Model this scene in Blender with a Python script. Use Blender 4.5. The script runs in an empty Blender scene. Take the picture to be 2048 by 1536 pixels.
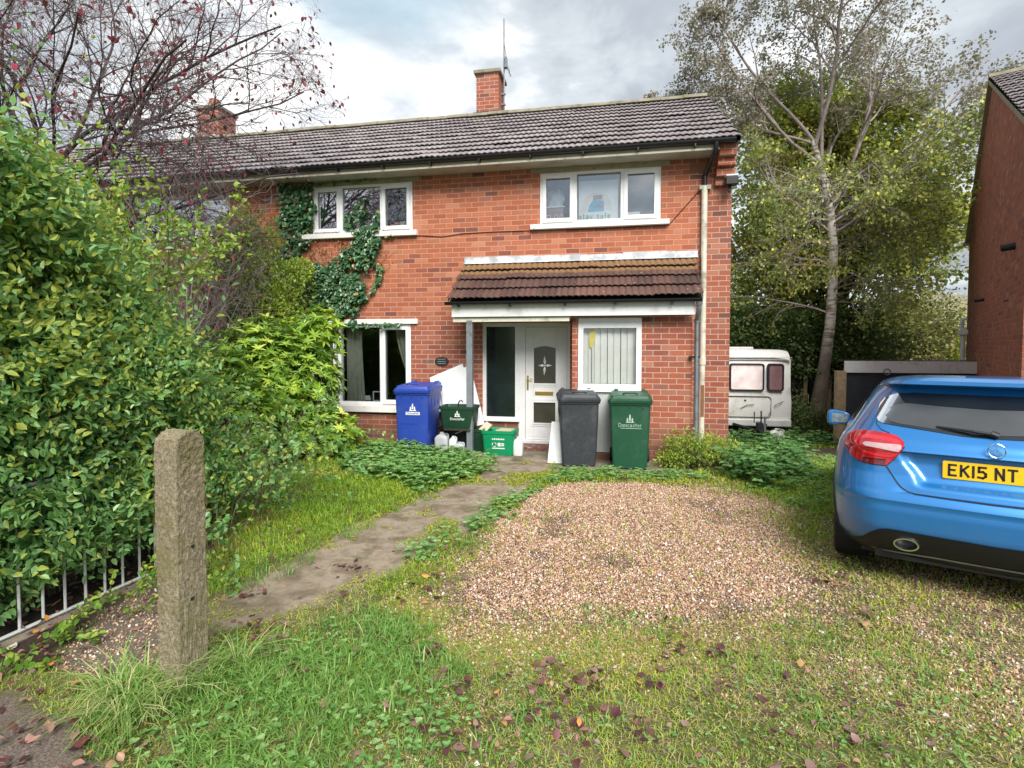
import bpy, bmesh, math, random
import numpy as np
from mathutils import Vector, Matrix

# ---------------------------------------------------------------- camera, sky, sun, exposure
S = bpy.context.scene
F_PX, EYE = 1080.0, 1.75
YAW = math.atan(F_PX / 5480.0)
PITCH = 0.0365
cam = bpy.data.cameras.new('camera')
cam_o = bpy.data.objects.new('camera', cam)
S.collection.objects.link(cam_o)
S.camera = cam_o
cam.sensor_width = 36.0
cam.lens = 36.0 * F_PX / 2048.0
cam.clip_start = 0.05
cam.clip_end = 2000.0
cam.shift_y = -(768.0 - (690.0 + F_PX * math.tan(PITCH))) / 2048.0
cam_o.location = (0, 0, EYE)
cam_o.rotation_euler = (math.pi / 2 - PITCH, 0, YAW)
S.render.resolution_x, S.render.resolution_y = 1024, 768
S.view_settings.view_transform = 'Standard'
S.view_settings.look = 'None'
S.view_settings.exposure = 1.16
S.view_settings.gamma = 1.0
S.render.engine = 'CYCLES'
S.cycles.max_bounces = 8
S.cycles.transparent_max_bounces = 12

SUN_EL, SUN_AZ = math.radians(42), math.radians(159)   # azimuth measured clockwise from +Y
W = bpy.data.worlds.new('World')
S.world = W
W.use_nodes = True
wn, wl = W.node_tree.nodes, W.node_tree.links
wn.clear()


class NT:
    """tiny node-building helper"""
    def __init__(s, tree):
        s.t = tree
        s.n = tree.nodes
        s.l = tree.links

    def new(s, typ, **kw):
        n = s.n.new(typ)
        for k, v in kw.items():
            setattr(n, k, v)
        return n

    def put(s, sock, v):
        if hasattr(v, 'is_output') or isinstance(v, bpy.types.NodeSocket):
            s.l.new(v, sock)
        else:
            if isinstance(v, (tuple, list)) and len(v) == 3 and sock.type == 'RGBA':
                v = tuple(v) + (1.0,)
            sock.default_value = v

    def m(s, op, a, b=None, c=None, clamp=False):
        n = s.new('ShaderNodeMath', operation=op, use_clamp=clamp)
        s.put(n.inputs[0], a)
        if b is not None: s.put(n.inputs[1], b)
        if c is not None: s.put(n.inputs[2], c)
        return n.outputs[0]

    def mix(s, fac, a, b, blend='MIX'):
        n = s.new('ShaderNodeMix', data_type='RGBA', blend_type=blend)
        s.put(n.inputs[0], fac)
        s.put(n.inputs[6], a)
        s.put(n.inputs[7], b)
        return n.outputs[2]

    def noise(s, vec, scale, detail=3.0, rough=0.5, dist=0.0, out=0):
        n = s.new('ShaderNodeTexNoise')
        if vec is not None: s.put(n.inputs['Vector'], vec)
        n.inputs['Scale'].default_value = scale
        n.inputs['Detail'].default_value = detail
        n.inputs['Roughness'].default_value = rough
        n.inputs['Distortion'].default_value = dist
        return n.outputs[out]

    def ramp(s, fac, stops, interp='LINEAR'):
        n = s.new('ShaderNodeValToRGB')
        cr = n.color_ramp
        cr.interpolation = interp
        while len(cr.elements) < len(stops): cr.elements.new(0.5)
        for e, (p, c) in zip(cr.elements, stops):
            e.position = p
            e.color = tuple(c) + (1.0,) if len(c) == 3 else c
        s.put(n.inputs[0], fac)
        return n.outputs[0]

    def sstep(s, v, a, b):
        n = s.new('ShaderNodeMapRange', interpolation_type='SMOOTHSTEP')
        s.put(n.inputs[0], v)
        n.inputs[1].default_value = a
        n.inputs[2].default_value = b
        return n.outputs[0]

    def vec(s, v, scale=(1, 1, 1), loc=(0, 0, 0), rot=(0, 0, 0)):
        n = s.new('ShaderNodeMapping')
        s.put(n.inputs[0], v)
        n.inputs['Location'].default_value = loc
        n.inputs['Rotation'].default_value = rot
        n.inputs['Scale'].default_value = scale
        return n.outputs[0]


w = NT(W.node_tree)
sky = w.new('ShaderNodeTexSky', sky_type='NISHITA')
sky.sun_disc = False
sky.sun_elevation = SUN_EL
sky.sun_rotation = SUN_AZ
sky.air_density = 1.2
sky.dust_density = 1.0
tc = w.new('ShaderNodeTexCoord')
sep = w.new('ShaderNodeSeparateXYZ')
wl.new(tc.outputs['Generated'], sep.inputs[0])
zc = w.m('MAXIMUM', w.m('ADD', sep.outputs[2], 0.16), 0.10)
px = w.m('DIVIDE', sep.outputs[0], zc)
py = w.m('DIVIDE', sep.outputs[1], zc)
cmb = w.new('ShaderNodeCombineXYZ')
wl.new(px, cmb.inputs[0]); wl.new(py, cmb.inputs[1])
cv = w.vec(cmb.outputs[0], loc=(3.1, 1.7, 0.0))
big = w.noise(cv, 1.15, 5.0, 0.55, 0.35)
fine = w.noise(cv, 3.4, 6.0, 0.6, 0.4)
dens = w.m('ADD', w.m('MULTIPLY', big, 0.68), w.m('MULTIPLY', fine, 0.32))
cloudcol = w.ramp(dens, [(0.37, (1.0, 1.0, 1.0)), (0.43, (0.80, 0.83, 0.86)), (0.48, (0.58, 0.625, 0.67)),
                         (0.55, (0.43, 0.47, 0.525)), (0.66, (0.33, 0.365, 0.42))])
hole = w.sstep(w.noise(w.vec(cmb.outputs[0], loc=(0.4, 7.3, 2.0)), 0.9, 4.0, 0.5, 0.2), 0.56, 0.76)
skyc = w.new('ShaderNodeMix', data_type='RGBA', blend_type='MULTIPLY')
skyc.inputs[0].default_value = 1.0
wl.new(sky.outputs[0], skyc.inputs[6])
skyc.inputs[7].default_value = (0.10, 0.10, 0.10, 1)
bluish = w.mix(0.55, skyc.outputs[2], (0.50, 0.72, 0.80))
allc = w.mix(hole, cloudcol, bluish)
bg = w.new('ShaderNodeBackground')
wl.new(allc, bg.inputs[0])
bg.inputs[1].default_value = 0.60
wo = w.new('ShaderNodeOutputWorld')
wl.new(bg.outputs[0], wo.inputs[0])

sun = bpy.data.lights.new('sun', 'SUN')
sun.energy = 2.4
sun.angle = math.radians(34)
sun.color = (1.0, 0.95, 0.88)
sun_o = bpy.data.objects.new('sun', sun)
S.collection.objects.link(sun_o)
sd = Vector((math.sin(SUN_AZ) * math.cos(SUN_EL), math.cos(SUN_AZ) * math.cos(SUN_EL), math.sin(SUN_EL)))
sun_o.rotation_euler = sd.to_track_quat('Z', 'Y').to_euler()
sun_o.location = (0, -4, 12)

# ---------------------------------------------------------------- objects and meshes
COL = S.collection
ORG = {}


def props(o, label=None, cat=None, group=None, kind=None):
    if label: o['label'] = label
    if cat: o['category'] = cat
    if group: o['group'] = group
    if kind: o['kind'] = kind
    return o


def thing(name, label, cat, loc=(0, 0, 0), rot=0.0, group=None, world=True):
    """Empty at the base of a thing; its parts are meshes parented to it.
    world=True: parts are given in world coordinates, else in the thing's own frame"""
    o = bpy.data.objects.new(name, None)
    COL.objects.link(o)
    o.location = loc
    o.rotation_euler = (0, 0, rot)
    o.empty_display_size = 0.2
    props(o, label, cat, group)
    ORG[o.name] = Vector(loc) if world else Vector((0, 0, 0))
    return o


def mesh_obj(name, V, Fc, mats, parent=None, smooth=False, attrs=None, fmat=None, org=None):
    me = bpy.data.meshes.new(name)
    V = np.asarray(V, dtype=np.float64).reshape(-1, 3)
    if parent is not None and org is None:
        org = ORG.get(parent.name, Vector((0, 0, 0)))
    if org is not None:
        V = V - np.array(org)
    if isinstance(Fc, np.ndarray):
        nf, k = Fc.shape
        me.vertices.add(len(V))
        me.vertices.foreach_set('co', V.astype(np.float32).ravel())
        me.loops.add(nf * k)
        me.loops.foreach_set('vertex_index', Fc.astype(np.int32).ravel())
        me.polygons.add(nf)
        me.polygons.foreach_set('loop_start', np.arange(0, nf * k, k, dtype=np.int32))
    else:
        me.from_pydata([tuple(v) for v in V], [], [tuple(f) for f in Fc])
    if not isinstance(mats, (list, tuple)): mats = [mats]
    for m in mats: me.materials.append(m)
    if fmat is not None:
        me.polygons.foreach_set('material_index', np.asarray(fmat, dtype=np.int32))
    me.polygons.foreach_set('use_smooth', np.full(len(me.polygons), bool(smooth)))
    if attrs:
        for an, arr in attrs.items():
            a = me.attributes.new(an, 'FLOAT', 'POINT')
            a.data.foreach_set('value', np.asarray(arr, dtype=np.float32))
    me.update(calc_edges=True)
    me.validate()
    o = bpy.data.objects.new(name, me)
    COL.objects.link(o)
    if parent is not None:
        o.parent = parent
        ORG[o.name] = org if org is not None else Vector((0, 0, 0))
    elif org is not None:
        o.location = org
    return o


class MB:
    """collects shapes, then links them as ONE mesh object"""
    def __init__(s):
        s.v, s.f = [], []

    def add(s, V, Fc):
        b = len(s.v)
        s.v += [tuple(p) for p in V]
        s.f += [tuple(i + b for i in f) for f in Fc]
        return s

    def box(s, x0, x1, y0, y1, z0, z1, ch=0.0):
        if ch <= 0:
            V = [(x, y, z) for z in (z0, z1) for y in (y0, y1) for x in (x0, x1)]
            return s.add(V, [(0, 2, 3, 1), (4, 5, 7, 6), (0, 1, 5, 4), (2, 6, 7, 3), (0, 4, 6, 2), (1, 3, 7, 5)])
        bm = bmesh.new()
        bmesh.ops.create_cube(bm, size=1.0)
        bmesh.ops.scale(bm, vec=(x1 - x0, y1 - y0, z1 - z0), verts=bm.verts)
        bmesh.ops.bevel(bm, geom=list(bm.edges), offset=ch, segments=2, affect='EDGES', profile=0.5)
        bmesh.ops.translate(bm, vec=((x0 + x1) / 2, (y0 + y1) / 2, (z0 + z1) / 2), verts=bm.verts)
        s.bm(bm)
        return s

    def bm(s, bm, M=None):
        bm.verts.index_update()
        V = [(M @ v.co if M else v.co)[:] for v in bm.verts]
        Fc = [[v.index for v in f.verts] for f in bm.faces]
        bm.free()
        return s.add(V, Fc)

    def tube(s, pts, rad, n=8, cap=True):
        pts = [Vector(p) for p in pts]
        if not isinstance(rad, (list, tuple)): rad = [rad] * len(pts)
        V, Fc = [], []
        up = None
        for i, p in enumerate(pts):
            a = pts[max(0, i - 1)]; b = pts[min(len(pts) - 1, i + 1)]
            d = (b - a).normalized() if (b - a).length > 1e-9 else Vector((0, 0, 1))
            if up is None:
                up = Vector((0, 0, 1)) if abs(d.z) < 0.9 else Vector((1, 0, 0))
            x = d.cross(up)
            if x.length < 1e-6: x = d.cross(Vector((0, 1, 0)))
            x.normalize(); y = x.cross(d).normalized(); up = y
            for k in range(n):
                t = 2 * math.pi * k / n
                V.append((p + (x * math.cos(t) + y * math.sin(t)) * rad[i])[:])
        for i in range(len(pts) - 1):
            for k in range(n):
                k2 = (k + 1) % n
                Fc.append((i * n + k, i * n + k2, (i + 1) * n + k2, (i + 1) * n + k))
        if cap:
            Fc.append(tuple(range(n - 1, -1, -1)))
            Fc.append(tuple((len(pts) - 1) * n + k for k in range(n)))
        return s.add(V, Fc)

    def lathe(s, prof, c=(0, 0, 0), n=20, axis='z'):
        V, Fc = [], []
        for r, h in prof:
            for k in range(n):
                t = 2 * math.pi * k / n
                a, b = r * math.cos(t), r * math.sin(t)
                q = (a, b, h) if axis == 'z' else ((a, h, b) if axis == 'y' else (h, a, b))
                V.append((c[0] + q[0], c[1] + q[1], c[2] + q[2]))
        for i in range(len(prof) - 1):
            for k in range(n):
                k2 = (k + 1) % n
                Fc.append((i * n + k, i * n + k2, (i + 1) * n + k2, (i + 1) * n + k))
        Fc.append(tuple(range(n - 1, -1, -1)))
        Fc.append(tuple((len(prof) - 1) * n + k for k in range(n)))
        return s.add(V, Fc)

    def prism(s, poly, a, b, axis='y'):
        """poly of 2D points extruded from a to b along axis"""
        n = len(poly)
        def P(p, h):
            return (p[0], h, p[1]) if axis == 'y' else ((h, p[0], p[1]) if axis == 'x' else (p[0], p[1], h))
        V = [P(p, a) for p in poly] + [P(p, b) for p in poly]
        Fc = [tuple(range(n)), tuple(range(2 * n - 1, n - 1, -1))]
        Fc += [(i, i + n, (i + 1) % n + n, (i + 1) % n) for i in range(n)]
        return s.add(V, Fc)

    def xform(s, M):
        s.v = [(M @ Vector(p))[:] for p in s.v]
        return s

    def build(s, name, mat, parent=None, smooth=False, org=None, weld=False):
        me_o = mesh_obj(name, s.v, s.f, mat, parent, smooth, org=org)
        bm = bmesh.new()
        bm.from_mesh(me_o.data)
        bmesh.ops.recalc_face_normals(bm, faces=bm.faces)
        bm.to_mesh(me_o.data)
        bm.free()
        if smooth:
            try:
                me_o.data.set_sharp_from_angle(angle=math.radians(38))
            except Exception:
                pass
        return me_o


def rrect(x0, x1, z0, z1, r, n=5):
    P = []
    for cx_, cz_, a0 in ((x1 - r, z0 + r, -90), (x1 - r, z1 - r, 0), (x0 + r, z1 - r, 90), (x0 + r, z0 + r, 180)):
        for i in range(n + 1):
            a = math.radians(a0 + 90 * i / n)
            P.append((cx_ + r * math.cos(a), cz_ + r * math.sin(a)))
    return P


def ring_prism(mb, outer, inner, a, b, axis='y'):
    """frame between two loops with the same number of points"""
    n = len(outer)
    def P(p, h):
        return (p[0], h, p[1]) if axis == 'y' else ((h, p[0], p[1]) if axis == 'x' else (p[0], p[1], h))
    V = [P(p, a) for p in outer] + [P(p, a) for p in inner] + [P(p, b) for p in outer] + [P(p, b) for p in inner]
    Fc = []
    for i in range(n):
        j = (i + 1) % n
        Fc += [(i, j, n + j, n + i), (2 * n + i, 3 * n + i, 3 * n + j, 2 * n + j), (i, 2 * n + i, 2 * n + j, j), (n + i, n + j, 3 * n + j, 3 * n + i)]
    mb.add(V, Fc)


# ---- stroke lettering: flat ribbons in a (u, v) plane
GL = {
 'A': (1.0, [[(0, 0), (.5, 1), (1, 0)], [(.2, .35), (.8, .35)]]), 'D': (1.0, [[(0, 0), (0, 1), (.6, 1), (1, .7), (1, .3), (.6, 0), (0, 0)]]),
 'E': (.9, [[(.9, 0), (0, 0), (0, 1), (.9, 1)], [(0, .52), (.75, .52)]]), 'K': (1.0, [[(0, 0), (0, 1)], [(.95, 1), (.05, .48)], [(.3, .6), (1, 0)]]),
 'N': (1.0, [[(0, 0), (0, 1), (1, 0), (1, 1)]]), 'T': (1.0, [[(0, 1), (1, 1)], [(.5, 1), (.5, 0)]]),
 '1': (.3, [[(.15, 0), (.15, 1)]]), '5': (1.0, [[(.95, 1), (.08, 1), (.08, .55), (.6, .6), (.97, .42), (.97, .16), (.6, 0), (0, .05)]]),
 '2': (1.0, [[(0, .8), (.3, 1), (.8, 1), (1, .75), (.9, .5), (0, 0), (1, 0)]]),
 'o': (.75, [[(.2, 0), (0, .2), (0, .45), (.2, .65), (.5, .65), (.7, .45), (.7, .2), (.5, 0), (.2, 0)]]),
 'n': (.75, [[(0, 0), (0, .65)], [(0, .45), (.25, .65), (.55, .65), (.7, .45), (.7, 0)]]),
 'c': (.7, [[(.68, .55), (.5, .65), (.2, .65), (0, .45), (0, .2), (.2, 0), (.5, 0), (.68, .1)]]),
 'a': (.75, [[(.08, .6), (.3, .66), (.6, .6), (.68, .45), (.68, 0)], [(.68, .35), (.2, .35), (0, .2), (.1, 0), (.45, 0), (.68, .15)]]),
 's': (.65, [[(.6, .58), (.4, .65), (.1, .62), (.05, .45), (.55, .28), (.6, .1), (.4, 0), (0, .05)]]),
 't': (.5, [[(.2, .95), (.2, .1), (.35, 0), (.5, .05)], [(0, .65), (.48, .65)]]),
 'e': (.7, [[(0, .35), (.68, .35), (.65, .5), (.45, .65), (.2, .65), (0, .45), (0, .2), (.2, 0), (.5, 0), (.66, .1)]]),
 'r': (.5, [[(0, 0), (0, .65)], [(0, .4), (.2, .62), (.48, .65)]]), 'y': (.75, [[(0, .65), (.38, .05)], [(.72, .65), (.38, .05), (.15, -.3)]]),
 'f': (.5, [[(.5, .95), (.3, 1), (.2, .85), (.2, 0)], [(0, .6), (.45, .6)]]),
 ' ': (.45, []), "'": (.2, [[(.1, 1), (.05, .8)]]),
}


def strokes(mb, text, u0, v0, h, wid, place, sp=.28, cw=.66, t=0.0):
    """ribbon letters; place(u, v) -> 3D point. returns final u"""
    u = u0
    for ch in text:
        wdt, ls = GL[ch]
        for poly in ls:
            pts = [(u + p[0] * h * cw, v0 + p[1] * h) for p in poly]
            for (a, b) in zip(pts[:-1], pts[1:]):
                dx, dy = b[0] - a[0], b[1] - a[1]
                L = math.hypot(dx, dy) or 1e-9
                ex, ey = dx / L * wid * .42, dy / L * wid * .42
                nx, ny = -dy / L * wid / 2, dx / L * wid / 2
                q = [(a[0] - ex + nx, a[1] - ey + ny), (a[0] - ex - nx, a[1] - ey - ny), (b[0] + ex - nx, b[1] + ey - ny), (b[0] + ex + nx, b[1] + ey + ny)]
                mb.add([place(*p) for p in q], [(0, 1, 2, 3)])
        u += (wdt * cw + sp) * h
    return u


def text_width(text, h, sp=.28, cw=.66):
    return sum((GL[c][0] * cw + sp) * h for c in text) - sp * h
# ---------------------------------------------------------------- materials
MATS = {}


def mat(name):
    m = bpy.data.materials.new(name)
    m.use_nodes = True
    t = NT(m.node_tree)
    t.bsdf = t.n['Principled BSDF']
    t.out = t.n['Material Output']
    MATS[name] = m
    return m, t


def plain(name, col, rough=.5, metal=0.0, var=.12, vs=6.0, bump=0.0, bs=60.0, spec=.5, coat=0.0, dirt=None, ds=2.5, dth=(.5, .7)):
    """one-colour paint, plastic or metal with a little wear"""
    m, t = mat(name)
    g = t.new('ShaderNodeTexCoord').outputs['Object']
    n = t.noise(g, vs, 5.0, .6)
    c2 = tuple(max(0, c * (1 - var)) for c in col)
    c1 = tuple(min(1, c * (1 + var)) for c in col)
    c = t.ramp(n, [(.3, c2), (.7, c1)])
    if dirt:
        f = t.sstep(t.noise(g, ds, 6.0, .65), *dth)
        c = t.mix(f, c, dirt)
    t.put(t.bsdf.inputs['Base Color'], c)
    t.bsdf.inputs['Roughness'].default_value = rough
    t.bsdf.inputs['Metallic'].default_value = metal
    t.bsdf.inputs['Specular IOR Level'].default_value = spec
    t.bsdf.inputs['Coat Weight'].default_value = coat
    if bump:
        b = t.new('ShaderNodeBump')
        b.inputs['Strength'].default_value = bump
        b.inputs['Distance'].default_value = .01
        t.put(b.inputs['Height'], t.noise(g, bs, 4.0, .6))
        t.put(t.bsdf.inputs['Normal'], b.outputs[0])
    return m


def brick(name, axis=0, warm=0.0, bl=.229, bh=.0836, grime=.35, mortar=(.50, .36, .30)):
    m, t = mat(name)
    g = t.new('ShaderNodeTexCoord').outputs['Object']
    jit = t.noise(g, 9.0, 3.0, .6, out=1)
    sc = t.new('ShaderNodeVectorMath', operation='SCALE')
    sub = t.new('ShaderNodeVectorMath', operation='SUBTRACT')
    t.put(sub.inputs[0], jit); sub.inputs[1].default_value = (.5, .5, .5)
    t.put(sc.inputs[0], sub.outputs[0]); sc.inputs[3].default_value = .008
    ad = t.new('ShaderNodeVectorMath', operation='ADD')
    t.put(ad.inputs[0], g); t.put(ad.inputs[1], sc.outputs[0])
    sp = t.new('ShaderNodeSeparateXYZ'); t.put(sp.inputs[0], ad.outputs[0])
    v = t.m('DIVIDE', t.m('ADD', sp.outputs[2], 50 * bh), bh)
    row = t.m('FLOOR', v)
    u = t.m('ADD', t.m('DIVIDE', t.m('ADD', sp.outputs[axis], 40.0), bl), t.m('MULTIPLY', t.m('MODULO', row, 2.0), .5))
    col = t.m('FLOOR', u)
    fu, fv = t.m('FRACT', u), t.m('FRACT', v)
    du = t.m('MULTIPLY', t.m('MINIMUM', fu, t.m('SUBTRACT', 1.0, fu)), bl)
    dv = t.m('MULTIPLY', t.m('MINIMUM', fv, t.m('SUBTRACT', 1.0, fv)), bh)
    d = t.m('MINIMUM', du, dv)
    mort = t.m('SUBTRACT', 1.0, t.sstep(t.m('ADD', d, t.m('MULTIPLY', t.m('SUBTRACT', t.noise(g, 45.0, 2.0), .5), .004)), .0042, .0085))
    cmb = t.new('ShaderNodeCombineXYZ')
    t.put(cmb.inputs[0], col); t.put(cmb.inputs[1], row)
    wn_ = t.new('ShaderNodeTexWhiteNoise', noise_dimensions='3D'); t.put(wn_.inputs[0], cmb.outputs[0])
    idv = wn_.outputs[0]
    orange = t.ramp(idv, [(0, (.42, .138, .070)), (.22, (.36, .104, .052)), (.45, (.47, .165, .085)), (.65, (.32, .090, .047)), (.82, (.50, .21, .12)), (.94, (.27, .085, .052)), (1, (.18, .066, .05))])
    deep = t.ramp(idv, [(0, (.31, .085, .048)), (.25, (.36, .105, .055)), (.45, (.28, .075, .046)), (.6, (.39, .13, .070)), (.75, (.23, .065, .046)), (.88, (.42, .18, .11)), (1, (.14, .055, .045))])
    big = t.noise(g, .55, 4.0, .6, .3)
    if warm > 0:   # tone goes paler and more orange towards the upper courses
        geo = t.new('ShaderNodeNewGeometry')
        sz = t.new('ShaderNodeSeparateXYZ'); t.put(sz.inputs[0], geo.outputs['Position'])
        hh = t.m('ADD', sz.outputs[2], t.m('MULTIPLY', t.m('SUBTRACT', big, .5), 1.2))
        hh = t.m('ADD', hh, t.m('MULTIPLY', t.m('SUBTRACT', idv, .5), .9))
        wf = t.m('MULTIPLY', t.sstep(hh, 1.7, 2.75), warm)
        # top courses and the right-hand pier are darker again
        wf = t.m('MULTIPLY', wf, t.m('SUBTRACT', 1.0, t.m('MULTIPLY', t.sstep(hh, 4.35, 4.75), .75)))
        wf = t.m('MULTIPLY', wf, t.m('SUBTRACT', 1.0, t.m('MULTIPLY', t.sstep(t.m('ADD', sz.outputs[0], t.m('MULTIPLY', idv, .2)), 1.15, 1.5), .72)))
    else:
        wf = t.m('MULTIPLY', t.sstep(big, .45, .75), .35)
    c = t.mix(wf, deep, orange)
    c = t.mix(t.m('MULTIPLY', t.sstep(t.noise(g, 38.0, 4.0, .7), .45, .8), .45), c, t.mix(.5, c, (.10, .04, .03)))
    c = t.mix(t.m('MULTIPLY', t.sstep(t.noise(g, 3.2, 6.0, .7), .55, .85), grime), c, (.16, .085, .06))
    c = t.mix(t.m('MULTIPLY', t.sstep(t.noise(g, 6.5, 7.0, .75), .64, .78), .32), c, (.55, .40, .34))
    st_ = t.noise(t.vec(g, (1, 1, .10) if axis == 0 else (1, 1, .10)), 3.4, 5.0, .65)
    c = t.mix(t.m('MULTIPLY', t.sstep(st_, .50, .72), .38), c, t.mix(.5, c, (.07, .045, .03)))
    c = t.mix(t.m('MULTIPLY', t.sstep(t.noise(t.vec(g, (1, 1, .22)), 5.2, 6.0, .7), .62, .74), .30), c, (.62, .50, .43))
    geo2 = t.new('ShaderNodeNewGeometry')
    sz2 = t.new('ShaderNodeSeparateXYZ'); t.put(sz2.inputs[0], geo2.outputs['Position'])
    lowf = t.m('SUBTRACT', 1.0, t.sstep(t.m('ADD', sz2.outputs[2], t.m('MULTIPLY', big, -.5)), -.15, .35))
    mc = t.mix(wf, mortar, (.56, .28, .185))
    c = t.mix(mort, c, t.mix(t.m('MULTIPLY', t.noise(g, 14.0, 3.0), .35), mc, (.3, .17, .13)))
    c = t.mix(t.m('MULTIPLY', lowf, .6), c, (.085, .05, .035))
    t.put(t.bsdf.inputs['Base Color'], c)
    t.bsdf.inputs['Roughness'].default_value = .88
    b = t.new('ShaderNodeBump')
    b.inputs['Strength'].default_value = .55
    b.inputs['Distance'].default_value = .008
    h = t.m('ADD', t.m('MULTIPLY', mort, -.8), t.m('MULTIPLY', t.noise(g, 60.0, 4.0, .7), .35))
    h = t.m('ADD', h, t.m('MULTIPLY', idv, .25))
    t.put(b.inputs['Height'], h)
    t.put(t.bsdf.inputs['Normal'], b.outputs[0])
    return m


def leafmat(name, stops, rough=.5, trans=.35, spec=.4, yellow=None):
    """leaves: colour picked per leaf from the 'rnd' attribute"""
    m, t = mat(name)
    a = t.new('ShaderNodeAttribute', attribute_name='rnd').outputs['Fac']
    c = t.ramp(a, stops)
    if yellow:
        geo = t.new('ShaderNodeNewGeometry')
        f = t.sstep(t.noise(geo.outputs['Position'], yellow[1], 2.0), yellow[2], yellow[3])
        c = t.mix(t.m('MULTIPLY', f, .85), c, yellow[0])
    t.put(t.bsdf.inputs['Base Color'], c)
    t.bsdf.inputs['Roughness'].default_value = rough
    t.bsdf.inputs['Specular IOR Level'].default_value = spec
    tr = t.new('ShaderNodeBsdfTranslucent')
    t.put(tr.inputs[0], t.mix(.35, c, (.30, .42, .04)) if trans > .2 else c)
    mx = t.new('ShaderNodeMixShader')
    mx.inputs[0].default_value = trans
    t.l.new(t.bsdf.outputs[0], mx.inputs[1])
    t.l.new(tr.outputs[0], mx.inputs[2])
    t.l.new(mx.outputs[0], t.out.inputs[0])
    return m


def glassmat(name, tint=(.75, .8, .8), refl=.18, clear=True, body=(.02, .025, .03), rough=.02, wav=.35):
    m, t = mat(name)
    g = t.new('ShaderNodeTexCoord').outputs['Object']
    gl = t.new('ShaderNodeBsdfGlossy')
    gl.inputs['Roughness'].default_value = rough
    gl.inputs[0].default_value = (.95, .97, 1, 1)
    b = t.new('ShaderNodeBump'); b.inputs['Strength'].default_value = wav; b.inputs['Distance'].default_value = .004
    t.put(b.inputs['Height'], t.noise(g, 2.2, 2.0))
    t.put(gl.inputs['Normal'], b.outputs[0])
    fr = t.new('ShaderNodeLayerWeight'); fr.inputs[0].default_value = .25
    fac = t.m('ADD', t.m('MULTIPLY', fr.outputs['Fresnel'], .9), refl, clamp=True)
    if clear:
        base = t.new('ShaderNodeBsdfTransparent'); base.inputs[0].default_value = tuple(tint) + (1,)
    else:
        base = t.new('ShaderNodeBsdfDiffuse')
        t.put(base.inputs[0], t.ramp(t.noise(g, 2.6, 3.0), [(.35, body), (.7, tuple(c * 1.8 for c in body))]))
    mx = t.new('ShaderNodeMixShader')
    t.put(mx.inputs[0], fac)
    t.l.new(base.outputs[0], mx.inputs[1]); t.l.new(gl.outputs[0], mx.inputs[2])
    t.l.new(mx.outputs[0], t.out.inputs[0])
    return m


brick('brick_front', 0, warm=1.0)
brick('brick_bay', 0, warm=0.0, mortar=(.56, .36, .29))
brick('brick_side', 1, warm=0.0, grime=.6)
brick('brick_brown', 1, warm=0.0, grime=1.0, mortar=(.26, .14, .095))
brick('brick_far', 0, warm=0.0, grime=.8, mortar=(.30, .17, .12))
brick('brick_chimney', 0, warm=0.0, grime=.5)
plain('upvc', (.80, .82, .83), .3, var=.05, dirt=(.55, .57, .55), ds=5, dth=(.55, .9))
plain('upvc_door', (.72, .73, .74), .35, var=.05, dirt=(.5, .5, .5), ds=4, dth=(.55, .9))
plain('white_paint', (.78, .78, .76), .5, var=.06, bump=.2, dirt=(.30, .28, .22), ds=14, dth=(.62, .72))
plain('fascia_white', (.74, .76, .76), .5, var=.06, dirt=(.55, .56, .55), ds=3)
plain('soffit_cream', (.42, .40, .33), .7, var=.15, bump=.15, dirt=(.22, .20, .13), ds=3, dth=(.45, .75))
plain('lintel_stone', (.30, .28, .19), .85, var=.25, bump=.4, dirt=(.12, .12, .07), ds=6)
plain('cream_paint', (.62, .60, .50), .6, var=.1, dirt=(.34, .31, .24), ds=5)
plain('black_gutter', (.012, .012, .014), .35, var=.3)
plain('grey_steel', (.23, .26, .29), .45, metal=.3, var=.12, dirt=(.16, .14, .12), ds=9)
plain('lead_sheet', (.42, .45, .48), .45, metal=.25, var=.35, vs=4, bump=.2, dirt=(.72, .74, .76), ds=5, dth=(.42, .6))
plain('gold', (.55, .38, .10), .3, metal=.9)
plain('chrome', (.75, .76, .78), .12, metal=1.0, var=.02)
plain('dark_slate', (.02, .022, .022), .5, bump=.2)
plain('black_rubber', (.012, .012, .013), .75)
plain('black_plastic', (.0055, .006, .007), .5, var=.2)
plain('room_dark', (.018, .022, .02), .9)
plain('room_grey', (.20, .22, .25), .9)
plain('curtain_cream', (.42, .40, .33), .9, var=.15, vs=12)
plain('vertical_blind', (.82, .83, .79), .85, var=.06)
plain('yellow_print', (.75, .62, .05), .6)
plain('bin_blue', (.018, .055, .36), .42, var=.12, vs=30, bump=.25, bs=260, dirt=(.05, .085, .30), ds=3.2, dth=(.48, .78))
plain('bin_charcoal', (.030, .036, .044), .5, var=.25, vs=20, bump=.3, bs=260, dirt=(.085, .09, .095), ds=3.2, dth=(.48, .78))
plain('bin_green', (.008, .075, .036), .45, var=.15, vs=30, bump=.3, bs=260, dirt=(.05, .11, .07), ds=3.2, dth=(.48, .78))
plain('box_green', (.0, .25, .10), .45, var=.08)
plain('box_dark_green', (.008, .045, .022), .5, var=.15)
plain('print_white', (.72, .74, .74), .6, var=.08)
plain('print_pale_green', (.36, .48, .40), .6, var=.15)
plain('board_white', (.80, .82, .84), .45, var=.04, dirt=(.6, .62, .63), ds=2)
plain('jug_white', (.70, .73, .72), .3, var=.08)
plain('jug_grey', (.42, .44, .46), .4, var=.15)
m, t = mat('concrete_post')
g = t.new('ShaderNodeTexCoord').outputs['Object']
c = t.ramp(t.noise(g, 70.0, 5.0, .8), [(.3, (.09, .075, .045)), (.5, (.29, .24, .16)), (.68, (.50, .44, .32))])
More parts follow.
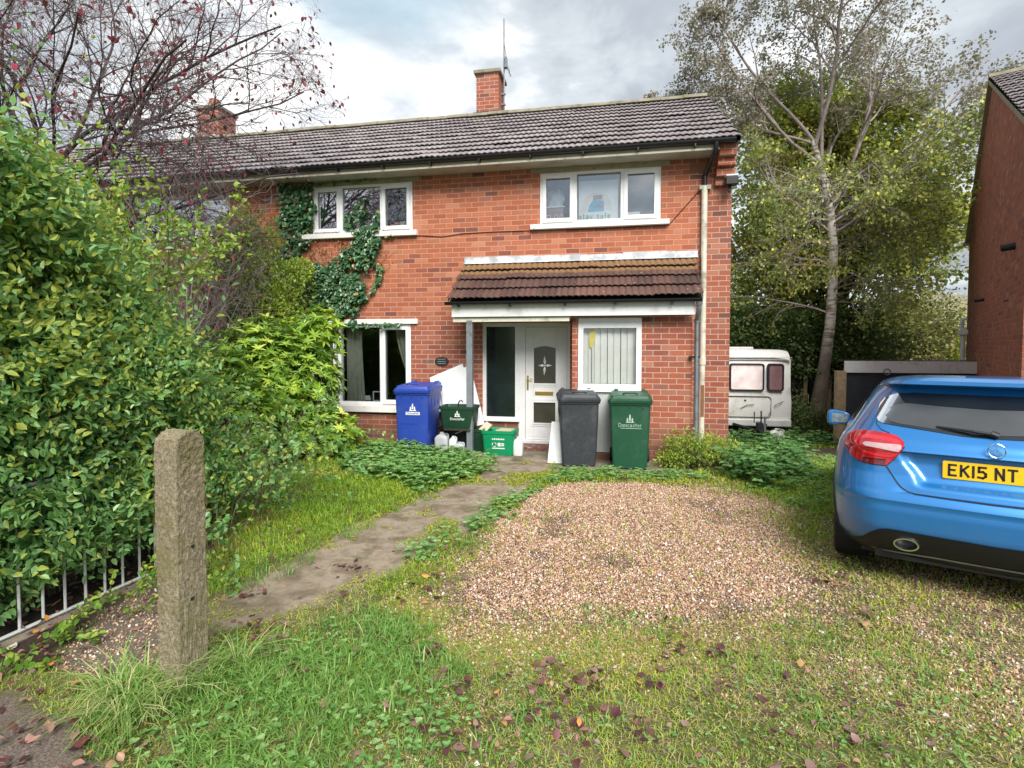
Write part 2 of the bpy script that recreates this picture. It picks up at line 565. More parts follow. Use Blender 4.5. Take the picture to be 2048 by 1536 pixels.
c = t.mix(t.m('MULTIPLY', t.sstep(t.noise(g, 7.0, 6.0, .7), .42, .62), .75), c, (.20, .18, .075))
c = t.mix(t.m('MULTIPLY', t.sstep(t.noise(t.vec(g, (1, 1, .12)), 26.0, 4.0, .7), .60, .70), .55), c, (.50, .47, .34))
c = t.mix(t.m('MULTIPLY', t.sstep(t.noise(g, 130.0, 3.0, .6), .66, .74), .8), c, (.66, .62, .52))
c = t.mix(t.m('MULTIPLY', t.sstep(t.noise(g, 16.0, 5.0, .75), .56, .70), .55), c, (.05, .04, .025))
t.put(t.bsdf.inputs['Base Color'], c); t.bsdf.inputs['Roughness'].default_value = .95
b = t.new('ShaderNodeBump'); b.inputs['Strength'].default_value = 1.0; b.inputs['Distance'].default_value = .012
t.put(b.inputs['Height'], t.noise(g, 80.0, 5.0, .8)); t.put(t.bsdf.inputs['Normal'], b.outputs[0])
plain('concrete', (.25, .21, .16), .9, var=.3, vs=8, bump=.7, bs=50, dirt=(.10, .085, .05), ds=3, dth=(.42, .66))
plain('timber_pale', (.36, .28, .17), .85, var=.25, vs=10, bump=.4)
plain('timber_dark', (.035, .03, .022), .9, var=.3)
plain('panel_slate', (.032, .040, .052), .7, var=.2, bump=.2)
plain('panel_grey', (.50, .53, .52), .6, var=.06)
plain('railing_white', (.62, .64, .64), .5, var=.08, dirt=(.25, .17, .10), ds=14, dth=(.6, .75))
plain('twig_purple', (.185, .15, .16), .8, var=.25)
plain('bark_dark', (.065, .045, .045), .9, var=.4, vs=16, bump=.6)
plain('twig_grey', (.27, .225, .21), .85, var=.3)
plain('twig_brown', (.12, .09, .055), .85, var=.3)
plain('caravan_white', (.70, .71, .69), .4, var=.05, dirt=(.50, .50, .45), ds=2)
plain('caravan_trim', (.55, .56, .55), .4)
plain('rust', (.22, .10, .05), .8)
plain('door_step', (.16, .07, .05), .9, var=.4, vs=18, bump=.6, dirt=(.55, .42, .38), ds=16, dth=(.55, .65))
plain('banner_paper', (.74, .78, .77), .8, var=.04)
plain('paint_cream', (.72, .66, .58), .8)
plain('paint_blue', (.10, .36, .52), .8)
plain('paint_brown', (.30, .22, .18), .8)
plain('paint_green', (.16, .40, .30), .8)
plain('cardboard', (.55, .48, .36), .8)
plain('pink_fabric', (.55, .30, .26), .9)
plain('plastic_bag', (.62, .65, .68), .5)

# birch bark: pale with dark scars
m, t = mat('birch_bark')
g = t.new('ShaderNodeTexCoord').outputs['Object']
c = t.ramp(t.noise(t.vec(g, (1, 1, 3.5)), 3.0, 5.0, .65), [(.3, (.05, .04, .035)), (.42, (.20, .17, .14)), (.52, (.50, .47, .42)), (.8, (.62, .60, .55))])
geo = t.new('ShaderNodeNewGeometry'); sz = t.new('ShaderNodeSeparateXYZ'); t.put(sz.inputs[0], geo.outputs['Position'])
c = t.mix(t.m('SUBTRACT', 1.0, t.sstep(t.m('ADD', sz.outputs[2], t.noise(g, 2.0, 2.0)), 1.2, 3.4)), c, t.mix(t.noise(g, 4.0, 3.0), (.03, .025, .02), (.24, .19, .14)))
t.put(t.bsdf.inputs['Base Color'], c); t.bsdf.inputs['Roughness'].default_value = .85
b = t.new('ShaderNodeBump'); b.inputs['Distance'].default_value = .03; t.put(b.inputs['Height'], t.noise(g, 5.0, 4.0)); t.put(t.bsdf.inputs['Normal'], b.outputs[0])

# concrete roof tiles
def tilemat(name, stops, mosscol, moss=(.5, .7), rough=.42, lichen=.0):
    m, t = mat(name)
    g = t.new('ShaderNodeTexCoord').outputs['Object']
    a = t.new('ShaderNodeAttribute', attribute_name='rnd').outputs['Fac']
    c = t.ramp(a, stops)
    c = t.mix(t.m('MULTIPLY', t.noise(g, 14.0, 5.0, .7), .35), c, (.03, .025, .025))
    mo = t.new('ShaderNodeAttribute', attribute_name='moss').outputs['Fac']
    f = t.sstep(t.m('ADD', t.noise(g, 4.5, 6.0, .7), mo), *moss)
    c = t.mix(f, c, mosscol)
    if lichen:
        vo = t.new('ShaderNodeTexVoronoi'); vo.inputs['Scale'].default_value = 9.0; t.put(vo.inputs['Vector'], g)
        lf = t.m('MULTIPLY', t.m('LESS_THAN', vo.outputs['Distance'], .10), t.m('GREATER_THAN', t.noise(g, 5.0, 2.0), .5))
        c = t.mix(t.m('MULTIPLY', lf, lichen), c, (.5, .46, .36))
    t.put(t.bsdf.inputs['Base Color'], c)
    t.put(t.bsdf.inputs['Roughness'], t.m('ADD', t.m('MULTIPLY', f, .4), rough))
    b = t.new('ShaderNodeBump'); b.inputs['Strength'].default_value = .4; b.inputs['Distance'].default_value = .01
    t.put(b.inputs['Height'], t.noise(g, 50.0, 4.0, .7)); t.put(t.bsdf.inputs['Normal'], b.outputs[0])
    return m


tilemat('roof_tile', [(0, (.27, .235, .24)), (.5, (.35, .31, .315)), (1, (.43, .39, .395))], (.13, .115, .05), (.72, .95), .34)
tilemat('porch_tile', [(0, (.075, .042, .036)), (.5, (.11, .060, .050)), (.8, (.14, .075, .060)), (.985, (.15, .08, .062)), (1, (.32, .14, .11))], (.22, .125, .055), (.70, .95), .55, .8)
plain('ridge_tile', (.24, .22, .16), .8, var=.25, bump=.5, dirt=(.13, .13, .06), ds=5)

# foliage
leafmat('leaf_hedge', [(0, (0.035, 0.092, 0.035)), (0.35, (0.076, 0.2, 0.058)), (0.7, (0.162, 0.356, 0.11)), (0.93, (0.277, 0.497, 0.185)), (1, (0.439, 0.518, 0.104))], .34, .38, .6)
leafmat('leaf_lime', [(0, (0.125, 0.275, 0.037)), (0.5, (0.3, 0.45, 0.075)), (0.85, (0.5, 0.562, 0.112)), (1, (0.625, 0.55, 0.075))], .45, .4)
leafmat('leaf_rhodo', [(0, (0.112, 0.244, 0.034)), (0.4, (0.281, 0.469, 0.056)), (0.8, (0.506, 0.675, 0.085)), (1, (0.675, 0.787, 0.15))], .35, .3, .5)
leafmat('leaf_shrub', [(0, (0.09, 0.18, 0.036)), (0.5, (0.234, 0.36, 0.054)), (1, (0.468, 0.576, 0.09))], .5, .35)
leafmat('leaf_dull', [(0, (0.08, 0.08, 0.045)), (0.5, (0.16, 0.144, 0.08)), (1, (0.272, 0.24, 0.128))], .6, .2)
leafmat('leaf_ivy', [(0, (0.023, 0.079, 0.031)), (0.5, (0.052, 0.146, 0.059)), (0.85, (0.14, 0.247, 0.09)), (1, (0.468, 0.292, 0.113))], .28, .12, .6)
leafmat('leaf_ivy_dead', [(0, (0.264, 0.12, 0.042)), (0.6, (0.432, 0.216, 0.072)), (1, (0.504, 0.324, 0.12))], .8, .2, .2)
leafmat('leaf_plum', [(0, (0.099, 0.014, 0.033)), (0.6, (0.198, 0.022, 0.048)), (1, (0.36, 0.036, 0.068))], .5, .25)
leafmat('leaf_birch', [(0, (0.174, 0.148, 0.144)), (0.4, (0.295, 0.257, 0.216)), (0.75, (0.416, 0.383, 0.325)), (1, (0.52, 0.498, 0.469))], .5, .3)
leafmat('leaf_birch_green', [(0, (0.111, 0.144, 0.056)), (0.5, (0.243, 0.276, 0.111)), (0.9, (0.376, 0.376, 0.155)), (1, (0.663, 0.486, 0.111))], .5, .35)
leafmat('leaf_autumn', [(0, (0.129, 0.195, 0.054)), (0.45, (0.31, 0.39, 0.098)), (0.8, (0.619, 0.603, 0.155)), (0.93, (0.85, 0.816, 0.14)), (1, (0.85, 0.85, 0.105))], .5, .35, yellow=((.26, .20, .045), .55, .52, .72))
leafmat('leaf_dark', [(0, (0.033, 0.063, 0.022)), (0.5, (0.08, 0.135, 0.041)), (1, (0.192, 0.247, 0.068))], .5, .25)
leafmat('leaf_far', [(0, (0.13, 0.156, 0.052)), (0.5, (0.247, 0.26, 0.091)), (1, (0.39, 0.351, 0.104))], .6, .3)
leafmat('leaf_clover', [(0, (.09, .24, .05)), (.5, (.21, .42, .12)), (1, (.40, .58, .24))], .45, .35)
leafmat('leaf_nettle', [(0, (0.053, 0.15, 0.045)), (0.5, (0.12, 0.285, 0.083)), (1, (0.24, 0.42, 0.135))], .5, .3)
leafmat('grass_blade', [(0, (0.156, 0.314, 0.031)), (0.4, (0.27, 0.47, 0.043)), (0.7, (0.457, 0.596, 0.055)), (0.88, (0.684, 0.659, 0.094)), (1, (0.85, 0.722, 0.312))], .45, .4)
leafmat('grass_long', [(0, (0.115, 0.264, 0.05)), (0.5, (0.216, 0.422, 0.086)), (0.85, (0.432, 0.581, 0.187)), (1, (0.792, 0.726, 0.403))], .42, .4)
leafmat('moss_tuft', [(0, (0.172, 0.235, 0.024)), (0.5, (0.356, 0.414, 0.042)), (1, (0.554, 0.524, 0.096))], .7, .3)
leafmat('litter', [(0, (.05, .02, .022)), (.22, (.10, .035, .038)), (.38, (.19, .10, .085)), (.52, (.30, .20, .17)), (.64, (.16, .05, .055)), (.76, (.38, .20, .18)), (.88, (.42, .26, .14)), (.94, (.62, .26, .05)), (.975, (.68, .42, .10)), (1, (.66, .62, .52))], .45, .12, .5)
plain('straw', (.42, .34, .17), .8, var=.4, vs=9)
leafmat('pebble', [(0, (0.196, 0.1, 0.054)), (0.2, (0.441, 0.253, 0.138)), (0.45, (0.612, 0.412, 0.26)), (0.65, (0.49, 0.279, 0.192)), (0.82, (0.734, 0.559, 0.398)), (1, (0.765, 0.75, 0.734))], .6, .0, .4)

glassmat('pane_dark', (.80, .84, .84), .04)
glassmat('pane_clear', (.95, .96, .96), .03)
glassmat('pane_upper', (.93, .95, .97), .16, wav=.15)
glassmat('pane_upper_left', (.4, .45, .5), .68, wav=.1)
glassmat('pane_obscure', clear=False, body=(.03, .028, .02), refl=.06, rough=.18)
glassmat('pane_black', clear=False, body=(.008, .013, .014), refl=.03, rough=.12)
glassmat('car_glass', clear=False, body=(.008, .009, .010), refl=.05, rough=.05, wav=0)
glassmat('car_glass_painted_reflection', clear=False, body=(.030, .033, .035), refl=.05, rough=.30, wav=0)  # paler rear glass; its upper edge paints in the spoiler's dark reflection
glassmat('caravan_pane', clear=False, body=(.88, .74, .76), refl=.22, rough=.08)
glassmat('caravan_pane_dark', clear=False, body=(.19, .11, .12), refl=.15, rough=.1)

m, t = mat('car_paint')
g = t.new('ShaderNodeTexCoord').outputs['Object']
fl = t.noise(g, 900.0, 1.0)
sz = t.new('ShaderNodeSeparateXYZ'); t.put(sz.inputs[0], g)
dust = t.m('MULTIPLY', t.m('SUBTRACT', 1.0, t.sstep(t.m('ADD', sz.outputs[2], t.m('MULTIPLY', t.noise(g, 6.0, 5.0, .7), .25)), .28, .80)), .30)
t.put(t.bsdf.inputs['Base Color'], t.mix(dust, t.ramp(fl, [(.3, (.008, .135, .41)), (.7, (.017, .21, .55))]), (.10, .10, .10)))
t.put(t.bsdf.inputs['Coat Weight'], t.m('SUBTRACT', 1.0, dust))
t.bsdf.inputs['Metallic'].default_value = .35
t.bsdf.inputs['Roughness'].default_value = .42
t.bsdf.inputs['Coat Roughness'].default_value = .07
plain('lamp_red', (.42, .003, .012), .12, var=.25, vs=9, coat=1.0)
plain('lamp_red_bright', (.72, .02, .035), .12, var=.1, coat=1.0)
plain('lamp_deep', (.10, .002, .006), .15, coat=1.0)
plain('lamp_clear', (.52, .34, .35), .12, coat=1.0, var=.2, vs=30)
plain('plate_yellow', (.80, .50, .01), .35, var=.05, dirt=(.55, .36, .05), ds=14, dth=(.6, .8))
plain('plate_black', (.01, .01, .01), .5)
plain('shut_line', (.004, .008, .02), .6)
plain('mirror_glass', (.30, .36, .38), .05, metal=.9, var=.5, vs=16)
plain('emblem', (.42, .62, .75), .15, metal=.9)
M = MATS
# ---------------------------------------------------------------- ground
RNG = np.random.default_rng(7)


def vnoise(x, y, sc=1.0, seed=0):
    x = np.asarray(x, float) * sc; y = np.asarray(y, float) * sc
    xi = np.floor(x).astype(np.int64); yi = np.floor(y).astype(np.int64)
    fx = x - xi; fy = y - yi
    fx = fx * fx * (3 - 2 * fx); fy = fy * fy * (3 - 2 * fy)
    def h(a, b):
        n = (a * 374761393 + b * 668265263 + seed * 1442695041) & 0x7fffffff
        n = ((n ^ (n >> 13)) * 1274126177) & 0x7fffffff
        return ((n ^ (n >> 16)) & 0xffff) / 65535.0
    return (h(xi, yi) * (1 - fx) + h(xi + 1, yi) * fx) * (1 - fy) + (h(xi, yi + 1) * (1 - fx) + h(xi + 1, yi + 1) * fx) * fy


def fbm(x, y, sc=1.0, seed=0, o=3):
    s, a, tot = 0, 1.0, 0
    for i in range(o):
        s = s + a * vnoise(x, y, sc * 2 ** i, seed + i * 17); tot += a; a *= .5
    return s / tot


def smooth(v, a, b):
    t = np.clip((np.asarray(v, float) - a) / (b - a), 0, 1)
    return t * t * (3 - 2 * t)


def sdist(poly, x, y):
    """signed distance to a polygon, positive inside"""
    x = np.asarray(x, float); y = np.asarray(y, float)
    d = np.full(x.shape, 1e9); ins = np.zeros(x.shape, bool)
    n = len(poly)
    for i in range(n):
        x0, y0 = poly[i]; x1, y1 = poly[(i + 1) % n]
        ex, ey = x1 - x0, y1 - y0
        t = np.clip(((x - x0) * ex + (y - y0) * ey) / (ex * ex + ey * ey + 1e-12), 0, 1)
        d = np.minimum(d, np.hypot(x - x0 - t * ex, y - y0 - t * ey))
        c = ((y0 > y) != (y1 > y)) & (x < (x1 - x0) * (y - y0) / (y1 - y0 + 1e-12) + x0)
        ins ^= c
    return np.where(ins, d, -d)


PATH = [(-0.88, 8.07), (-1.0, 6.5), (-1.24, 5.44), (-1.40, 4.59), (-1.64, 4.05), (-1.80, 3.62), (-1.96, 3.30), (-2.12, 3.02), (-2.35, 2.80), (-2.68, 2.95), (-2.72, 3.3), (-2.60, 3.83), (-2.50, 4.34), (-2.42, 5.06), (-2.2, 5.94), (-1.9, 7.13), (-1.86, 8.1)]
GRAVEL = [(-0.71, 6.73), (-1.04, 5.76), (-1.22, 4.7), (-1.16, 3.99), (-1.04, 3.51), (-0.85, 3.27), (-0.47, 3.29), (-0.04, 3.3), (0.52, 3.51), (1.07, 3.82), (1.42, 4.15), (1.59, 4.63), (1.7, 5.48), (1.64, 6.29), (1.3, 6.96), (0.41, 7.11)]
GRAVEL2 = [(0.46, 3.53), (1.5, 4.7), (2.2, 5.6), (3.6, 6.0), (3.9, 4.0), (2.58, 3.16), (1.3, 2.75), (0.58, 2.95)]
MOSS = [(-1.23, 3.4), (-0.85, 3.27), (-0.04, 3.28), (0.83, 3.61), (0.92, 3.28), (0.18, 2.94), (-0.63, 2.87), (-1.07, 2.94)]
CLOVER1 = [(-4.11, 7.59), (-3.44, 8.2), (-2.0, 7.75), (-1.72, 7.18), (-2.01, 6.28), (-2.24, 5.76), (-2.97, 6.09), (-3.6, 6.5)]
CLOVER2 = [(-0.81, 7.5), (1.11, 7.6), (1.17, 7.2), (-0.66, 6.85), (-1.14, 5.38), (-1.32, 4.56), (-1.49, 4.13), (-1.69, 4.19), (-1.33, 5.52), (-1.02, 6.5)]
LAWN = [(-1.87, 7.9), (-1.79, 6.89), (-2.07, 5.74), (-2.28, 4.89), (-2.33, 4.19), (-2.39, 3.7), (-2.47, 3.33), (-2.85, 3.3), (-3.45, 3.9), (-4.6, 5.09), (-4.8, 5.97), (-4.9, 8.9), (-2.64, 8.9), (-2.62, 7.95)]
PAVE = [(-5.5, 2.05), (-2.9, 2.12), (-2.42, 2.03), (-2.04, 1.75), (-1.75, 1.33), (-1.4, .5), (-6, .5)]
AGG = [(-2.98, 2.30), (-3.2, 2.55), (-3.42, 3.35), (-2.66, 3.05), (-2.42, 2.48), (-2.58, 2.32)]
LONG = [(-2.5, 2.10), (-2.35, 2.35), (-2.15, 2.65), (-1.8, 2.95), (-1.35, 3.15), (-1.02, 2.8), (-0.67, 2.08), (-0.9, 1.3), (-1.89, 1.64)]
DIRT = [(1.5, 12.4), (5.2, 13.0), (4.4, 10.4), (2.9, 9.2), (1.77, 9.6)]
NETTLE = [(1.74, 9.1), (2.98, 9.71), (2.64, 8.17), (1.89, 6.95), (1.42, 7.35)]
HEDGEBED = [(-2.95, 2.3), (-3.15, 2.6), (-3.35, 3.4), (-3.3, 3.9), (-4.4, 5.1), (-4.7, 6.2), (-4.6, 8.9), (-9, 8.9), (-9, 1.2), (-4.5, 2.1)]
BINSLAB = [(-1.0, 8.5), (-.95, 7.55), (.6, 7.42), (1.1, 7.7), (1.1, 8.5)]


def hgt(x, y):
    x = np.asarray(x, float); y = np.asarray(y, float)
    right = smooth(x, 1.0, 2.0)
    zr = np.interp(y, [-50, 0, 4.2, 7.5, 9.2, 15, 30, 400], [.02, .06, .07, -.03, -.10, -.75, -1.1, -1.6])
    zl = np.interp(y, [-50, 1.0, 2.2, 14, 40, 400], [-.06, -.04, 0, 0, -.6, -1.6])
    lawn = .085 * smooth(sdist(LAWN, x, y), .05, .55)
    z = zl * (1 - right) + zr * right + lawn
    near = smooth(60 - np.hypot(x, y), 0, 40)
    z = z + (fbm(x, y, 1.7, 3) - .5) * .035 * near * (1 - smooth(sdist(PATH, x, y), -.05, .1)) * (1 - smooth(sdist(BINSLAB, x, y), -.05, .1))
    z = z + (fbm(x, y, .02, 9) - .5) * 2.0 * smooth(np.hypot(x, y), 60, 200)
    return z


def gline(a, b, st, far):
    c = list(np.arange(a, b, st))
    lo, hi, s_ = [], [], st
    x = a
    while x > -far:
        s_ *= 1.35; x -= s_; lo.append(x)
    s_ = st; x = c[-1]
    while x < far:
        s_ *= 1.35; x += s_; hi.append(x)
    return np.array(lo[::-1] + c + hi)


gx, gy = gline(-5.2, 5.0, .045, 600), gline(1.1, 10.5, .045, 600)
X, Y = np.meshgrid(gx, gy)
x, y = X.ravel(), Y.ravel()
wob = (fbm(x, y, 3.0, 5) - .5) * .34 + (fbm(x, y, 1.1, 6) - .5) * .55
zone = {}
zone['path'] = smooth(sdist(PATH, x, y) + wob * .45, -.03, .05)
gsd = sdist(GRAVEL, x, y) + wob
zone['gravel'] = np.maximum(smooth(gsd, -.30, .18), .65 * smooth(sdist(GRAVEL2, x, y) + wob * 1.4, -.3, .1))
zone['pave'] = np.maximum(smooth(sdist(PAVE, x, y) + wob * .5, -.05, .05), .9 * smooth(sdist(AGG, x, y) + wob * .35, -.04, .06))
zone['bed'] = smooth(sdist(HEDGEBED, x, y) + wob * .5, -.08, .1)
zone['dirt'] = np.maximum(smooth(sdist(DIRT, x, y) + wob * 2.0, -.3, .2), smooth(y, 10.5, 12) * .6)
zone['mossy'] = smooth(sdist(MOSS, x, y) + wob * 1.5, -.2, .15)
nx_, ny_ = len(gx), len(gy)
ii, jj = np.meshgrid(np.arange(nx_ - 1), np.arange(ny_ - 1))
a = (jj * nx_ + ii).ravel()
FC = np.stack([a, a + 1, a + nx_ + 1, a + nx_], 1)

m, t = mat('ground_soil')
g = t.new('ShaderNodeNewGeometry').outputs['Position']
def at(nm): return t.new('ShaderNodeAttribute', attribute_name=nm).outputs['Fac']
n1 = t.noise(g, 3.0, 6.0, .65)
n2 = t.noise(g, 26.0, 5.0, .7)
n3 = t.noise(g, 90.0, 3.0, .7)
base = t.ramp(n2, [(.3, (.050, .048, .018)), (.5, (.085, .10, .026)), (.7, (.13, .16, .032))])
base = t.mix(t.sstep(n1, .45, .65), base, t.ramp(n3, [(.3, (.10, .085, .045)), (.7, (.20, .17, .09))]))
mossc = t.ramp(n3, [(.3, (.12, .12, .03)), (.5, (.22, .22, .045)), (.7, (.34, .28, .13))])
base = t.mix(at('mossy'), base, mossc)
dirt = t.ramp(n2, [(.3, (.045, .032, .018)), (.55, (.095, .065, .038)), (.75, (.17, .13, .08))])
base = t.mix(at('dirt'), base, dirt)
base = t.mix(at('bed'), base, t.ramp(n3, [(.3, (.018, .012, .008)), (.6, (.045, .028, .018)), (.8, (.10, .06, .035))]))
vo = t.new('ShaderNodeTexVoronoi'); vo.inputs['Scale'].default_value = 105.0; t.put(vo.inputs['Vector'], g)
wsep = t.new('ShaderNodeSeparateColor'); t.put(wsep.inputs[0], vo.outputs['Color'])
peb = t.ramp(wsep.outputs[0], [(0, (.20, .12, .08)), (.3, (.42, .27, .19)), (.6, (.56, .40, .29)), (.85, (.36, .22, .17)), (1, (.72, .62, .52))])
peb = t.mix(t.sstep(vo.outputs['Distance'], .3, .6), peb, (.05, .03, .02))
gf = t.m('MULTIPLY', at('gravel'), t.sstep(t.m('ADD', at('gravel'), t.m('SUBTRACT', n1, .5)), .28, .55), clamp=True)
base = t.mix(gf, base, peb)
conc = t.ramp(n1, [(.25, (.13, .10, .065)), (.42, (.24, .185, .13)), (.55, (.42, .34, .26)), (.68, (.26, .215, .155)), (.8, (.15, .125, .075))])
conc = t.mix(t.sstep(t.noise(g, 9.0, 6.0, .75), .50, .66), conc, (.30, .23, .16))
conc = t.mix(t.m('MULTIPLY', n3, .40), conc, (.06, .048, .03))
conc = t.mix(t.sstep(t.noise(g, 1.3, 5.0, .7), .60, .72), conc, (.36, .33, .30))
conc = t.mix(t.m('MULTIPLY', t.sstep(t.noise(g, 5.0, 6.0, .7), .50, .68), .7), conc, (.10, .115, .035))
base = t.mix(at('path'), base, conc)
pv = t.ramp(n3, [(.35, (.07, .055, .045)), (.5, (.15, .115, .10)), (.62, (.22, .17, .14)), (.75, (.42, .36, .30))])
base = t.mix(at('pave'), base, t.mix(t.sstep(n1, .55, .7), pv, (.09, .085, .04)))
t.put(t.bsdf.inputs['Base Color'], base)
t.put(t.bsdf.inputs['Roughness'], t.m('SUBTRACT', .92, t.m('MULTIPLY', at('path'), .12)))
b = t.new('ShaderNodeBump'); b.inputs['Strength'].default_value = .8; b.inputs['Distance'].default_value = .018
t.put(b.inputs['Height'], t.m('ADD', t.m('MULTIPLY', n2, .8), t.m('MULTIPLY', n3, .4)))
t.put(t.bsdf.inputs['Normal'], b.outputs[0])
go = mesh_obj('ground', np.stack([x, y, hgt(x, y)], 1), FC, M['ground_soil'], smooth=True, attrs=zone)
props(go, kind='structure')


# ---------------------------------------------------------------- leaves, blades, stones scattered as big meshes
def leaf_mesh(P, D, N, L, Wd, fold=.22, curl=0.0, seed=0):
    """P bases, D directions, N approx normals, L lengths, Wd widths -> (V, F) six-point leaves"""
    D = D / (np.linalg.norm(D, axis=1, keepdims=True) + 1e-9)
    Sd = np.cross(D, N); Sd /= (np.linalg.norm(Sd, axis=1, keepdims=True) + 1e-9)
    Nn = np.cross(Sd, D)
    L = np.broadcast_to(np.asarray(L, float), (len(P),))[:, None]
    Wd = np.broadcast_to(np.asarray(Wd, float), (len(P),))[:, None] / 2
    up = Nn * (Wd * fold * 2)
    c = -Nn * L * curl
    pts = [P, P + D * L * .30 + Sd * Wd * .95 + up, P + D * L * .68 + Sd * Wd * .75 + up + c * .4, P + D * L + c,
           P + D * L * .68 - Sd * Wd * .75 + up + c * .4, P + D * L * .30 - Sd * Wd * .95 + up]
    V = np.stack(pts, 1).reshape(-1, 3)
    b = np.arange(len(P))[:, None] * 6
    Fq = np.concatenate([b + np.array([[0, 1, 2, 3]]), b + np.array([[0, 3, 4, 5]])], 0)
    return V, Fq


def dia_mesh(P, D, N, L, Wd):
    """cheap four-point leaves for far crowns"""
    D = D / (np.linalg.norm(D, axis=1, keepdims=True) + 1e-9)
    Sd = np.cross(D, N); Sd /= (np.linalg.norm(Sd, axis=1, keepdims=True) + 1e-9)
    L = np.broadcast_to(np.asarray(L, float), (len(P),))[:, None]
    Wd = np.broadcast_to(np.asarray(Wd, float), (len(P),))[:, None] / 2
    V = np.stack([P, P + D * L * .45 + Sd * Wd, P + D * L, P + D * L * .45 - Sd * Wd], 1).reshape(-1, 3)
    b = np.arange(len(P))[:, None] * 4
    return V, b + np.array([[0, 1, 2, 3]])


def unit(n, rng=RNG):
    v = rng.normal(size=(n, 3))
    return v / np.linalg.norm(v, axis=1, keepdims=True)


def scatter(n, box, dens, rng=RNG):
    x0, x1, y0, y1 = box
    x = rng.uniform(x0, x1, n); y = rng.uniform(y0, y1, n)
    k = rng.random(n) < dens(x, y)
    return x[k], y[k]


def in_view(x, y, pad=.12):
    cy_, sy_ = math.cos(YAW), math.sin(YAW)
    dep = -sy_ * x + cy_ * y; lat = cy_ * x + sy_ * y
    return (dep > .8) & (np.abs(lat / np.maximum(dep, .01)) < 1024 / F_PX + pad + .5 / np.maximum(dep, .3))


def grass_mesh(x, y, h, wd, lean, rng=RNG):
    n = len(x)
    z = hgt(x, y) - .006
    az = rng.uniform(0, 2 * math.pi, n)
    d = np.stack([np.cos(az), np.sin(az), np.zeros(n)], 1)
    s = np.stack([-np.sin(az + rng.normal(0, .6, n)), np.cos(az), np.zeros(n)], 1) * (wd / 2)[:, None]
    P = np.stack([x, y, z], 1)
    up = np.array([0, 0, 1.0])
    b1 = P + up * (h * .55)[:, None] + d * (h * lean * .28)[:, None]
    tip = P + up * (h * (1 - .35 * lean))[:, None] + d * (h * lean)[:, None]
    V = np.stack([P - s, P + s, b1 + s * .8, b1 - s * .8, tip], 1).reshape(-1, 3)
    b = np.arange(n)[:, None] * 5
    F1 = b + np.array([[0, 1, 2, 3]])
    return V, F1, b + np.array([[3, 2, 4]])


def mixed_faces(F4, F3):
    return [tuple(f) for f in F4.tolist()] + [tuple(f) for f in F3.tolist()]


def mesh_mixed(name, V, F4, F3, mt, attrs):
    me = bpy.data.meshes.new(name)
    me.vertices.add(len(V)); me.vertices.foreach_set('co', V.astype(np.float32).ravel())
    nl = F4.size + F3.size
    me.loops.add(nl); me.loops.foreach_set('vertex_index', np.concatenate([F4.ravel(), F3.ravel()]).astype(np.int32))
    me.polygons.add(len(F4) + len(F3))
    me.polygons.foreach_set('loop_start', np.concatenate([np.arange(0, F4.size, 4), F4.size + np.arange(0, F3.size, 3)]).astype(np.int32))
    me.materials.append(mt)
    for an, arr in attrs.items():
        a_ = me.attributes.new(an, 'FLOAT', 'POINT'); a_.data.foreach_set('value', arr.astype(np.float32))
    me.update(calc_edges=True); me.validate()
    o = bpy.data.objects.new(name, me); COL.objects.link(o)
    return o


def bare(x, y):
    """1 where nothing grows"""
    b_ = smooth(sdist(PATH, x, y) + (fbm(x, y, 3.0, 5) - .5) * .15, -.05, .04)
    b_ = np.maximum(b_, smooth(sdist(PAVE, x, y) + (fbm(x, y, 3.0, 5) - .5) * .2, -.03, .05))
    b_ = np.maximum(b_, smooth(sdist(AGG, x, y), -.02, .06))
    b_ = np.maximum(b_, smooth(sdist(BINSLAB, x, y), -.05, .05))
    b_ = np.maximum(b_, smooth(sdist(HEDGEBED, x, y), -.1, .1))
    b_ = np.maximum(b_, ((y > 7.9) & (x > -2.65) & (x < 1.75)).astype(float))
    b_ = np.maximum(b_, ((y > 8.95) & (x < 1.75)).astype(float))
    return b_


def grav(x, y):
    wob = (fbm(x, y, 3.0, 5) - .5) * .34 + (fbm(x, y, 1.1, 6) - .5) * .55
    soft = np.maximum(smooth(x, .6, 1.4), 1 - smooth(y, 3.6, 4.4)) * .32
    return smooth((sdist(GRAVEL, x, y) + wob + soft * .3) / (.12 + soft), -1.0, 1.0)


def grav2(x, y):
    wob = (fbm(x, y, 3.0, 5) - .5) * .34 + (fbm(x, y, 1.1, 6) - .5) * .55
    return smooth(sdist(GRAVEL2, x, y) + wob * 1.4, -.3, .1)


def patch(x, y, lo=.42, hi=.58, sc=1.9, seed=31):
    return smooth(fbm(x, y, sc, seed, 3), lo, hi)


# short grass, denser near the camera
def d_short(x, y):
    v = in_view(x, y)
    p = .42 + .58 * patch(x, y)
    p = np.where(sdist(LAWN, x, y) > -.1, .95, p)
    p = p * (1 - bare(x, y)) * (1 - .96 * grav(x, y)) * (1 - .55 * grav2(x, y))
    p = p * (1 - .65 * smooth(sdist(MOSS, x, y), -.2, .1)) * (1 - .9 * smooth(sdist(DIRT, x, y), -.3, .3))
    far = np.where(sdist(LAWN, x, y) > 0, np.clip((3.6 / np.maximum(y, 1.5)) ** .9, .3, 1), np.clip((3.0 / np.maximum(y, 1.5)) ** 1.3, .12, 1))
    return p * v * far


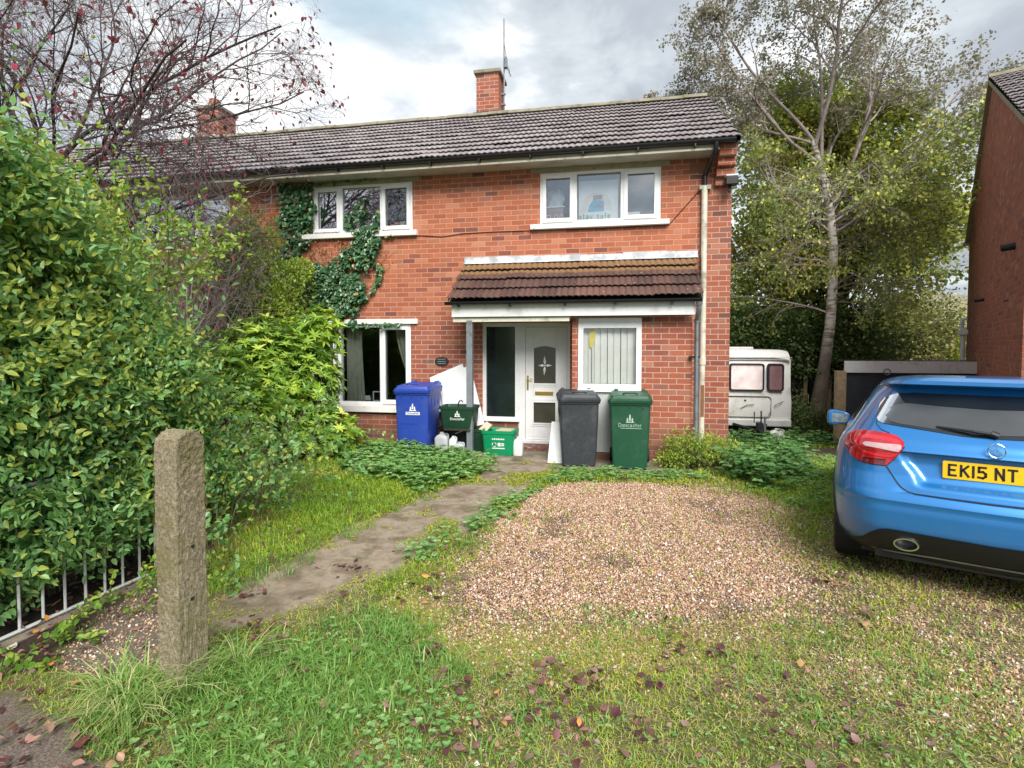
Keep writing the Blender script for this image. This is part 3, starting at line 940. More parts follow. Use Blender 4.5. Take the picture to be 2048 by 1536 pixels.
gxs, gys = scatter(520000, (-4.6, 5.5, 1.2, 10.0), d_short)
gxs2, gys2 = scatter(60000, (1.2, 9, 7, 17), lambda x, y: in_view(x, y) * .5 * patch(x, y, .35, .6, 1.1, 8) * (1 - bare(x, y)) * (1 - .9 * smooth(sdist(DIRT, x, y), -.4, .2)))
gxs, gys = np.concatenate([gxs, gxs2]), np.concatenate([gys, gys2])
n = len(gxs)
sc = np.clip(gys / 3.0, .75, 3.0)
lawn_h = np.where(sdist(LAWN, gxs, gys) > 0, 1.25, 1.0)
h = RNG.uniform(.018, .060, n) * lawn_h * (.7 + .6 * fbm(gxs, gys, 2.3, 77)) * np.clip(sc, .9, 1.5)
wd = RNG.uniform(.0030, .0058, n) * sc
V, F4, F3 = grass_mesh(gxs, gys, h, wd, np.where(RNG.random(n) < .5, RNG.uniform(.2, .9, n), RNG.uniform(.8, 1.7, n)))
cl = np.clip(RNG.normal(.46, .20, n) + (fbm(gxs, gys, 1.1, 41) - .5) * 1.1 + np.where(sdist(LAWN, gxs, gys) > 0, .02, 0), 0, 1)
o = mesh_mixed('grass', V, F4, F3, M['grass_blade'], {'rnd': np.repeat(cl, 5)})
props(o, 'patchy short green grass over the front garden and drive', 'grass', kind='stuff')

# long arching grass by the gatepost and in the foreground
def d_long(x, y):
    p = smooth(sdist(LONG, x, y) + (fbm(x, y, 3, 8) - .5) * .6, -.15, .1) * patch(x, y, .30, .55, 3.0, 4)
    return p * in_view(x, y) * (1 - bare(x, y))
tx, ty = scatter(4300, (-2.8, -.4, 1.2, 4.0), d_long)
tx2, ty2 = scatter(900, (-.6, 3.5, 1.9, 3.6), lambda x, y: in_view(x, y) * patch(x, y, .5, .62, 2.6, 14))
tx3, ty3 = scatter(2600, (-4.6, -1.9, 3.2, 7.5), lambda x, y: in_view(x, y) * (sdist(LAWN, x, y) > 0) * patch(x, y, .35, .6, 2.6, 24))
tx4, ty4 = np.array([-2.38, -2.32, -2.24, -2.15, -2.20, -2.10, -2.30, -2.05, -2.42, -1.98]), np.array([2.10, 2.14, 2.08, 2.12, 2.02, 2.22, 2.22, 2.34, 2.2, 2.5])
tx, ty = np.concatenate([tx, tx2, tx3, np.repeat(tx4, 9)]), np.concatenate([ty, ty2, ty3, np.repeat(ty4, 9)])
big_ = np.concatenate([np.full(len(tx) - 90, .0), np.full(90, 1.0)])
k = 7
bx_, by_ = np.repeat(tx, k) + RNG.normal(0, .022, len(tx) * k), np.repeat(ty, k) + RNG.normal(0, .022, len(tx) * k)
bb = np.repeat(big_, k)
n = len(bx_)
az = RNG.uniform(0, 2 * math.pi, n)
hh = RNG.uniform(.035, .095, n) * (1 + 1.5 * bb) * np.where(by_ > 3.6, .8, 1.0) * np.where(bx_ > -.5, .62, 1)
ln = RNG.uniform(.5, 1.5, n) * (1 + .25 * bb)
wd = RNG.uniform(.0034, .0068, n)
d = np.stack([np.cos(az), np.sin(az), np.zeros(n)], 1); s_ = np.stack([-np.sin(az), np.cos(az), np.zeros(n)], 1) * (wd / 2)[:, None]
P = np.stack([bx_, by_, hgt(bx_, by_) - .01], 1); up = np.array([0, 0, 1.0])
def q(a_, b_): return P + up * (hh * a_)[:, None] + d * (hh * ln * b_)[:, None]
p1, p2, p3, p4 = q(.45, .12), q(.80, .42), q(.92, .78), q(.80, 1.12)
V = np.stack([P - s_, P + s_, p1 + s_, p1 - s_, p2 + s_ * .9, p2 - s_ * .9, p3 + s_ * .6, p3 - s_ * .6, p4], 1).reshape(-1, 3)
b_ = np.arange(n)[:, None] * 9
F4 = np.concatenate([b_ + np.array([[0, 1, 2, 3]]), b_ + np.array([[3, 2, 4, 5]]), b_ + np.array([[5, 4, 6, 7]])], 0)
F3 = b_ + np.array([[7, 6, 8]])
o = mesh_mixed('long_grass', V, F4, F3, M['grass_long'], {'rnd': np.repeat(np.clip(RNG.normal(.42, .2, n) + .30 * bb, 0, 1), 9)})
props(o, 'long arching tufts of grass round the gatepost and foreground', 'grass', kind='stuff')

# moss and tiny weeds between the stones
mx, my = scatter(420000, (-2.6, 5.2, 1.3, 8.2), lambda x, y: in_view(x, y) * np.clip((3.2 / np.maximum(y, 1.5)) ** 1.2, .15, 1) * np.maximum(.75 * smooth(sdist(MOSS, x, y) + (fbm(x, y, 3, 5) - .5) * .9, -.35, .1), .55 * patch(x, y, .36, .56, 1.3, 60)) * (1 - .93 * grav(x, y)) * (1 - bare(x, y)))
px_, py_ = scatter(60000, (-2.8, -.8, 2.8, 8.0), lambda x, y: (sdist(PATH, x, y) > 0) * in_view(x, y) * np.maximum(.75 * patch(x, y, .56, .68, 2.4, 33), .8 * (sdist(PATH, x, y) < .07) * patch(x, y, .35, .5, 4, 3)))
mx, my = np.concatenate([mx, px_]), np.concatenate([my, py_])
n = len(mx)
P = np.stack([mx, my, hgt(mx, my) + RNG.uniform(0, .012, n)], 1)
D = unit(n); D[:, 2] = np.abs(D[:, 2]) * .6 + .1
V, Fq = dia_mesh(P, D, unit(n), RNG.uniform(.010, .022, n) * np.clip(my / 3, .8, 2), RNG.uniform(.005, .010, n) * np.clip(my / 3, .8, 2))
o = mesh_obj('moss', V, Fq, M['moss_tuft'], attrs={'rnd': np.repeat(np.clip(RNG.normal(.5, .22, n), 0, 1), 4)})
props(o, 'yellow green moss and tiny weeds among the drive stones', 'moss', kind='stuff')

# gravel
def d_gr(x, y):
    w2 = grav2(x, y) * (.16 + .55 * patch(x, y, .45, .62, 2.2, 90))
    st = .10 * patch(x, y, .4, .6, 1.2, 99) * ((x > -1.6) & (y < 8) & (y > 1.8))
    ag = .30 * smooth(sdist(AGG, x, y), -.02, .06)
    mo = .28 * smooth(sdist(MOSS, x, y), -.3, .1)
    pa_ = .05 * (sdist(PATH, x, y) > 0)
    g1 = grav(x, y) * (1 - .75 * patch(x, y, .60, .72, 1.6, 44))
    return np.maximum.reduce([g1, w2, st, ag, mo]) * in_view(x, y) * (1 - smooth(sdist(PATH, x, y), -.1, 0)) * (1 - smooth(sdist(BINSLAB, x, y), -.1, 0))
gx_, gy_ = scatter(230000, (-3.4, 3.6, 2.0, 7.4), d_gr)
n = len(gx_)
r = RNG.uniform(.0042, .0092, n) * np.where(RNG.random(n) < .04, 1.6, 1)
P = np.stack([gx_, gy_, hgt(gx_, gy_) + r * RNG.uniform(-.1, .9, n)], 1)
oct_ = np.array([(1, 0, 0), (.1, 1, 0), (-1, .1, 0), (0, -1, .1), (0, 0, .62), (.1, 0, -.6)], float)
A = unit(n); B = unit(n); B -= A * (A * B).sum(1, keepdims=True); B /= np.linalg.norm(B, axis=1, keepdims=True); Cx = np.cross(A, B)
el = RNG.uniform(.6, 1.4, (n, 3))
Vv = (oct_[None, :, 0:1] * A[:, None] * el[:, None, 0:1] + oct_[None, :, 1:2] * B[:, None] * el[:, None, 1:2] + oct_[None, :, 2:3] * Cx[:, None] * el[:, None, 2:3]) * r[:, None, None] + P[:, None]
tri = np.array([(0, 1, 4), (1, 2, 4), (2, 3, 4), (3, 0, 4), (1, 0, 5), (2, 1, 5), (3, 2, 5), (0, 3, 5)])
Fq = (np.arange(n)[:, None, None] * 6 + tri[None]).reshape(-1, 3)
o = mesh_obj('gravel', Vv.reshape(-1, 3), Fq, M['pebble'], attrs={'rnd': np.repeat(RNG.random(n), 6)})
props(o, 'pinkish brown pea gravel spread over the parking area', 'gravel', kind='stuff')


# clover and round-leaved ground cover
def cover(name, poly, n, size, hr, mt, label, cat, edge=.15, seed=1, mul=1.0, box=None, box_wob=.5):
    rng = np.random.default_rng(seed)
    xs = [p[0] for p in poly]; ys = [p[1] for p in poly]
    x_, y_ = scatter(n, (min(xs) - .4, max(xs) + .4, min(ys) - .4, max(ys) + .4),
                     lambda x, y: smooth(sdist(poly, x, y) + (fbm(x, y, 3.4, seed) - .5) * box_wob, -edge, edge), rng)
    m_ = len(x_)
    hb = fbm(x_, y_, 4.0, seed + 5)
    z_ = hgt(x_, y_) + rng.uniform(hr[0], hr[1], m_) * (.4 + 1.1 * hb)
    # a leaf is three to four rounded leaflets about a centre
    k_ = 3
    az_ = np.repeat(rng.uniform(0, 6.28, m_), k_) + np.tile(np.arange(k_) * 2.09, m_)
    tilt = np.repeat(unit(m_, rng) * .35, k_, 0)
    D_ = np.stack([np.cos(az_), np.sin(az_), np.zeros(m_ * k_)], 1) + tilt * np.array([0, 0, 1.0])
    N_ = np.tile(np.array([0, 0, 1.0]), (m_ * k_, 1)) + tilt
    P_ = np.repeat(np.stack([x_, y_, z_], 1), k_, 0)
    s = np.repeat(rng.uniform(size[0], size[1], m_), k_)
    V_, F_ = leaf_mesh(P_, D_, N_, s, s * .95, fold=.12)
    c_ = np.repeat(np.clip(rng.normal(.5, .22, m_), 0, 1), k_ * 6)
    o_ = mesh_obj(name, V_, F_, M[mt], attrs={'rnd': c_})
    props(o_, label, cat, kind='stuff')


cover('clover', CLOVER1, 7500, (.034, .060), (.03, .17), 'leaf_clover', 'pale green round leaved cover by the blue bin and path', 'ground cover', seed=11)
cover('clover', CLOVER2, 9500, (.024, .042), (.015, .09), 'leaf_clover', 'bright green clover strip between path and gravel, below the bins', 'ground cover', seed=12, edge=.12)
cover('nettles', NETTLE, 4200, (.045, .08), (.04, .34), 'leaf_nettle', 'low grey green nettles at the corner of the house', 'weeds', seed=13, edge=.25)
cover('clover', LONG, 2600, (.014, .028), (.02, .06), 'leaf_clover', 'small clover leaves mixed into the foreground long grass', 'ground cover', seed=14)
cover('clover', [(-1.0, 1.6), (3.0, 2.6), (3.2, 3.0), (.3, 3.0), (-1.0, 2.9)], 3000, (.008, .018), (.01, .03), 'leaf_clover', 'tiny clover leaves across the right foreground grass', 'ground cover', seed=15, box_wob=1.2)
cover('weeds', [(1.8, 10.5), (2.0, 14.8), (5.6, 14.6), (5.0, 13.4), (2.6, 13.2)], 5000, (.04, .08), (.03, .30), 'leaf_nettle', 'green weeds growing in front of the white caravan', 'weeds', seed=16)
cover('weeds', [(2.6, 9.6), (4.2, 10.6), (4.6, 8.0), (3.2, 6.4), (1.9, 6.3)], 4000, (.02, .04), (.01, .08), 'leaf_clover', 'low bright weeds beside the blue car', 'weeds', seed=17)

# dry matted grass between the living blades
sx_, sy_ = scatter(120000, (-3.4, 4.6, 1.2, 7.5), lambda x, y: in_view(x, y) * (.35 + .65 * patch(x, y, .4, .6, 2.2, 70)) * (1 - .97 * grav(x, y)) * (1 - bare(x, y)) * np.clip((3.0 / np.maximum(y, 1.5)) ** 1.3, .15, 1))
n = len(sx_)
V, F4, F3 = grass_mesh(sx_, sy_, RNG.uniform(.02, .05, n), RNG.uniform(.0022, .0042, n) * np.clip(sy_ / 3.0, .8, 2.2), RNG.uniform(1.3, 2.2, n))
V[:, 2] = np.maximum(V[:, 2], hgt(V[:, 0], V[:, 1]) + .003)
o = mesh_mixed('dry_grass', V, F4, F3, M['straw'], {})
props(o, 'straw coloured dead grass matted among the green blades', 'dry grass', kind='stuff')

# fallen leaves
def d_lit(x, y):
    base_ = .14 + .6 * patch(x, y, .52, .68, 2.4, 51)
    e = sdist(PATH, x, y)
    base_ = np.where(e > -.05, .06, base_) + 1.7 * ((np.abs(sdist(LAWN, x, y) + .03) < .13) & (e > -.3) & (e < .12) & (y < 5.6)) * patch(x, y, .35, .5, 1.7, 5)
    base_ = base_ + .8 * smooth(sdist(HEDGEBED, x, y), -.15, .1) * (y < 4.5)
    base_ = base_ + 2.2 * smooth(sdist(PAVE, x, y) + .25, 0, .2) * (1 - smooth(sdist(PAVE, x, y), .05, .3))
    base_ = base_ * np.where(x > 1.2, .35, 1) * np.where(y > 5, .35, 1) * (1 - .80 * grav(x, y))
    return np.clip(base_, 0, 1) * in_view(x, y) * (1 - ((y > 7.8) & (x < 1.8)))
lx, ly = scatter(10000, (-4.2, 4.2, 1.25, 8.0), d_lit)
cc = RNG.uniform([-2.6, 1.4], [1.6, 4.3], (48, 2))
cc = cc[(grav(cc[:, 0], cc[:, 1]) < .4) & in_view(cc[:, 0], cc[:, 1])]
kk_ = RNG.integers(5, 20, len(cc))
clx = np.repeat(cc[:, 0], kk_) + RNG.normal(0, .075, kk_.sum()); cly = np.repeat(cc[:, 1], kk_) + RNG.normal(0, .06, kk_.sum())
lx, ly = np.concatenate([lx, clx]), np.concatenate([ly, cly])
n = len(lx)
P = np.stack([lx, ly, hgt(lx, ly) + RNG.uniform(.004, .045, n) * (1 - smooth(sdist(PATH, lx, ly), -.05, .05)) * (1 - grav(lx, ly)) + .006], 1)
D = unit(n); D[:, 2] *= .22; D /= np.linalg.norm(D, axis=1, keepdims=True)
N = unit(n) * .40 + np.array([0, 0, 1.0])
s = RNG.uniform(.024, .054, n) * np.where(RNG.random(n) < .12, 1.4, 1.0)
s[-len(clx):] *= 1.1
Sd = np.cross(D, N); Sd /= np.linalg.norm(Sd, axis=1, keepdims=True); Nn = np.cross(Sd, D)
hw = s * RNG.uniform(.26, .40, n)
curl = RNG.normal(0, .9, n); fold = RNG.normal(.15, .35, n); twist = RNG.normal(0, .5, n)
rows_ = []
for f_, w_ in ((0, .04), (.14, .55), (.34, .95), (.56, 1.0), (.78, .70), (.92, .30), (1.0, .03)):
    ph = curl * (f_ - .4)
    c0 = P + D * (s * f_)[:, None] + Nn * (s * .45 * curl * (f_ - .4) ** 2)[:, None]
    tw = twist * (f_ - .5)
    e_ = Sd * np.cos(tw)[:, None] + Nn * np.sin(tw)[:, None]
    wob_ = 1 + RNG.normal(0, .10, n)
    rows_ += [c0 - e_ * (hw * w_ * wob_)[:, None] + Nn * (hw * fold * w_)[:, None], c0, c0 + e_ * (hw * w_ * wob_)[:, None] + Nn * (hw * fold * w_)[:, None]]
V = np.stack(rows_, 1).reshape(-1, 3)
q0 = []
for r_ in range(6):
    for c_ in range(2): q0.append((r_ * 3 + c_, r_ * 3 + c_ + 1, r_ * 3 + c_ + 4, r_ * 3 + c_ + 3))
Fq = (np.arange(n)[:, None, None] * 21 + np.array(q0)[None]).reshape(-1, 4)
rr = np.clip(RNG.beta(1.3, 1.7, n) + np.where(lx < -2.3, .05, 0), 0, 1)
o = mesh_obj('leaf_litter', V, Fq, M['litter'], smooth=True, attrs={'rnd': np.repeat(rr, 21)})
props(o, 'fallen purple, brown and orange leaves lying in the grass and on the path', 'fallen leaves', kind='stuff')
# ---------------------------------------------------------------- the terrace
YW, YB = 8.99, 8.33
house = thing('terraced_house', 'red brick end of terrace house with a tiled porch over its white front door', 'house', (-2.2, YW, 0))
nbr = thing('terraced_house', 'left neighbour in the terrace, mostly hidden behind the bare purple tree', 'house', (-9.8, YW, 0))


def wall_y(mb, x0, x1, z0, z1, y, holes, dep=.16):
    """wall in a plane of constant y facing the camera, with openings and their reveals"""
    xs = sorted({x0, x1, *[h[0] for h in holes], *[h[1] for h in holes]})
    zs = sorted({z0, z1, *[h[2] for h in holes], *[h[3] for h in holes]})
    for i in range(len(xs) - 1):
        for j in range(len(zs) - 1):
            cx_, cz_ = (xs[i] + xs[i + 1]) / 2, (zs[j] + zs[j + 1]) / 2
            if any(h[0] < cx_ < h[1] and h[2] < cz_ < h[3] for h in holes): continue
            mb.add([(xs[i], y, zs[j]), (xs[i + 1], y, zs[j]), (xs[i + 1], y, zs[j + 1]), (xs[i], y, zs[j + 1])], [(0, 1, 2, 3)])
    for a, b, c, d in holes:
        mb.add([(a, y, c), (a, y, d), (a, y + dep, d), (a, y + dep, c)], [(0, 1, 2, 3)])
        mb.add([(b, y, c), (b, y + dep, c), (b, y + dep, d), (b, y, d)], [(0, 1, 2, 3)])
        mb.add([(a, y, c), (a, y + dep, c), (b, y + dep, c), (b, y, c)], [(0, 1, 2, 3)])
        mb.add([(a, y, d), (b, y, d), (b, y + dep, d), (a, y + dep, d)], [(0, 1, 2, 3)])


def room(x0, x1, z0, z1, y, parent, mt='room_dark', dep=2.2, grow=.5):
    """dark room behind a window"""
    a, b, c, d = x0 - grow * .05, x1 + grow * .05, z0 - .02, z1 + .02
    y0, y1 = y + .165, y + dep
    mb = MB()
    mb.add([(a, y0, c), (b, y0, c), (b, y1, c), (a, y1, c), (a, y0, d), (b, y0, d), (b, y1, d), (a, y1, d)],
           [(0, 1, 2, 3), (4, 7, 6, 5), (3, 2, 6, 7), (0, 3, 7, 4), (1, 5, 6, 2)])
    mb.build('interior', M[mt], parent)


def frame_rect(mb, x0, x1, z0, z1, w_, y0, y1, wb=None):
    wb = wb or w_
    mb.box(x0, x1, y0, y1, z0, z0 + wb)
    mb.box(x0, x1, y0, y1, z1 - w_, z1)
    mb.box(x0, x0 + w_, y0, y1, z0 + wb, z1 - w_)
    mb.box(x1 - w_, x1, y0, y1, z0 + wb, z1 - w_)


def window(parent, x0, x1, z0, z1, y, panels, glass='pane_dark', sill=None, inter='room_dark', glist=None):
    fr = MB()
    yo = y + .015
    frame_rect(fr, x0, x1, z0, z1, .045, yo, yo + .07, .06)
    for p, q in zip(panels[:-1], panels[1:]):
        fr.box((p[1] + q[0]) / 2 - .028, (p[1] + q[0]) / 2 + .028, yo + .002, yo + .068, z0 + .05, z1 - .04)
    w_o = fr.build('window', M['upvc'], parent)
    for i, (a, b, typ) in enumerate(panels):
        gz0, gz1, ga, gb = z0 + .05, z1 - .04, a, b
        if typ == 'open':
            sa = MB()
            frame_rect(sa, a - .012, b + .012, z0 + .042, z1 - .034, .058, yo - .022, yo + .04)
            sa.box(a - .012, b + .012, yo - .034, yo - .022, z0 + .036, z0 + .05)
            sa.build('sash', M['upvc'], w_o)
            ga, gb, gz0, gz1 = a + .04, b - .04, z0 + .095, z1 - .09
        gk = MB(); frame_rect(gk, ga - .004, gb + .004, gz0 - .004, gz1 + .004, .010, yo + .012, yo + .03)
        gk.build('gasket', M['grey_steel'], w_o)
        gm = glist[i] if glist else glass
        MB().box(ga, gb, yo + .032, yo + .040, gz0, gz1).build('pane', M[gm], w_o)
    if sill:
        s = MB().box(sill[0], sill[1], y - .085, y + .02, sill[2], sill[3], .006)
        s.build('sill', M['white_paint'], w_o)
    room(x0, x1, z0, z1, y, parent, inter)
    return w_o


WL = (-5.455, -3.54, 3.745, 4.594)
WR = (-1.297, .647, 3.745, 4.594)
WG = (-5.58, -3.587, .672, 2.112)
DO = (-2.29, -.787, .10, 2.125)
XC = 1.712      # right-hand corner of the house
mb = MB()
wall_y(mb, -6.05, XC, -.35, 4.76, YW, [WL, WR, WG, (DO[0], DO[1], .10, 2.125)], .13)
mb.build('front_wall', M['brick_front'], house)
# gable wall: pentagon closed by the roof
YR, ZR, YE, ZE = 11.6, 6.70, 8.60, 4.80
YBK = 2 * YR - YE
sl = (ZR - ZE) / (YR - YE)
mb = MB()
mb.add([(XC, YW, -.9), (XC, 14.2, -.9), (XC, 14.2, 4.74), (XC, YR, ZR - .10), (XC, YW, 4.76)], [(0, 1, 2, 3, 4)])
mb.build('gable_wall', M['brick_side'], house)
mb = MB()
mb.box(-6.05, XC - .002, 14.0, 14.2, -.9, 4.74)
mb.build('rear_wall', M['brick_far'], house)
# corbelled brick box end under the verge
mb = MB()
for i, (zb, zt) in enumerate([(4.22, 4.31), (4.345, 4.44), (4.475, 4.57), (4.60, 4.78)]):
    mb.box(1.455 + .004 * i, XC + .003, YW - .085 * (i + 1), YW - .001, zb, zt)
    if i < 3: mb.box(1.46 + .004 * i, XC + .001, YW - .085 * (i + 1) + .03, YW - .002, zt, zt + .036)
mb.build('corbel', M['brick_bay'], house)

# roof: overlapping courses of rolled tiles
def tile_roof(name, parent, x0, x1, y0, z0, y1, z1, courses, mt, step=.098, amp=.020, lift=.040, mossf=None, org=None, seed=3, flip=False):
    rng = np.random.default_rng(seed)
    L = math.hypot(y1 - y0, z1 - z0)
    ty_, tz_ = (y1 - y0) / L, (z1 - z0) / L
    ny2, nz2 = -tz_, ty_
    per = 6
    m_ = int(round((x1 - x0) / step)) * per
    xs = np.linspace(x0, x1, m_ + 1)
    ph = (xs - x0) / step
    prof = amp * (np.abs(np.cos(np.pi * ph)) ** .7)
    V_, F_, R_, Mo_ = [], [], [], []
    g_ = L / courses
    nv = 0
    for c in range(courses):
        jit = rng.normal(0, .0022, len(xs) // (per * 3) + 2)
        jx = jit[(np.arange(len(xs)) // (per * 3))]
        s0, s1 = c * g_, (c + 1) * g_ + .02
        tr = rng.random(len(xs) // (per * 3) + 2)[(np.arange(len(xs)) // (per * 3))]
        for (s_, off) in ((s0 + .075, .002), (s0 - .006, lift - .013), (s0 - .0058, lift), (s0 + .012, lift + .003), (s1, .0)):
            o_ = prof + off + jx
            V_.append(np.stack([xs, y0 + ty_ * (s_ + jx * 1.5) + ny2 * o_, z0 + tz_ * (s_ + jx * 1.5) + nz2 * o_], 1))
            R_.append(tr)
            Mo_.append(np.full(len(xs), mossf((s_) / L) if mossf else 0.0) + (0 if mossf is None else 0))
        a_ = np.arange(m_)
        for r in range(4):
            b0 = nv + r * (m_ + 1)
            F_.append(np.stack([b0 + a_, b0 + a_ + 1, b0 + m_ + 1 + a_ + 1, b0 + m_ + 1 + a_], 1))
        nv += 5 * (m_ + 1)
    o_ = mesh_obj(name, np.concatenate(V_), np.concatenate(F_), M[mt], parent, smooth=False,
                  attrs={'rnd': np.concatenate(R_), 'moss': np.concatenate(Mo_)}, org=org)
    return o_


xmid = -5.95
roofs = []
for par, a_, b_, sd_, ms in ((house, xmid, XC + .03, 3, lambda s: -.16 + .26 * (s > .97)), (nbr, -13.6, xmid - .002, 5, lambda s: .05 + .22 * s)):
    rf = tile_roof('roof', par, a_, b_, YE - .045, ZE - .005, YR, ZR, 11, 'roof_tile', mossf=ms, seed=sd_)
    roofs.append(rf)
    mb = MB()
    mb.add([(a_, YE - .02, ZE - .06), (b_ - .02, YE - .02, ZE - .06), (b_ - .02, YR, ZR - .04), (a_, YR, ZR - .04)], [(0, 1, 2, 3)])
    mb.add([(a_, YR, ZR - .02), (b_, YR, ZR - .02), (b_, YBK, ZE), (a_, YBK, ZE)], [(0, 1, 2, 3)])
    mb.build('roof_deck', M['dark_slate'], rf)
    mb = MB()
    k = 0
    xx = a_
    while xx < b_ - .05:
        x2 = min(xx + .45, b_)
        P_ = [(YR - .14, ZR + .0), (YR - .11, ZR + .055), (YR - .05, ZR + .093), (YR, ZR + .10), (YR + .05, ZR + .093), (YR + .11, ZR + .055), (YR + .14, ZR)]
        o3 = random.Random(k * 7 + sd_).uniform(-.006, .006)
        mb.prism([(p[0], p[1] + o3) for p in P_], xx + .004, x2 - .002, 'x')
        xx = x2; k += 1
    mb.build('ridge_tiles', M['ridge_tile'], rf)
# verge undercloak at the gable
mb = MB()
mb.add([(XC + .028, YE - .05, ZE - .05), (XC + .028, YR, ZR - .05), (XC + .028, YR, ZR + .02), (XC + .028, YE - .05, ZE + .035)], [(0, 1, 2, 3)])
mb.add([(XC - .03, YE - .05, ZE - .05), (XC + .028, YE - .05, ZE - .05), (XC + .028, YR, ZR - .05), (XC - .03, YR, ZR - .05)], [(0, 1, 2, 3)])
mb.build('verge', M['black_gutter'], roofs[0])


def chimney(par, x, wd, zt, y0=11.72, dp=.62, pot=True, flash='dark_slate'):
    mb = MB()
    mb.box(x - wd / 2, x + wd / 2, y0, y0 + dp, ZR - .35, zt)
    c = mb.build('chimney', M['brick_chimney'], par)
    mb = MB(); mb.box(x - wd / 2 - .05, x + wd / 2 + .05, y0 - .05, y0 + dp + .05, zt, zt + .075, .01)
    mb.build('chimney_cap', M['ridge_tile'], c)
    if pot:
        mb = MB(); mb.lathe([(.085, zt + .07), (.08, zt + .15), (.09, zt + .16), (.09, zt + .18), (.06, zt + .18), (.06, zt + .1)], (x - .01, y0 + .3, 0), 16)
        mb.build('chimney_pot', M['ridge_tile'], c, smooth=True)
    mb = MB()
    mb.prism([(x - wd / 2 - .16, ZR - .14), (x + wd / 2 + .14, ZR - .12), (x + wd / 2 + .03, ZR + .12), (x - wd / 2 - .03, ZR + .10)], y0 - .17, y0 - .03, 'y')
    mb.box(x + wd / 2 + .002, x + wd / 2 + .03, y0 - .1, y0 + .4, ZR - .1, ZR + .13)
    mb.build('flashing', M[flash], c)
    return c


chimney(roofs[0], -2.86, .50, 7.70)
ch2 = chimney(roofs[1], -9.90, .60, 7.52, pot=False, flash='lead_sheet')
mb = MB(); mb.lathe([(.17, 7.59), (.15, 7.72), (.12, 7.85), (.10, 7.86)], (-9.92, 12.0, 0), 12)
mb.build('chimney_pot', M['brick_chimney'], ch2, smooth=True)
# aerial on the right side of the chimney
mb = MB()
ax, ay = -2.555, 12.05
mb.tube([(ax, ay, 6.95), (ax, ay, 9.02)], .017, 8)
mb.tube([(ax + .012, ay - .02, 8.45), (ax + .05, ay - .03, 8.2), (ax + .04, ay - .03, 8.0)], .010, 6)
mb.box(ax + .02, ax + .075, ay - .10, ay + .02, 7.92, 8.14)
mb.tube([(ax + .05, ay - .25, 8.02), (ax + .05, ay + .55, 8.02)], .008, 6)
for i in range(7): mb.tube([(ax + .05, ay - .2 + i * .1, 7.93), (ax + .05, ay - .2 + i * .1, 8.11)], .004, 4)
for z in (7.35, 7.12): mb.box(ax - .06, ax + .03, ay - .03, ay + .03, z, z + .035)
mb.tube([(ax, ay, 7.1), (ax + .03, ay - .1, 6.95), (ax + .12, ay - .25, 6.75), (ax + .18, ay - .4, 6.62)], .007, 5)
mb.build('aerial', M['grey_steel'], roofs[0])

# eaves
for par, a_, b_ in ((house, xmid, 1.452), (nbr, -13.6, xmid - .003)):
    mb = MB(); mb.box(a_, b_, YE, YE + .025, 4.695, 4.79); mb.build('fascia', M['soffit_cream'], par)
    mb = MB(); mb.box(a_, b_, YE - .012, YE + .02, 4.662, 4.694, .004); mb.build('eaves_trim', M['cream_paint'], par)
    mb = MB(); mb.box(a_, b_, YE + .021, YW + .02, 4.675, 4.70); mb.build('soffit', M['soffit_cream'], par)
    mb = MB()
    rr = .056; yc, zc = YE - .062, 4.795
    arc = [(yc + rr * math.cos(math.radians(a)), zc + rr * math.sin(math.radians(a))) for a in range(180, 361, 20)]
    arci = [(yc + (rr - .006) * math.cos(math.radians(a)), zc + (rr - .006) * math.sin(math.radians(a))) for a in range(360, 179, -20)]
    e_ = b_ + (.22 if par is house else 0)
    mb.prism(arc + arci, a_, e_, 'x')
    gt = mb.build('gutter', M['black_gutter'], par)
    x_ = a_ + .4
    while x_ < b_:
        MB().box(x_, x_ + .022, YE - .10, YE - .001, 4.705, 4.745).build('gutter_bracket', M['black_gutter'], gt)
        x_ += .83

# windows
w1 = window(house, *WL, YW, [(-5.40, -4.93, 'open'), (-4.865, -4.155, 'fixed'), (-4.095, -3.60, 'open')], sill=(-5.645, -3.44, 3.655, 3.742), glist=['pane_upper_left', 'pane_upper_left', 'pane_upper'])
w2 = window(house, *WR, YW, [(-1.24, -.755, 'open'), (-.675, .012, 'fixed'), (.082, .59, 'open')], sill=(-1.45, .776, 3.665, 3.742), glass='pane_upper', inter='room_grey')
w3 = window(house, *WG, YW, [(-5.53, -5.03, 'open'), (-4.90, -4.185, 'fixed'), (-4.115, -3.635, 'open')], sill=(-5.75, -3.47, .555, .668), glass='pane_dark')
for wd_, z0, z1, a_, b_ in ((w1, 4.60, 4.672, -5.60, -3.42), (w2, 4.60, 4.672, -1.45, .775)):
    MB().box(a_, b_, YW - .03, YW + .02, z0, z1).build('lintel', M['lintel_stone'], wd_)
MB().box(-5.75, -3.45, YW - .045, YW + .02, 2.118, 2.208, .008).build('lintel', M['white_paint'], w3)
mb = MB(); wall_y(mb, -13.6, -6.053, -.35, 4.76, YW, [(-9.35, -7.15, 3.745, 4.594), (-9.3, -7.4, .7, 2.1)], .13)
mb.build('front_wall', M['brick_front'], nbr)
window(nbr, -9.35, -7.15, 3.745, 4.594, YW, [(-9.30, -8.62, 'fixed'), (-8.55, -7.95, 'fixed'), (-7.88, -7.2, 'open')], sill=(-9.5, -7.0, 3.655, 3.742), glass='pane_upper_left')
window(nbr, -9.3, -7.4, .7, 2.1, YW, [(-9.25, -8.4, 'fixed'), (-8.3, -7.45, 'open')], sill=(-9.4, -7.3, .60, .69))
MB().box(-13.6, -6.06, 14.0, 14.2, -.9, 4.74).build('rear_wall', M['brick_far'], nbr)
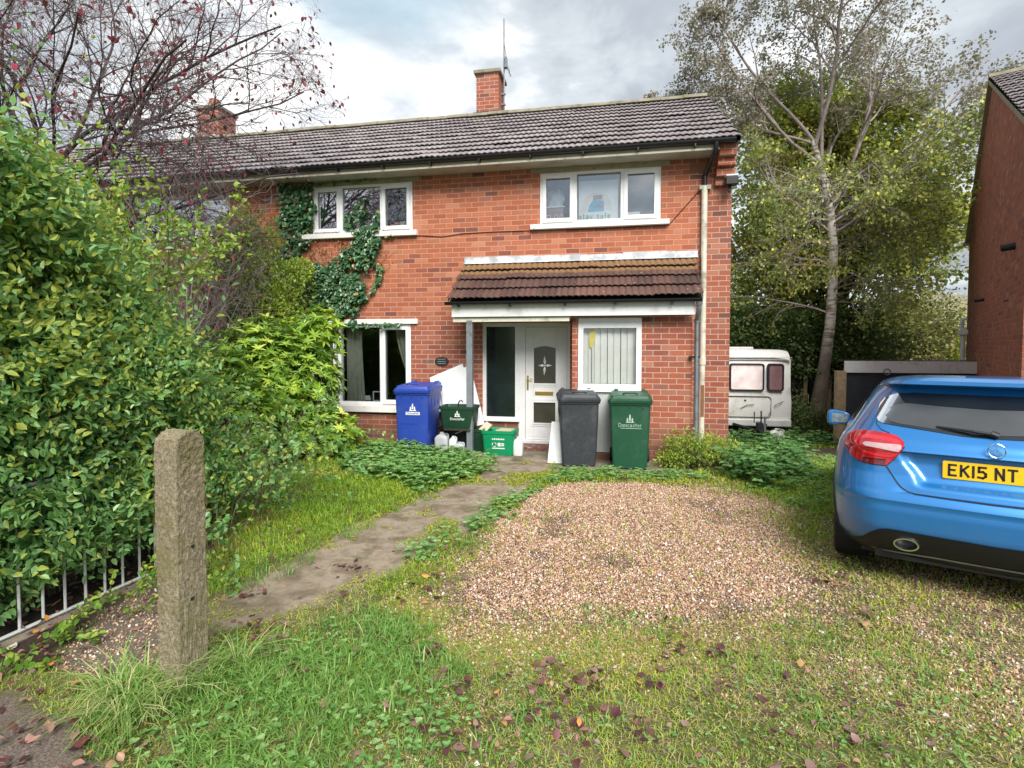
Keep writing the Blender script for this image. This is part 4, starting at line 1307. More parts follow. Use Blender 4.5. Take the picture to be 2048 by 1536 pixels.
MB().box(-13.62, -13.6, YW, 14.2, -.9, 4.74).build('side_wall', M['brick_side'], nbr)

# front door set
df = MB()
yo = YW + .02
frame_rect(df, DO[0], -1.66, .50, DO[3], .062, yo, yo + .07, .02)
df.box(-1.659, -1.545, yo - .004, yo + .066, .12, DO[3])
df.box(-1.544, -.84, yo, yo + .066, 2.055, DO[3])
df.box(-.839, DO[1], yo, yo + .066, .12, DO[3])
df.box(-1.60, -.80, yo - .05, yo + .066, .085, .145, .008)
dfo = df.build('door_frame', M['upvc_door'], house)
MB().box(-2.27, -1.64, yo - .05, yo + .06, .445, .498, .006).build('sill', M['upvc'], dfo)
MB().box(-2.215, -1.728, yo + .03, yo + .04, .52, 2.06).build('side_pane', M['pane_black'], dfo)
mb = MB(); wall_y(mb, DO[0], -1.662, .05, .444, YW + .03, [], .1); mb.build('brick_infill', M['brick_bay'], dfo)
dr = MB()
lx0, lx1, lz0, lz1 = -1.538, -.846, .15, 2.048
GU = (-1.403, -1.025, 1.10, 1.735); GD = (-1.408, -1.03, .43, .785)
# leaf made of stiles and rails round the two panes
dr.box(lx0, GU[0] - .002, yo + .012, yo + .056, lz0, lz1)
dr.box(GU[1] + .002, lx1, yo + .012, yo + .056, lz0, lz1)
dr.box(GU[0], GU[1], yo + .012, yo + .056, lz0, GD[2])
dr.box(GU[0], GU[1], yo + .012, yo + .056, GD[3], GU[2])
dr.box(GU[0], GU[1], yo + .012, yo + .056, GU[3], lz1)
arch = [(GU[0], GU[3] + .001)] + [(GU[0] + (GU[1] - GU[0]) * i / 12, GU[3] - .035 + .035 * math.sin(math.pi * i / 12)) for i in range(13)] + [(GU[1], GU[3] + .001)]
dr.prism(arch, yo + .012, yo + .056, 'y')
door = dr.build('door', M['upvc_door'], dfo)
mb = MB()
def arch_loop(e):
    x0, x1, z0, z1 = GU[0] - e, GU[1] + e, GU[2] - e, GU[3] + e
    L_ = [(x0, z0), (x1, z0)]
    return L_ + [(x1 - (x1 - x0) * i / 12, z1 - .035 + .035 * math.sin(math.pi * i / 12)) for i in range(13)]
ring_prism(mb, arch_loop(.055), arch_loop(.035), yo + .004, yo + .0125)
ring_prism(mb, arch_loop(.02), arch_loop(-.004), yo - .002, yo + .0125)
def rl(g_, e): return [(g_[0] - e, g_[2] - e), (g_[1] + e, g_[2] - e), (g_[1] + e, g_[3] + e), (g_[0] - e, g_[3] + e)]
ring_prism(mb, rl(GD, .055), rl(GD, .035), yo + .004, yo + .0125)
ring_prism(mb, rl(GD, .02), rl(GD, -.004), yo - .002, yo + .0125)
ring_prism(mb, [(lx0 + .045, lz0 + .05), (lx1 - .045, lz0 + .05), (lx1 - .045, lz1 - .09), (lx0 + .045, lz1 - .09)], [(lx0 + .052, lz0 + .057), (lx1 - .052, lz0 + .057), (lx1 - .052, lz1 - .097), (lx0 + .052, lz1 - .097)], yo + .006, yo + .0125)
mb.build('moulding', M['upvc_door'], door)
mb = MB(); frame_rect(mb, lx0 - .007, lx1 + .007, lz0 - .004, lz1 + .008, .007, yo + .016, yo + .03); mb.build('seal', M['grey_steel'], dfo)
MB().box(GU[0], GU[1], yo + .03, yo + .04, GU[2], GU[3]).build('pane', M['pane_obscure'], door)
MB().box(GD[0], GD[1], yo + .03, yo + .04, GD[2], GD[3]).build('pane', M['pane_obscure'], door)
mb = MB()
cxm, czm = -1.214, 1.405
def petal(cx_, cz_, L_, W_, ang):
    P_ = [(0, 0), (L_ * .4, W_), (L_, 0), (L_ * .4, -W_)]
    c_, s_ = math.cos(ang), math.sin(ang)
    mb.prism([(cx_ + p[0] * c_ - p[1] * s_, cz_ + p[0] * s_ + p[1] * c_) for p in P_], yo + .024, yo + .0305, 'y')
for a_, L_ in ((0, .12), (math.pi, .12), (math.pi * .52, .17), (-math.pi * .53, .17)): petal(cxm, czm, L_, .022, a_)
mb.build('leaded_motif', M['lead_sheet'], door)
mb = MB(); mb.box(-1.378, -1.07, yo + .0, yo + .0125, .903, .968, .004); mb.build('letterbox', M['gold'], door)
MB().box(-1.355, -1.093, yo - .004, yo - .0005, .920, .952).build('letterbox_flap', M['gold'], door)
mb = MB(); mb.box(-1.520, -1.488, yo + .001, yo + .012, .99, 1.235, .004)
mb.tube([(-1.504, yo + .005, 1.185), (-1.504, yo - .045, 1.185), (-1.41, yo - .045, 1.180)], .009, 8)
mb.build('handle', M['gold'], door)
room(DO[0], DO[1], .1, 2.12, YW, house, 'room_dark')

# porch: bay block, steel post, lean-to roof
mb = MB()
BW = (-.605, .34, 1.055, 2.158)
wall_y(mb, -.70, 1.066, -.25, 2.22, YB, [BW], .12)
mb.add([(-.70, YB, -.25), (-.70, YW, -.25), (-.70, YW, 2.22), (-.70, YB, 2.22)], [(0, 1, 2, 3)])
mb.add([(1.066, YB, -.25), (1.066, YW, -.25), (1.066, YW, 2.22), (1.066, YB, 2.22)], [(0, 3, 2, 1)])
bay = mb.build('porch_wall', M['brick_bay'], house)
bw = MB()
frame_rect(bw, BW[0], BW[1], BW[2], 2.085, .078, YB - .012, YB + .06, .10)
bw.box(BW[0], BW[1], YB + .0, YB + .05, 2.0855, BW[3])
bwo = bw.build('window', M['upvc'], house)
MB().box(BW[0] - .01, BW[1] + .012, YB - .05, YB - .013, 1.035, 1.075, .005).build('sill', M['upvc'], bwo)
gk = MB(); frame_rect(gk, -.530, .266, 1.152, 2.010, .008, YB - .004, YB + .02); gk.build('gasket', M['grey_steel'], bwo)
MB().box(-.527, .263, YB + .025, YB + .033, 1.155, 2.007).build('pane', M['pane_clear'], bwo)
room(BW[0], BW[1], BW[2], BW[3], YB - .04, house, 'room_grey', .62, .0)
MB().box(-.60, .345, YB - .012, YB + .005, .112, 1.034).build('white_panel', M['panel_grey'], house)
# box section post
mb = MB(); mb.box(-2.338, -2.242, 8.155, 8.245, .03, 2.135, .005)
mb.box(-2.37, -2.21, 8.12, 8.28, .03, .042); mb.build('porch_post', M['grey_steel'], house)
MB().box(-2.555, -.71, 8.165, YW - .01, 2.165, 2.182).build('porch_ceiling', M['soffit_cream'], house)
MB().box(-2.555, -.73, 8.165, 8.24, 2.11, 2.164).build('porch_beam', M['cream_paint'], house)
MB().box(-2.565, 1.075, 8.125, 8.163, 2.186, 2.372, .003).build('porch_fascia', M['fascia_white'], house)
MB().box(-2.565, -2.53, 8.164, YW, 2.186, 2.40).build('porch_fascia', M['fascia_white'], house)
pr = tile_roof('porch_roof', house, -2.59, 1.17, 8.02, 2.44, 8.97, 3.125, 4, 'porch_tile', step=.094, amp=.018, lift=.042, mossf=lambda s: -.18 + 1.0 * (s > .76), seed=9)
mb = MB()
for xe in (-2.588, 1.168):
    mb.add([(xe, 8.03, 2.40), (xe, 8.985, 3.09), (xe, 8.985, 3.14), (xe, 8.03, 2.46)], [(0, 1, 2, 3)])
mb.add([(-2.585, 8.04, 2.385), (1.165, 8.04, 2.385), (1.165, 8.98, 3.06), (-2.585, 8.98, 3.06)], [(0, 1, 2, 3)])
mb.build('roof_deck', M['dark_slate'], pr)
mb = MB()
fl = [-2.60, -1.62, -.87, -.13, .78, 1.19] if False else [-2.60, -1.42, -.62, .06, .72, 1.195]
for i, (a_, b_) in enumerate(zip(fl[:-1], fl[1:])):
    o3 = .006 * (i % 2)
    mb.box(a_, b_ + .02, 8.965 - o3, YW - .001, 3.145, 3.245 - .008 * (i % 3))
    mb.add([(a_, 8.965 - o3, 3.15), (b_ + .02, 8.965 - o3, 3.15), (b_ + .02, 8.875 - o3, 3.118), (a_, 8.875 - o3, 3.118)], [(0, 1, 2, 3)])
mb.build('lead_flashing', M['lead_sheet'], pr)
mb = MB()
yc, zc, rr = 8.045, 2.415, .05
arc = [(yc + rr * math.cos(math.radians(a)), zc + rr * math.sin(math.radians(a))) for a in range(180, 361, 20)]
arci = [(yc + (rr - .006) * math.cos(math.radians(a)), zc + (rr - .006) * math.sin(math.radians(a))) for a in range(360, 179, -20)]
mb.prism(arc + arci, -2.64, 1.16, 'x')
pg_ = mb.build('porch_gutter', M['black_gutter'], house)
for x_ in (-2.45, -1.64, -.80, -.06, .74): MB().box(x_, x_ + .025, 8.03, 8.124, 2.335, 2.364).build('gutter_bracket', M['black_gutter'], pg_)
# down pipes
mb = MB(); xg, yg = 1.122, 8.27
mb.tube([(xg, 8.06, 2.38), (xg, 8.08, 2.33)], .045, 10)
mb.tube([(xg, 8.08, 2.33), (xg, 8.10, 2.24), (xg, yg, 2.10), (xg, yg, .0)], .036, 10)
mb.tube([(xg, yg, 2.13), (xg, yg, 2.08)], .042, 10)
dp = mb.build('downpipe', M['grey_steel'], house, smooth=True)
mb = MB(); mb.box(1.02, 1.17, 8.24, 8.335, 1.56, 1.59); mb.build('pipe_clip', M['black_gutter'], dp)
xw, yw_ = 1.30, YW - .06
mb = MB(); mb.tube([(xw, yw_, 4.22), (xw, yw_, 1.45)], .046, 12); mb.tube([(xw - .005, yw_, 1.50), (xw - .005, yw_, .0)], .046, 12)
mb.tube([(xw - .003, yw_, 1.56), (xw - .003, yw_, 1.44)], .056, 12)
dp = mb.build('downpipe', M['cream_paint'], house, smooth=True)
mb = MB(); mb.box(1.22, 1.39, YW - .10, YW - .002, 4.17, 4.23); mb.build('pipe_clip', M['soffit_cream'], dp)
mb = MB(); mb.tube([(1.40, 8.54, 4.77), (1.40, 8.54, 4.66), (1.385, 8.60, 4.60), (1.315, 8.88, 4.44), (xw, yw_, 4.38), (xw, yw_, 4.20)], .038, 10)
mb.build('swan_neck', M['black_gutter'], dp, smooth=True)
mb = MB(); mb.box(1.275, 1.325, yw_ - .048, yw_ - .040, .62, 1.12); mb.build('stain', M['rust'], dp)
# oval number plaque
mb = MB(); n_ = 24
mb.prism([(-3.015 + .125 * math.cos(6.283 * i / n_), 1.465 + .078 * math.sin(6.283 * i / n_)) for i in range(n_)], YW - .022, YW - .001, 'y')
pl = mb.build('house_plaque', M['dark_slate'], house)
mb = MB()
for z in (1.495, 1.455, 1.42): mb.box(-3.09, -2.94, YW - .026, YW - .023, z, z + .014)
mb.build('relief', M['grey_steel'], pl)
# cable clipped along the wall
mb = MB()
mb.tube([(-3.44, YW - .012, 3.655), (-3.0, YW - .012, 3.615), (-2.62, YW - .012, 3.655), (-2.1, YW - .012, 3.665), (-1.45, YW - .012, 3.66), (-.3, YW - .012, 3.64), (.776, YW - .012, 3.662), (.95, YW - .012, 3.86), (1.22, YW - .012, 4.16)], .006, 5)
mb.build('cable', M['black_gutter'], house)
mb = MB(); mb.tube([(-5.66, YW - .02, 4.62), (-5.66, YW - .02, 2.9)], .008, 5); mb.box(-5.72, -5.58, YW - .02, YW - .005, 4.07, 4.085); mb.build('cable', M['timber_pale'], house)
mb = MB(); mb.box(1.08, 1.38, YW - .004, YW + .02, 4.46, 4.60); mb.build('air_vent', M['rust'], house)
# floodlight on the corner
fl_ = MB(); fl_.box(1.575, 1.755, 8.72, 8.86, 4.175, 4.30, .012)
flo = fl_.build('floodlight', M['black_plastic'], house)
MB().box(1.58, 1.75, 8.715, 8.85, 4.301, 4.325, .006).build('floodlight_lid', M['jug_white'], flo)
MB().box(1.63, 1.67, 8.80, 8.86, 4.09, 4.174).build('sensor', M['black_plastic'], flo)
MB().box(1.63, 1.69, 8.861, 8.985, 4.19, 4.24).build('bracket', M['grey_steel'], flo)

# slab and step
MB().box(-2.62, -.98, 7.92, 8.985, -.2, .035, .01).build('porch_slab', M['concrete'], None)
props(bpy.data.objects['porch_slab'], kind='structure')
MB().box(-.975, .62, 7.40, 8.325, -.2, .014, .008).build('bin_slab', M['concrete'], None)
props(bpy.data.objects['bin_slab'], kind='structure')
MB().box(-1.62, -1.10, 8.62, 8.985, .036, .085, .006).build('door_step', M['door_step'], house)
MB().box(-1.60, -1.06, YW - .012, YW + .012, .036, .10).build('threshold', M['door_step'], house)

# things seen in the windows
t_ = thing('curtains', 'cream curtains hanging in the ground floor front window', 'curtains', (-4.6, YW + .2, .7))
def drape(name, xa0, xa1, xb0, xb1, z0, z1, y, par, mt='curtain_cream', folds=5, mid=None):
    V_, F_ = [], []
    N_, K_ = 40, 10
    for j in range(K_ + 1):
        s = j / K_; z = z1 + (z0 - z1) * s
        a_ = xa0 + (xb0 - xa0) * (s ** 1.6 if mid is None else 1 - (1 - s) ** 1.0)
        b_ = xa1 + (xb1 - xa1) * (s ** 1.6)
        for i in range(N_ + 1):
            u_ = i / N_
            V_.append((a_ + (b_ - a_) * u_, y + .025 * math.sin(u_ * folds * 2 * math.pi + .5 * s), z))
    for j in range(K_):
        for i in range(N_):
            q_ = j * (N_ + 1) + i
            F_.append((q_, q_ + 1, q_ + N_ + 2, q_ + N_ + 1))
    return mesh_obj(name, V_, F_, M[mt], par, smooth=True)
drape('drape', -4.92, -4.62, -4.92, -4.56, .70, 2.10, YW + .20, t_, folds=4)
drape('drape', -3.96, -3.60, -3.66, -3.60, 1.02, 2.10, YW + .20, t_, folds=3)
drape('drape', -5.28, -5.02, -5.28, -5.02, .70, 2.10, YW + .20, t_, folds=4)
mb = MB(); frame_rect(mb, -4.43, -4.19, .72, .90, .016, YW + .24, YW + .26)
props(mb.build('picture_frame', M['upvc'], None, org=Vector((-4.3, YW + .24, .7))), 'thin white frame standing on the ground floor window ledge', 'picture frame')
mb = MB(); mb.prism([(-4.66, .735), (-4.46, .735), (-4.48, .82), (-4.69, .82)], YW + .22, YW + .23, 'y')
props(mb.build('greeting_card', M['board_white'], None, org=Vector((-4.57, YW + .22, .73))), 'small pale card leaning on the ground floor window ledge', 'card')
# vertical blind in the porch window
t_ = thing('vertical_blind', 'white vertical blind with a yellow patch in the porch window', 'blind', (-.13, YB + .12, 1.1))
xx = -.55
gaps = {3: .010, 5: .012}
for i in range(9):
    wv = .094
    mb = MB(); tw = .018 * (1 if i % 2 else -1) * .3 - .012
    mb.add([(xx, YB + .11 + tw, 1.12), (xx + wv, YB + .11 - tw, 1.12), (xx + wv, YB + .11 - tw, 2.03), (xx, YB + .11 + tw, 2.03)], [(0, 1, 2, 3)])
    mb.build('slat', M['vertical_blind'], t_)
    xx += wv + gaps.get(i, .001)
mb = MB(); pts_ = [(-.435, 1.72), (-.445, 1.85), (-.42, 1.96), (-.365, 1.99), (-.345, 1.92), (-.36, 1.82), (-.40, 1.70)]
mb.prism(pts_, YB + .078, YB + .082, 'y'); mb.build('yellow_patch', M['yellow_print'], t_)
mb = MB(); mb.box(-.408, -.400, YB + .085, YB + .087, 1.16, 1.70); mb.build('shadow_gap', M['black_plastic'], t_)
# painted banner in the upper right window
t_ = thing('painted_banner', 'hand painted rainbow banner with green letters in the upper right window', 'banner', (-.33, YW + .10, 3.8))
yb_ = YW + .115
MB().box(-.665, -.02, yb_, yb_ + .004, 3.80, 4.46).build('sheet', M['banner_paper'], t_)
def arc_band(mb, cx_, cz_, r0, r1, y0, y1, a0=0, a1=180, n_=22):
    P_ = [(cx_ + r1 * math.cos(math.radians(a0 + (a1 - a0) * i / n_)), cz_ + r1 * math.sin(math.radians(a0 + (a1 - a0) * i / n_))) for i in range(n_ + 1)]
    Q_ = [(cx_ + r0 * math.cos(math.radians(a1 - (a1 - a0) * i / n_)), cz_ + r0 * math.sin(math.radians(a1 - (a1 - a0) * i / n_))) for i in range(n_ + 1)]
    mb.prism(P_ + Q_, y0, y1, 'y')
mb = MB(); arc_band(mb, -.37, 4.02, .20, .245, yb_ - .004, yb_ - .001, -15, 195); mb.build('arch', M['paint_cream'], t_)
mb = MB(); arc_band(mb, -.37, 4.02, .150, .195, yb_ - .005, yb_ - .002, -15, 195); mb.build('arch', M['paint_cream'], t_)
mb = MB(); mb.prism([(-.515, 3.955), (-.25, 3.955), (-.25, 4.10), (-.28, 4.13), (-.43, 4.14), (-.49, 4.06)], yb_ - .007, yb_ - .005, 'y'); mb.build('blue_shape', M['paint_blue'], t_)
mb = MB(); mb.prism([(-.43, 4.145), (-.28, 4.15), (-.28, 4.22), (-.43, 4.215)], yb_ - .007, yb_ - .005, 'y'); mb.prism([(-.42, 4.02), (-.25, 4.02), (-.25, 4.04), (-.42, 4.04)], yb_ - .010, yb_ - .008, 'y')
mb.prism([(-.36, 4.045), (-.31, 4.045), (-.335, 4.09)], yb_ - .010, yb_ - .008, 'y'); mb.build('brown_shapes', M['paint_brown'], t_)
mb = MB(); strokes(mb, "stay safe", -.655, 3.835, .085, .012, lambda u, v: (u, yb_ - .006, v), sp=.30, cw=.62)
mb.build('lettering', M['paint_green'], t_)
# bag, doll's house and box in the same window
mb = MB()
bm_ = bmesh.new(); bmesh.ops.create_icosphere(bm_, subdivisions=3, radius=1.0)
rn = random.Random(4)
for v in bm_.verts:
    d_ = 1 + .18 * math.sin(5 * v.co.x + 2) * math.cos(4 * v.co.z) + .08 * math.sin(11 * v.co.x + 7 * v.co.y)
    v.co = Vector((v.co.x * .15 * d_, v.co.y * .08 * d_, v.co.z * .155 * d_))
mb.bm(bm_, Matrix.Translation((-1.07, YW + .30, 4.235)))
props(mb.build('plastic_bag', M['plastic_bag'], None, smooth=True, org=Vector((-1.07, YW + .30, 4.08))), 'white plastic bag on the dolls house behind the upper right window', 'bag')
t_ = thing('dolls_house', 'grey toy house behind the left pane of the upper right window', 'toy house', (-1.05, YW + .28, 3.78))
MB().box(-1.24, -.93, YW + .20, YW + .42, 3.78, 4.07).build('wall', M['paint_brown'], t_)
mb = MB(); mb.box(-1.25, -.90, YW + .18, YW + .43, 4.071, 4.09); mb.build('roof', M['upvc'], t_)
for a_ in (-1.20, -1.08, -.99):
    mb = MB(); frame_rect(mb, a_, a_ + .06, 3.86, 3.95, .008, YW + .19, YW + .20); mb.build('window', M['upvc'], t_)
props(MB().box(.10, .33, YW + .16, YW + .22, 3.83, 3.93).build('small_box', M['jug_white'], None, org=Vector((.2, YW + .16, 3.83))), 'pale little box behind the right pane of the upper right window', 'box')
# soft toys behind the right pane of the upper left window
for i, (x_, z_, r_, mt_) in enumerate([(-3.98, 3.86, .05, 'pink_fabric'), (-3.90, 3.90, .045, 'pink_fabric'), (-3.79, 3.885, .07, 'curtain_cream'), (-3.97, 3.98, .04, 'lamp_deep')]):
    mb = MB()
    for (dx, dz, s) in ((0, 0, 1.0), (-.5, .75, .35), (.5, .75, .35)):
        bm_ = bmesh.new(); bmesh.ops.create_icosphere(bm_, subdivisions=2, radius=r_ * s)
        mb.bm(bm_, Matrix.Translation((x_ + dx * r_, YW + .16, z_ + dz * r_)))
    lb = ['small pink soft toy at the left of the upper left window', 'round pink soft toy between others in the upper left window', 'large cream soft toy at the right of the upper left window', 'dark red soft toy above the pink ones in the upper left window'][i]
    props(mb.build('soft_toy', M[mt_], None, smooth=True, org=Vector((x_, YW + .16, z_ - r_))), lb, 'soft toy', 'soft toys in the upper left window')
# ---------------------------------------------------------------- wheelie bins
def crest(mb, cx_, cz_, s, y, kind=0):
    """small crest over a line of lettering"""
    for (dx, dz, w_, h_) in ((-.30, .0, .20, .42), (-.02, .18, .24, .60), (.26, .0, .20, .42)):
        P_ = [(cx_ + s * (dx - w_ / 2), cz_ + s * dz), (cx_ + s * (dx + w_ / 2), cz_ + s * dz), (cx_ + s * (dx + w_ * .35), cz_ + s * (dz + h_)), (cx_ + s * dx, cz_ + s * (dz + h_ * 1.25)), (cx_ + s * (dx - w_ * .35), cz_ + s * (dz + h_))]
        mb.prism(P_, y - .002, y, 'y')
    mb.prism([(cx_ - s * .5, cz_ - s * .06), (cx_ + s * .5, cz_ - s * .06), (cx_ + s * .42, cz_ + s * .06), (cx_ - s * .42, cz_ + s * .06)], y - .0015, y, 'y')


def wheelie_bin(name, label, loc, rot, mt, logo=None, panel=False, number=None):
    o = thing(name, label, 'wheelie bin', loc, rot, world=False)
    # tapered tub: rings from the foot to the rim (x half width, front y, back y)
    prof = [(.0, .225, .03, .52), (.02, .235, .012, .535), (.30, .252, .006, .585), (.62, .265, .0, .63), (.86, .274, -.006, .665), (.90, .276, -.008, .668), (.905, .292, -.026, .69), (.965, .294, -.03, .69)]
    V_, F_ = [], []
    nseg = 0
    for (z, hw, y0, y1) in prof:
        R_ = rrect(-hw, hw, y0, y1, .032, 4)
        nseg = len(R_)
        V_ += [(p[0], p[1], z) for p in R_]
    for i in range(len(prof) - 1):
        for k in range(nseg):
            k2 = (k + 1) % nseg
            F_.append((i * nseg + k, i * nseg + k2, (i + 1) * nseg + k2, (i + 1) * nseg + k))
    F_.append(tuple(range(nseg)))
    mb = MB(); mb.add(V_, F_)
    if panel:   # raised ribs on the front
        for (a, b) in ((-.14, -.02),):
            P_ = rrect(-.20, .10, .06, .46, .03, 4); Q_ = rrect(-.185, .085, .075, .445, .025, 4)
            ring_prism(mb, P_, Q_, -.004, .012, 'y')
    for sx in (-1, 1):
        for yy_ in (.17, .34, .50): mb.box(sx * .268 - .010, sx * .268 + .010, yy_ - .008, yy_ + .008, .70, .895)
    for xx_ in (-.17, 0, .17): mb.box(xx_ - .006, xx_ + .006, -.024, -.004, .862, .904)
    body = mb.build('body', M[mt], o, smooth=True)
    # lid: domed with a rim and two hinge ends
    lp = [(.935, .298, -.045, .70), (.968, .303, -.05, .715), (.970, .292, -.038, .71), (.990, .290, -.036, .705), (.992, .276, -.020, .70), (1.030, .262, -.002, .68), (1.036, .250, .012, .665), (1.030, .225, .04, .64)]
    V_, F_ = [], []
    for (z, hw, y0, y1) in lp:
        R_ = rrect(-hw, hw, y0, y1, .05, 4)
        V_ += [(p[0], p[1], z + .02 * (p[1] / .7)) for p in R_]
    for i in range(len(lp) - 1):
        for k in range(nseg):
            k2 = (k + 1) % nseg
            F_.append((i * nseg + k, i * nseg + k2, (i + 1) * nseg + k2, (i + 1) * nseg + k))
    F_.append(tuple((len(lp) - 1) * nseg + k for k in range(nseg)))
    mb = MB(); mb.add(V_, F_)
    mb.tube([(-.10, .05, 1.052), (-.07, .02, 1.068), (.07, .02, 1.068), (.10, .05, 1.052)], .012, 6)
    for sx in (-1, 1):
        mb.box(sx * .20 - .03, sx * .20 + .03, .60, .74, 1.02, 1.075, .01)
    mb.build('lid', M[mt], o, smooth=True)
    mb = MB(); mb.tube([(-.24, .77, 1.03), (.24, .77, 1.03)], .018, 8)
    for sx in (-1, 1): mb.tube([(sx * .22, .66, .96), (sx * .22, .77, 1.03)], .014, 6)
    mb.build('handle', M[mt], o)
    for sx in (-1, 1):
        mb = MB(); mb.lathe([(.02, -.022), (.085, -.025), (.10, -.018), (.10, .018), (.085, .025), (.02, .022)], (sx * .262, .575, .10), 18, 'x')
        mb.build('wheel', M['black_rubber'], o, smooth=True)
    if logo == 'blue':
        mb = MB(); crest(mb, .015, .655, .12, -.003)
        mb.build('crest', M['print_white'], body)
        mb = MB(); mb.box(-.10, .13, -.0045, -.0035, .585, .632)
        mb.build('logo_band', M['print_white'], body)
        mb = MB(); h_ = .03; strokes(mb, 'Doncaster', .015 - text_width('Doncaster', h_) / 2, .597, h_, .0055, lambda u, v: (u, -.0055, v)); mb.build('lettering', M['bin_blue'], body)
    if logo == 'green':
        mb = MB(); crest(mb, .0, .665, .12, -.003); mb.build('crest', M['print_pale_green'], body)
        mb = MB(); h_ = .048; w_ = text_width('Doncaster', h_); strokes(mb, 'Doncaster', -w_ / 2, .60, h_, .007, lambda u, v: (u, -.003, v))
        mb.box(-.13, .16, -.004, -.002, .575, .582); mb.build('lettering', M['print_pale_green'], body)
    if number:
        mb = MB(); strokes(mb, number, .10, .58, .21, .038, lambda u, v: (.262 + (v - .45) * .045, u, v), sp=.42, cw=.60)
        mb.build('house_number', M['print_white'], body)
    return o


wheelie_bin('wheelie_bin', 'blue wheelie bin with a white crest under the front window', (-3.155, 7.93, .075), 0.03, 'bin_blue', 'blue', panel=True)
wheelie_bin('wheelie_bin', 'dark grey wheelie bin marked 21 beside the front door', (-.535, 7.66, .015), .16, 'bin_charcoal', None, number='21')
wheelie_bin('wheelie_bin', 'dark green wheelie bin with a pale crest below the porch window', (.165, 7.63, .015), -.01, 'bin_green', 'green')


# ---------------------------------------------------------------- recycling boxes and clutter under the porch
def tub(name, label, loc, rot, mt, w_=.52, d_=.38, h_=.36, logo=None, lab2=None):
    o = thing(name, label, 'recycling box', loc, rot, world=False)
    prof = [(0, w_ * .42, d_ * .42), (.015, w_ * .43, d_ * .43), (h_ * .86, w_ * .475, d_ * .475), (h_ * .87, w_ * .50, d_ * .50), (h_, w_ * .505, d_ * .505), (h_, w_ * .485, d_ * .48), (h_ * .9, w_ * .46, d_ * .455), (.03, w_ * .42, d_ * .41)]
    V_, F_ = [], []
    for z, a, b in prof:
        R_ = rrect(-a, a, -b, b, .05, 4); n_ = len(R_)
        V_ += [(p[0], p[1], z) for p in R_]
    for i in range(len(prof) - 1):
        for k in range(n_):
            k2 = (k + 1) % n_
            F_.append((i * n_ + k, i * n_ + k2, (i + 1) * n_ + k2, (i + 1) * n_ + k))
    F_.append(tuple(range(n_))); F_.append(tuple((len(prof) - 1) * n_ + k for k in range(n_)))
    mb = MB(); mb.add(V_, F_); b_ = mb.build('body', M[mt], o, smooth=True)
    yf = -d_ * .455
    mb = MB()
    if logo == 'crest':
        pl_ = lambda u, v: (u, -d_ * .42 - (v / h_) * d_ * .045 - .014, v)
        m2 = MB(); crest(m2, .02, h_ * .56, .10, 0.0); m2.v = [(p[0], -d_ * .47 + p[1], p[2]) for p in m2.v]; m2.build('crest', M['print_white'], b_)
        hh_ = .036; strokes(mb, 'Doncaster', .02 - text_width('Doncaster', hh_) / 2, h_ * .40, hh_, .007, pl_)
    if logo == 'recycle':
        pl_ = lambda u, v: (u, -d_ * .42 - (v / h_) * d_ * .055 - .008, v)
        for (z, a, b) in ((.245, -.09, .11),):
            for i in range(7): mb.add([pl_(a + i * .029, z), pl_(a + i * .029 + .022, z), pl_(a + i * .029 + .022, z + .022 + .006 * (i % 2)), pl_(a + i * .029, z + .022)], [(0, 1, 2, 3)])
        for (cx_, cz_) in ((-.055, .17),):
            for i in range(3):
                t0 = i * 2.094
                pts = [(cx_ + .032 * math.cos(t0 + s * .35), cz_ + .032 * math.sin(t0 + s * .35)) for s in range(5)]
                for p, q_ in zip(pts[:-1], pts[1:]):
                    dx, dz = q_[0] - p[0], q_[1] - p[1]; L_ = math.hypot(dx, dz); nx, nz = -dz / L_ * .006, dx / L_ * .006
                    mb.add([pl_(p[0] + nx, p[1] + nz), pl_(p[0] - nx, p[1] - nz), pl_(q_[0] - nx, q_[1] - nz), pl_(q_[0] + nx, q_[1] + nz)], [(0, 1, 2, 3)])
        for (a, b, c, d) in ((0, .045, .145, .20), (.055, .10, .15, .165), (.055, .10, .175, .195), (-.09, .11, .105, .122)):
            mb.add([pl_(a, c), pl_(b, c), pl_(b, d), pl_(a, d)], [(0, 1, 2, 3)])
    if logo: mb.build('lettering' if logo == 'crest' else 'printing', M['print_white'], b_)
    return o


tub('recycling_box', 'bright green recycling box standing beside the door', (-1.825, 8.30, .036), 0, 'box_green', .545, .40, .385, 'recycle')
props(MB().prism([(-1.87, 8.18), (-1.62, 8.16), (-1.60, 8.36), (-1.83, 8.40)], .405, .425, 'z').build('paper_bundle', M['cardboard'], None, org=Vector((-1.75, 8.3, .405))), 'flat cardboard lying on top of the bright green box', 'cardboard')
tub('recycling_box', 'dark green box stacked high beside the blue bin', (-2.50, 8.33, .43), 0, 'box_dark_green', .58, .42, .35, 'crest')
tub('recycling_box', 'dark green box on the slab behind the steel post', (-2.20, 8.52, .036), 0, 'box_dark_green', .40, .34, .36)
tub('recycling_box', 'black tub on the slab under the stacked dark green box', (-2.58, 8.48, .036), 0, 'black_plastic', .56, .36, .39)
mb = MB(); mb.tube([(-2.47, 8.16, .70), (-2.47, 8.16, .83), (-2.45, 8.16, .87), (-2.42, 8.16, .88), (-2.395, 8.16, .85)], .010, 6)
props(mb.build('hook', M['black_plastic'], None, org=Vector((-2.47, 8.16, .70))), 'curved hook sticking up from the stacked dark green box', 'hook')
mb = MB(); mb.box(-2.70, -2.27, 8.12, 8.19, .405, .43); mb.tube([(-2.5, 8.10, .36), (-2.38, 8.09, .41)], .012, 6)
props(mb.build('timber_offcut', M['timber_dark'], None, org=Vector((-2.5, 8.15, .40))), 'dark timber batten under the stacked box', 'timber')


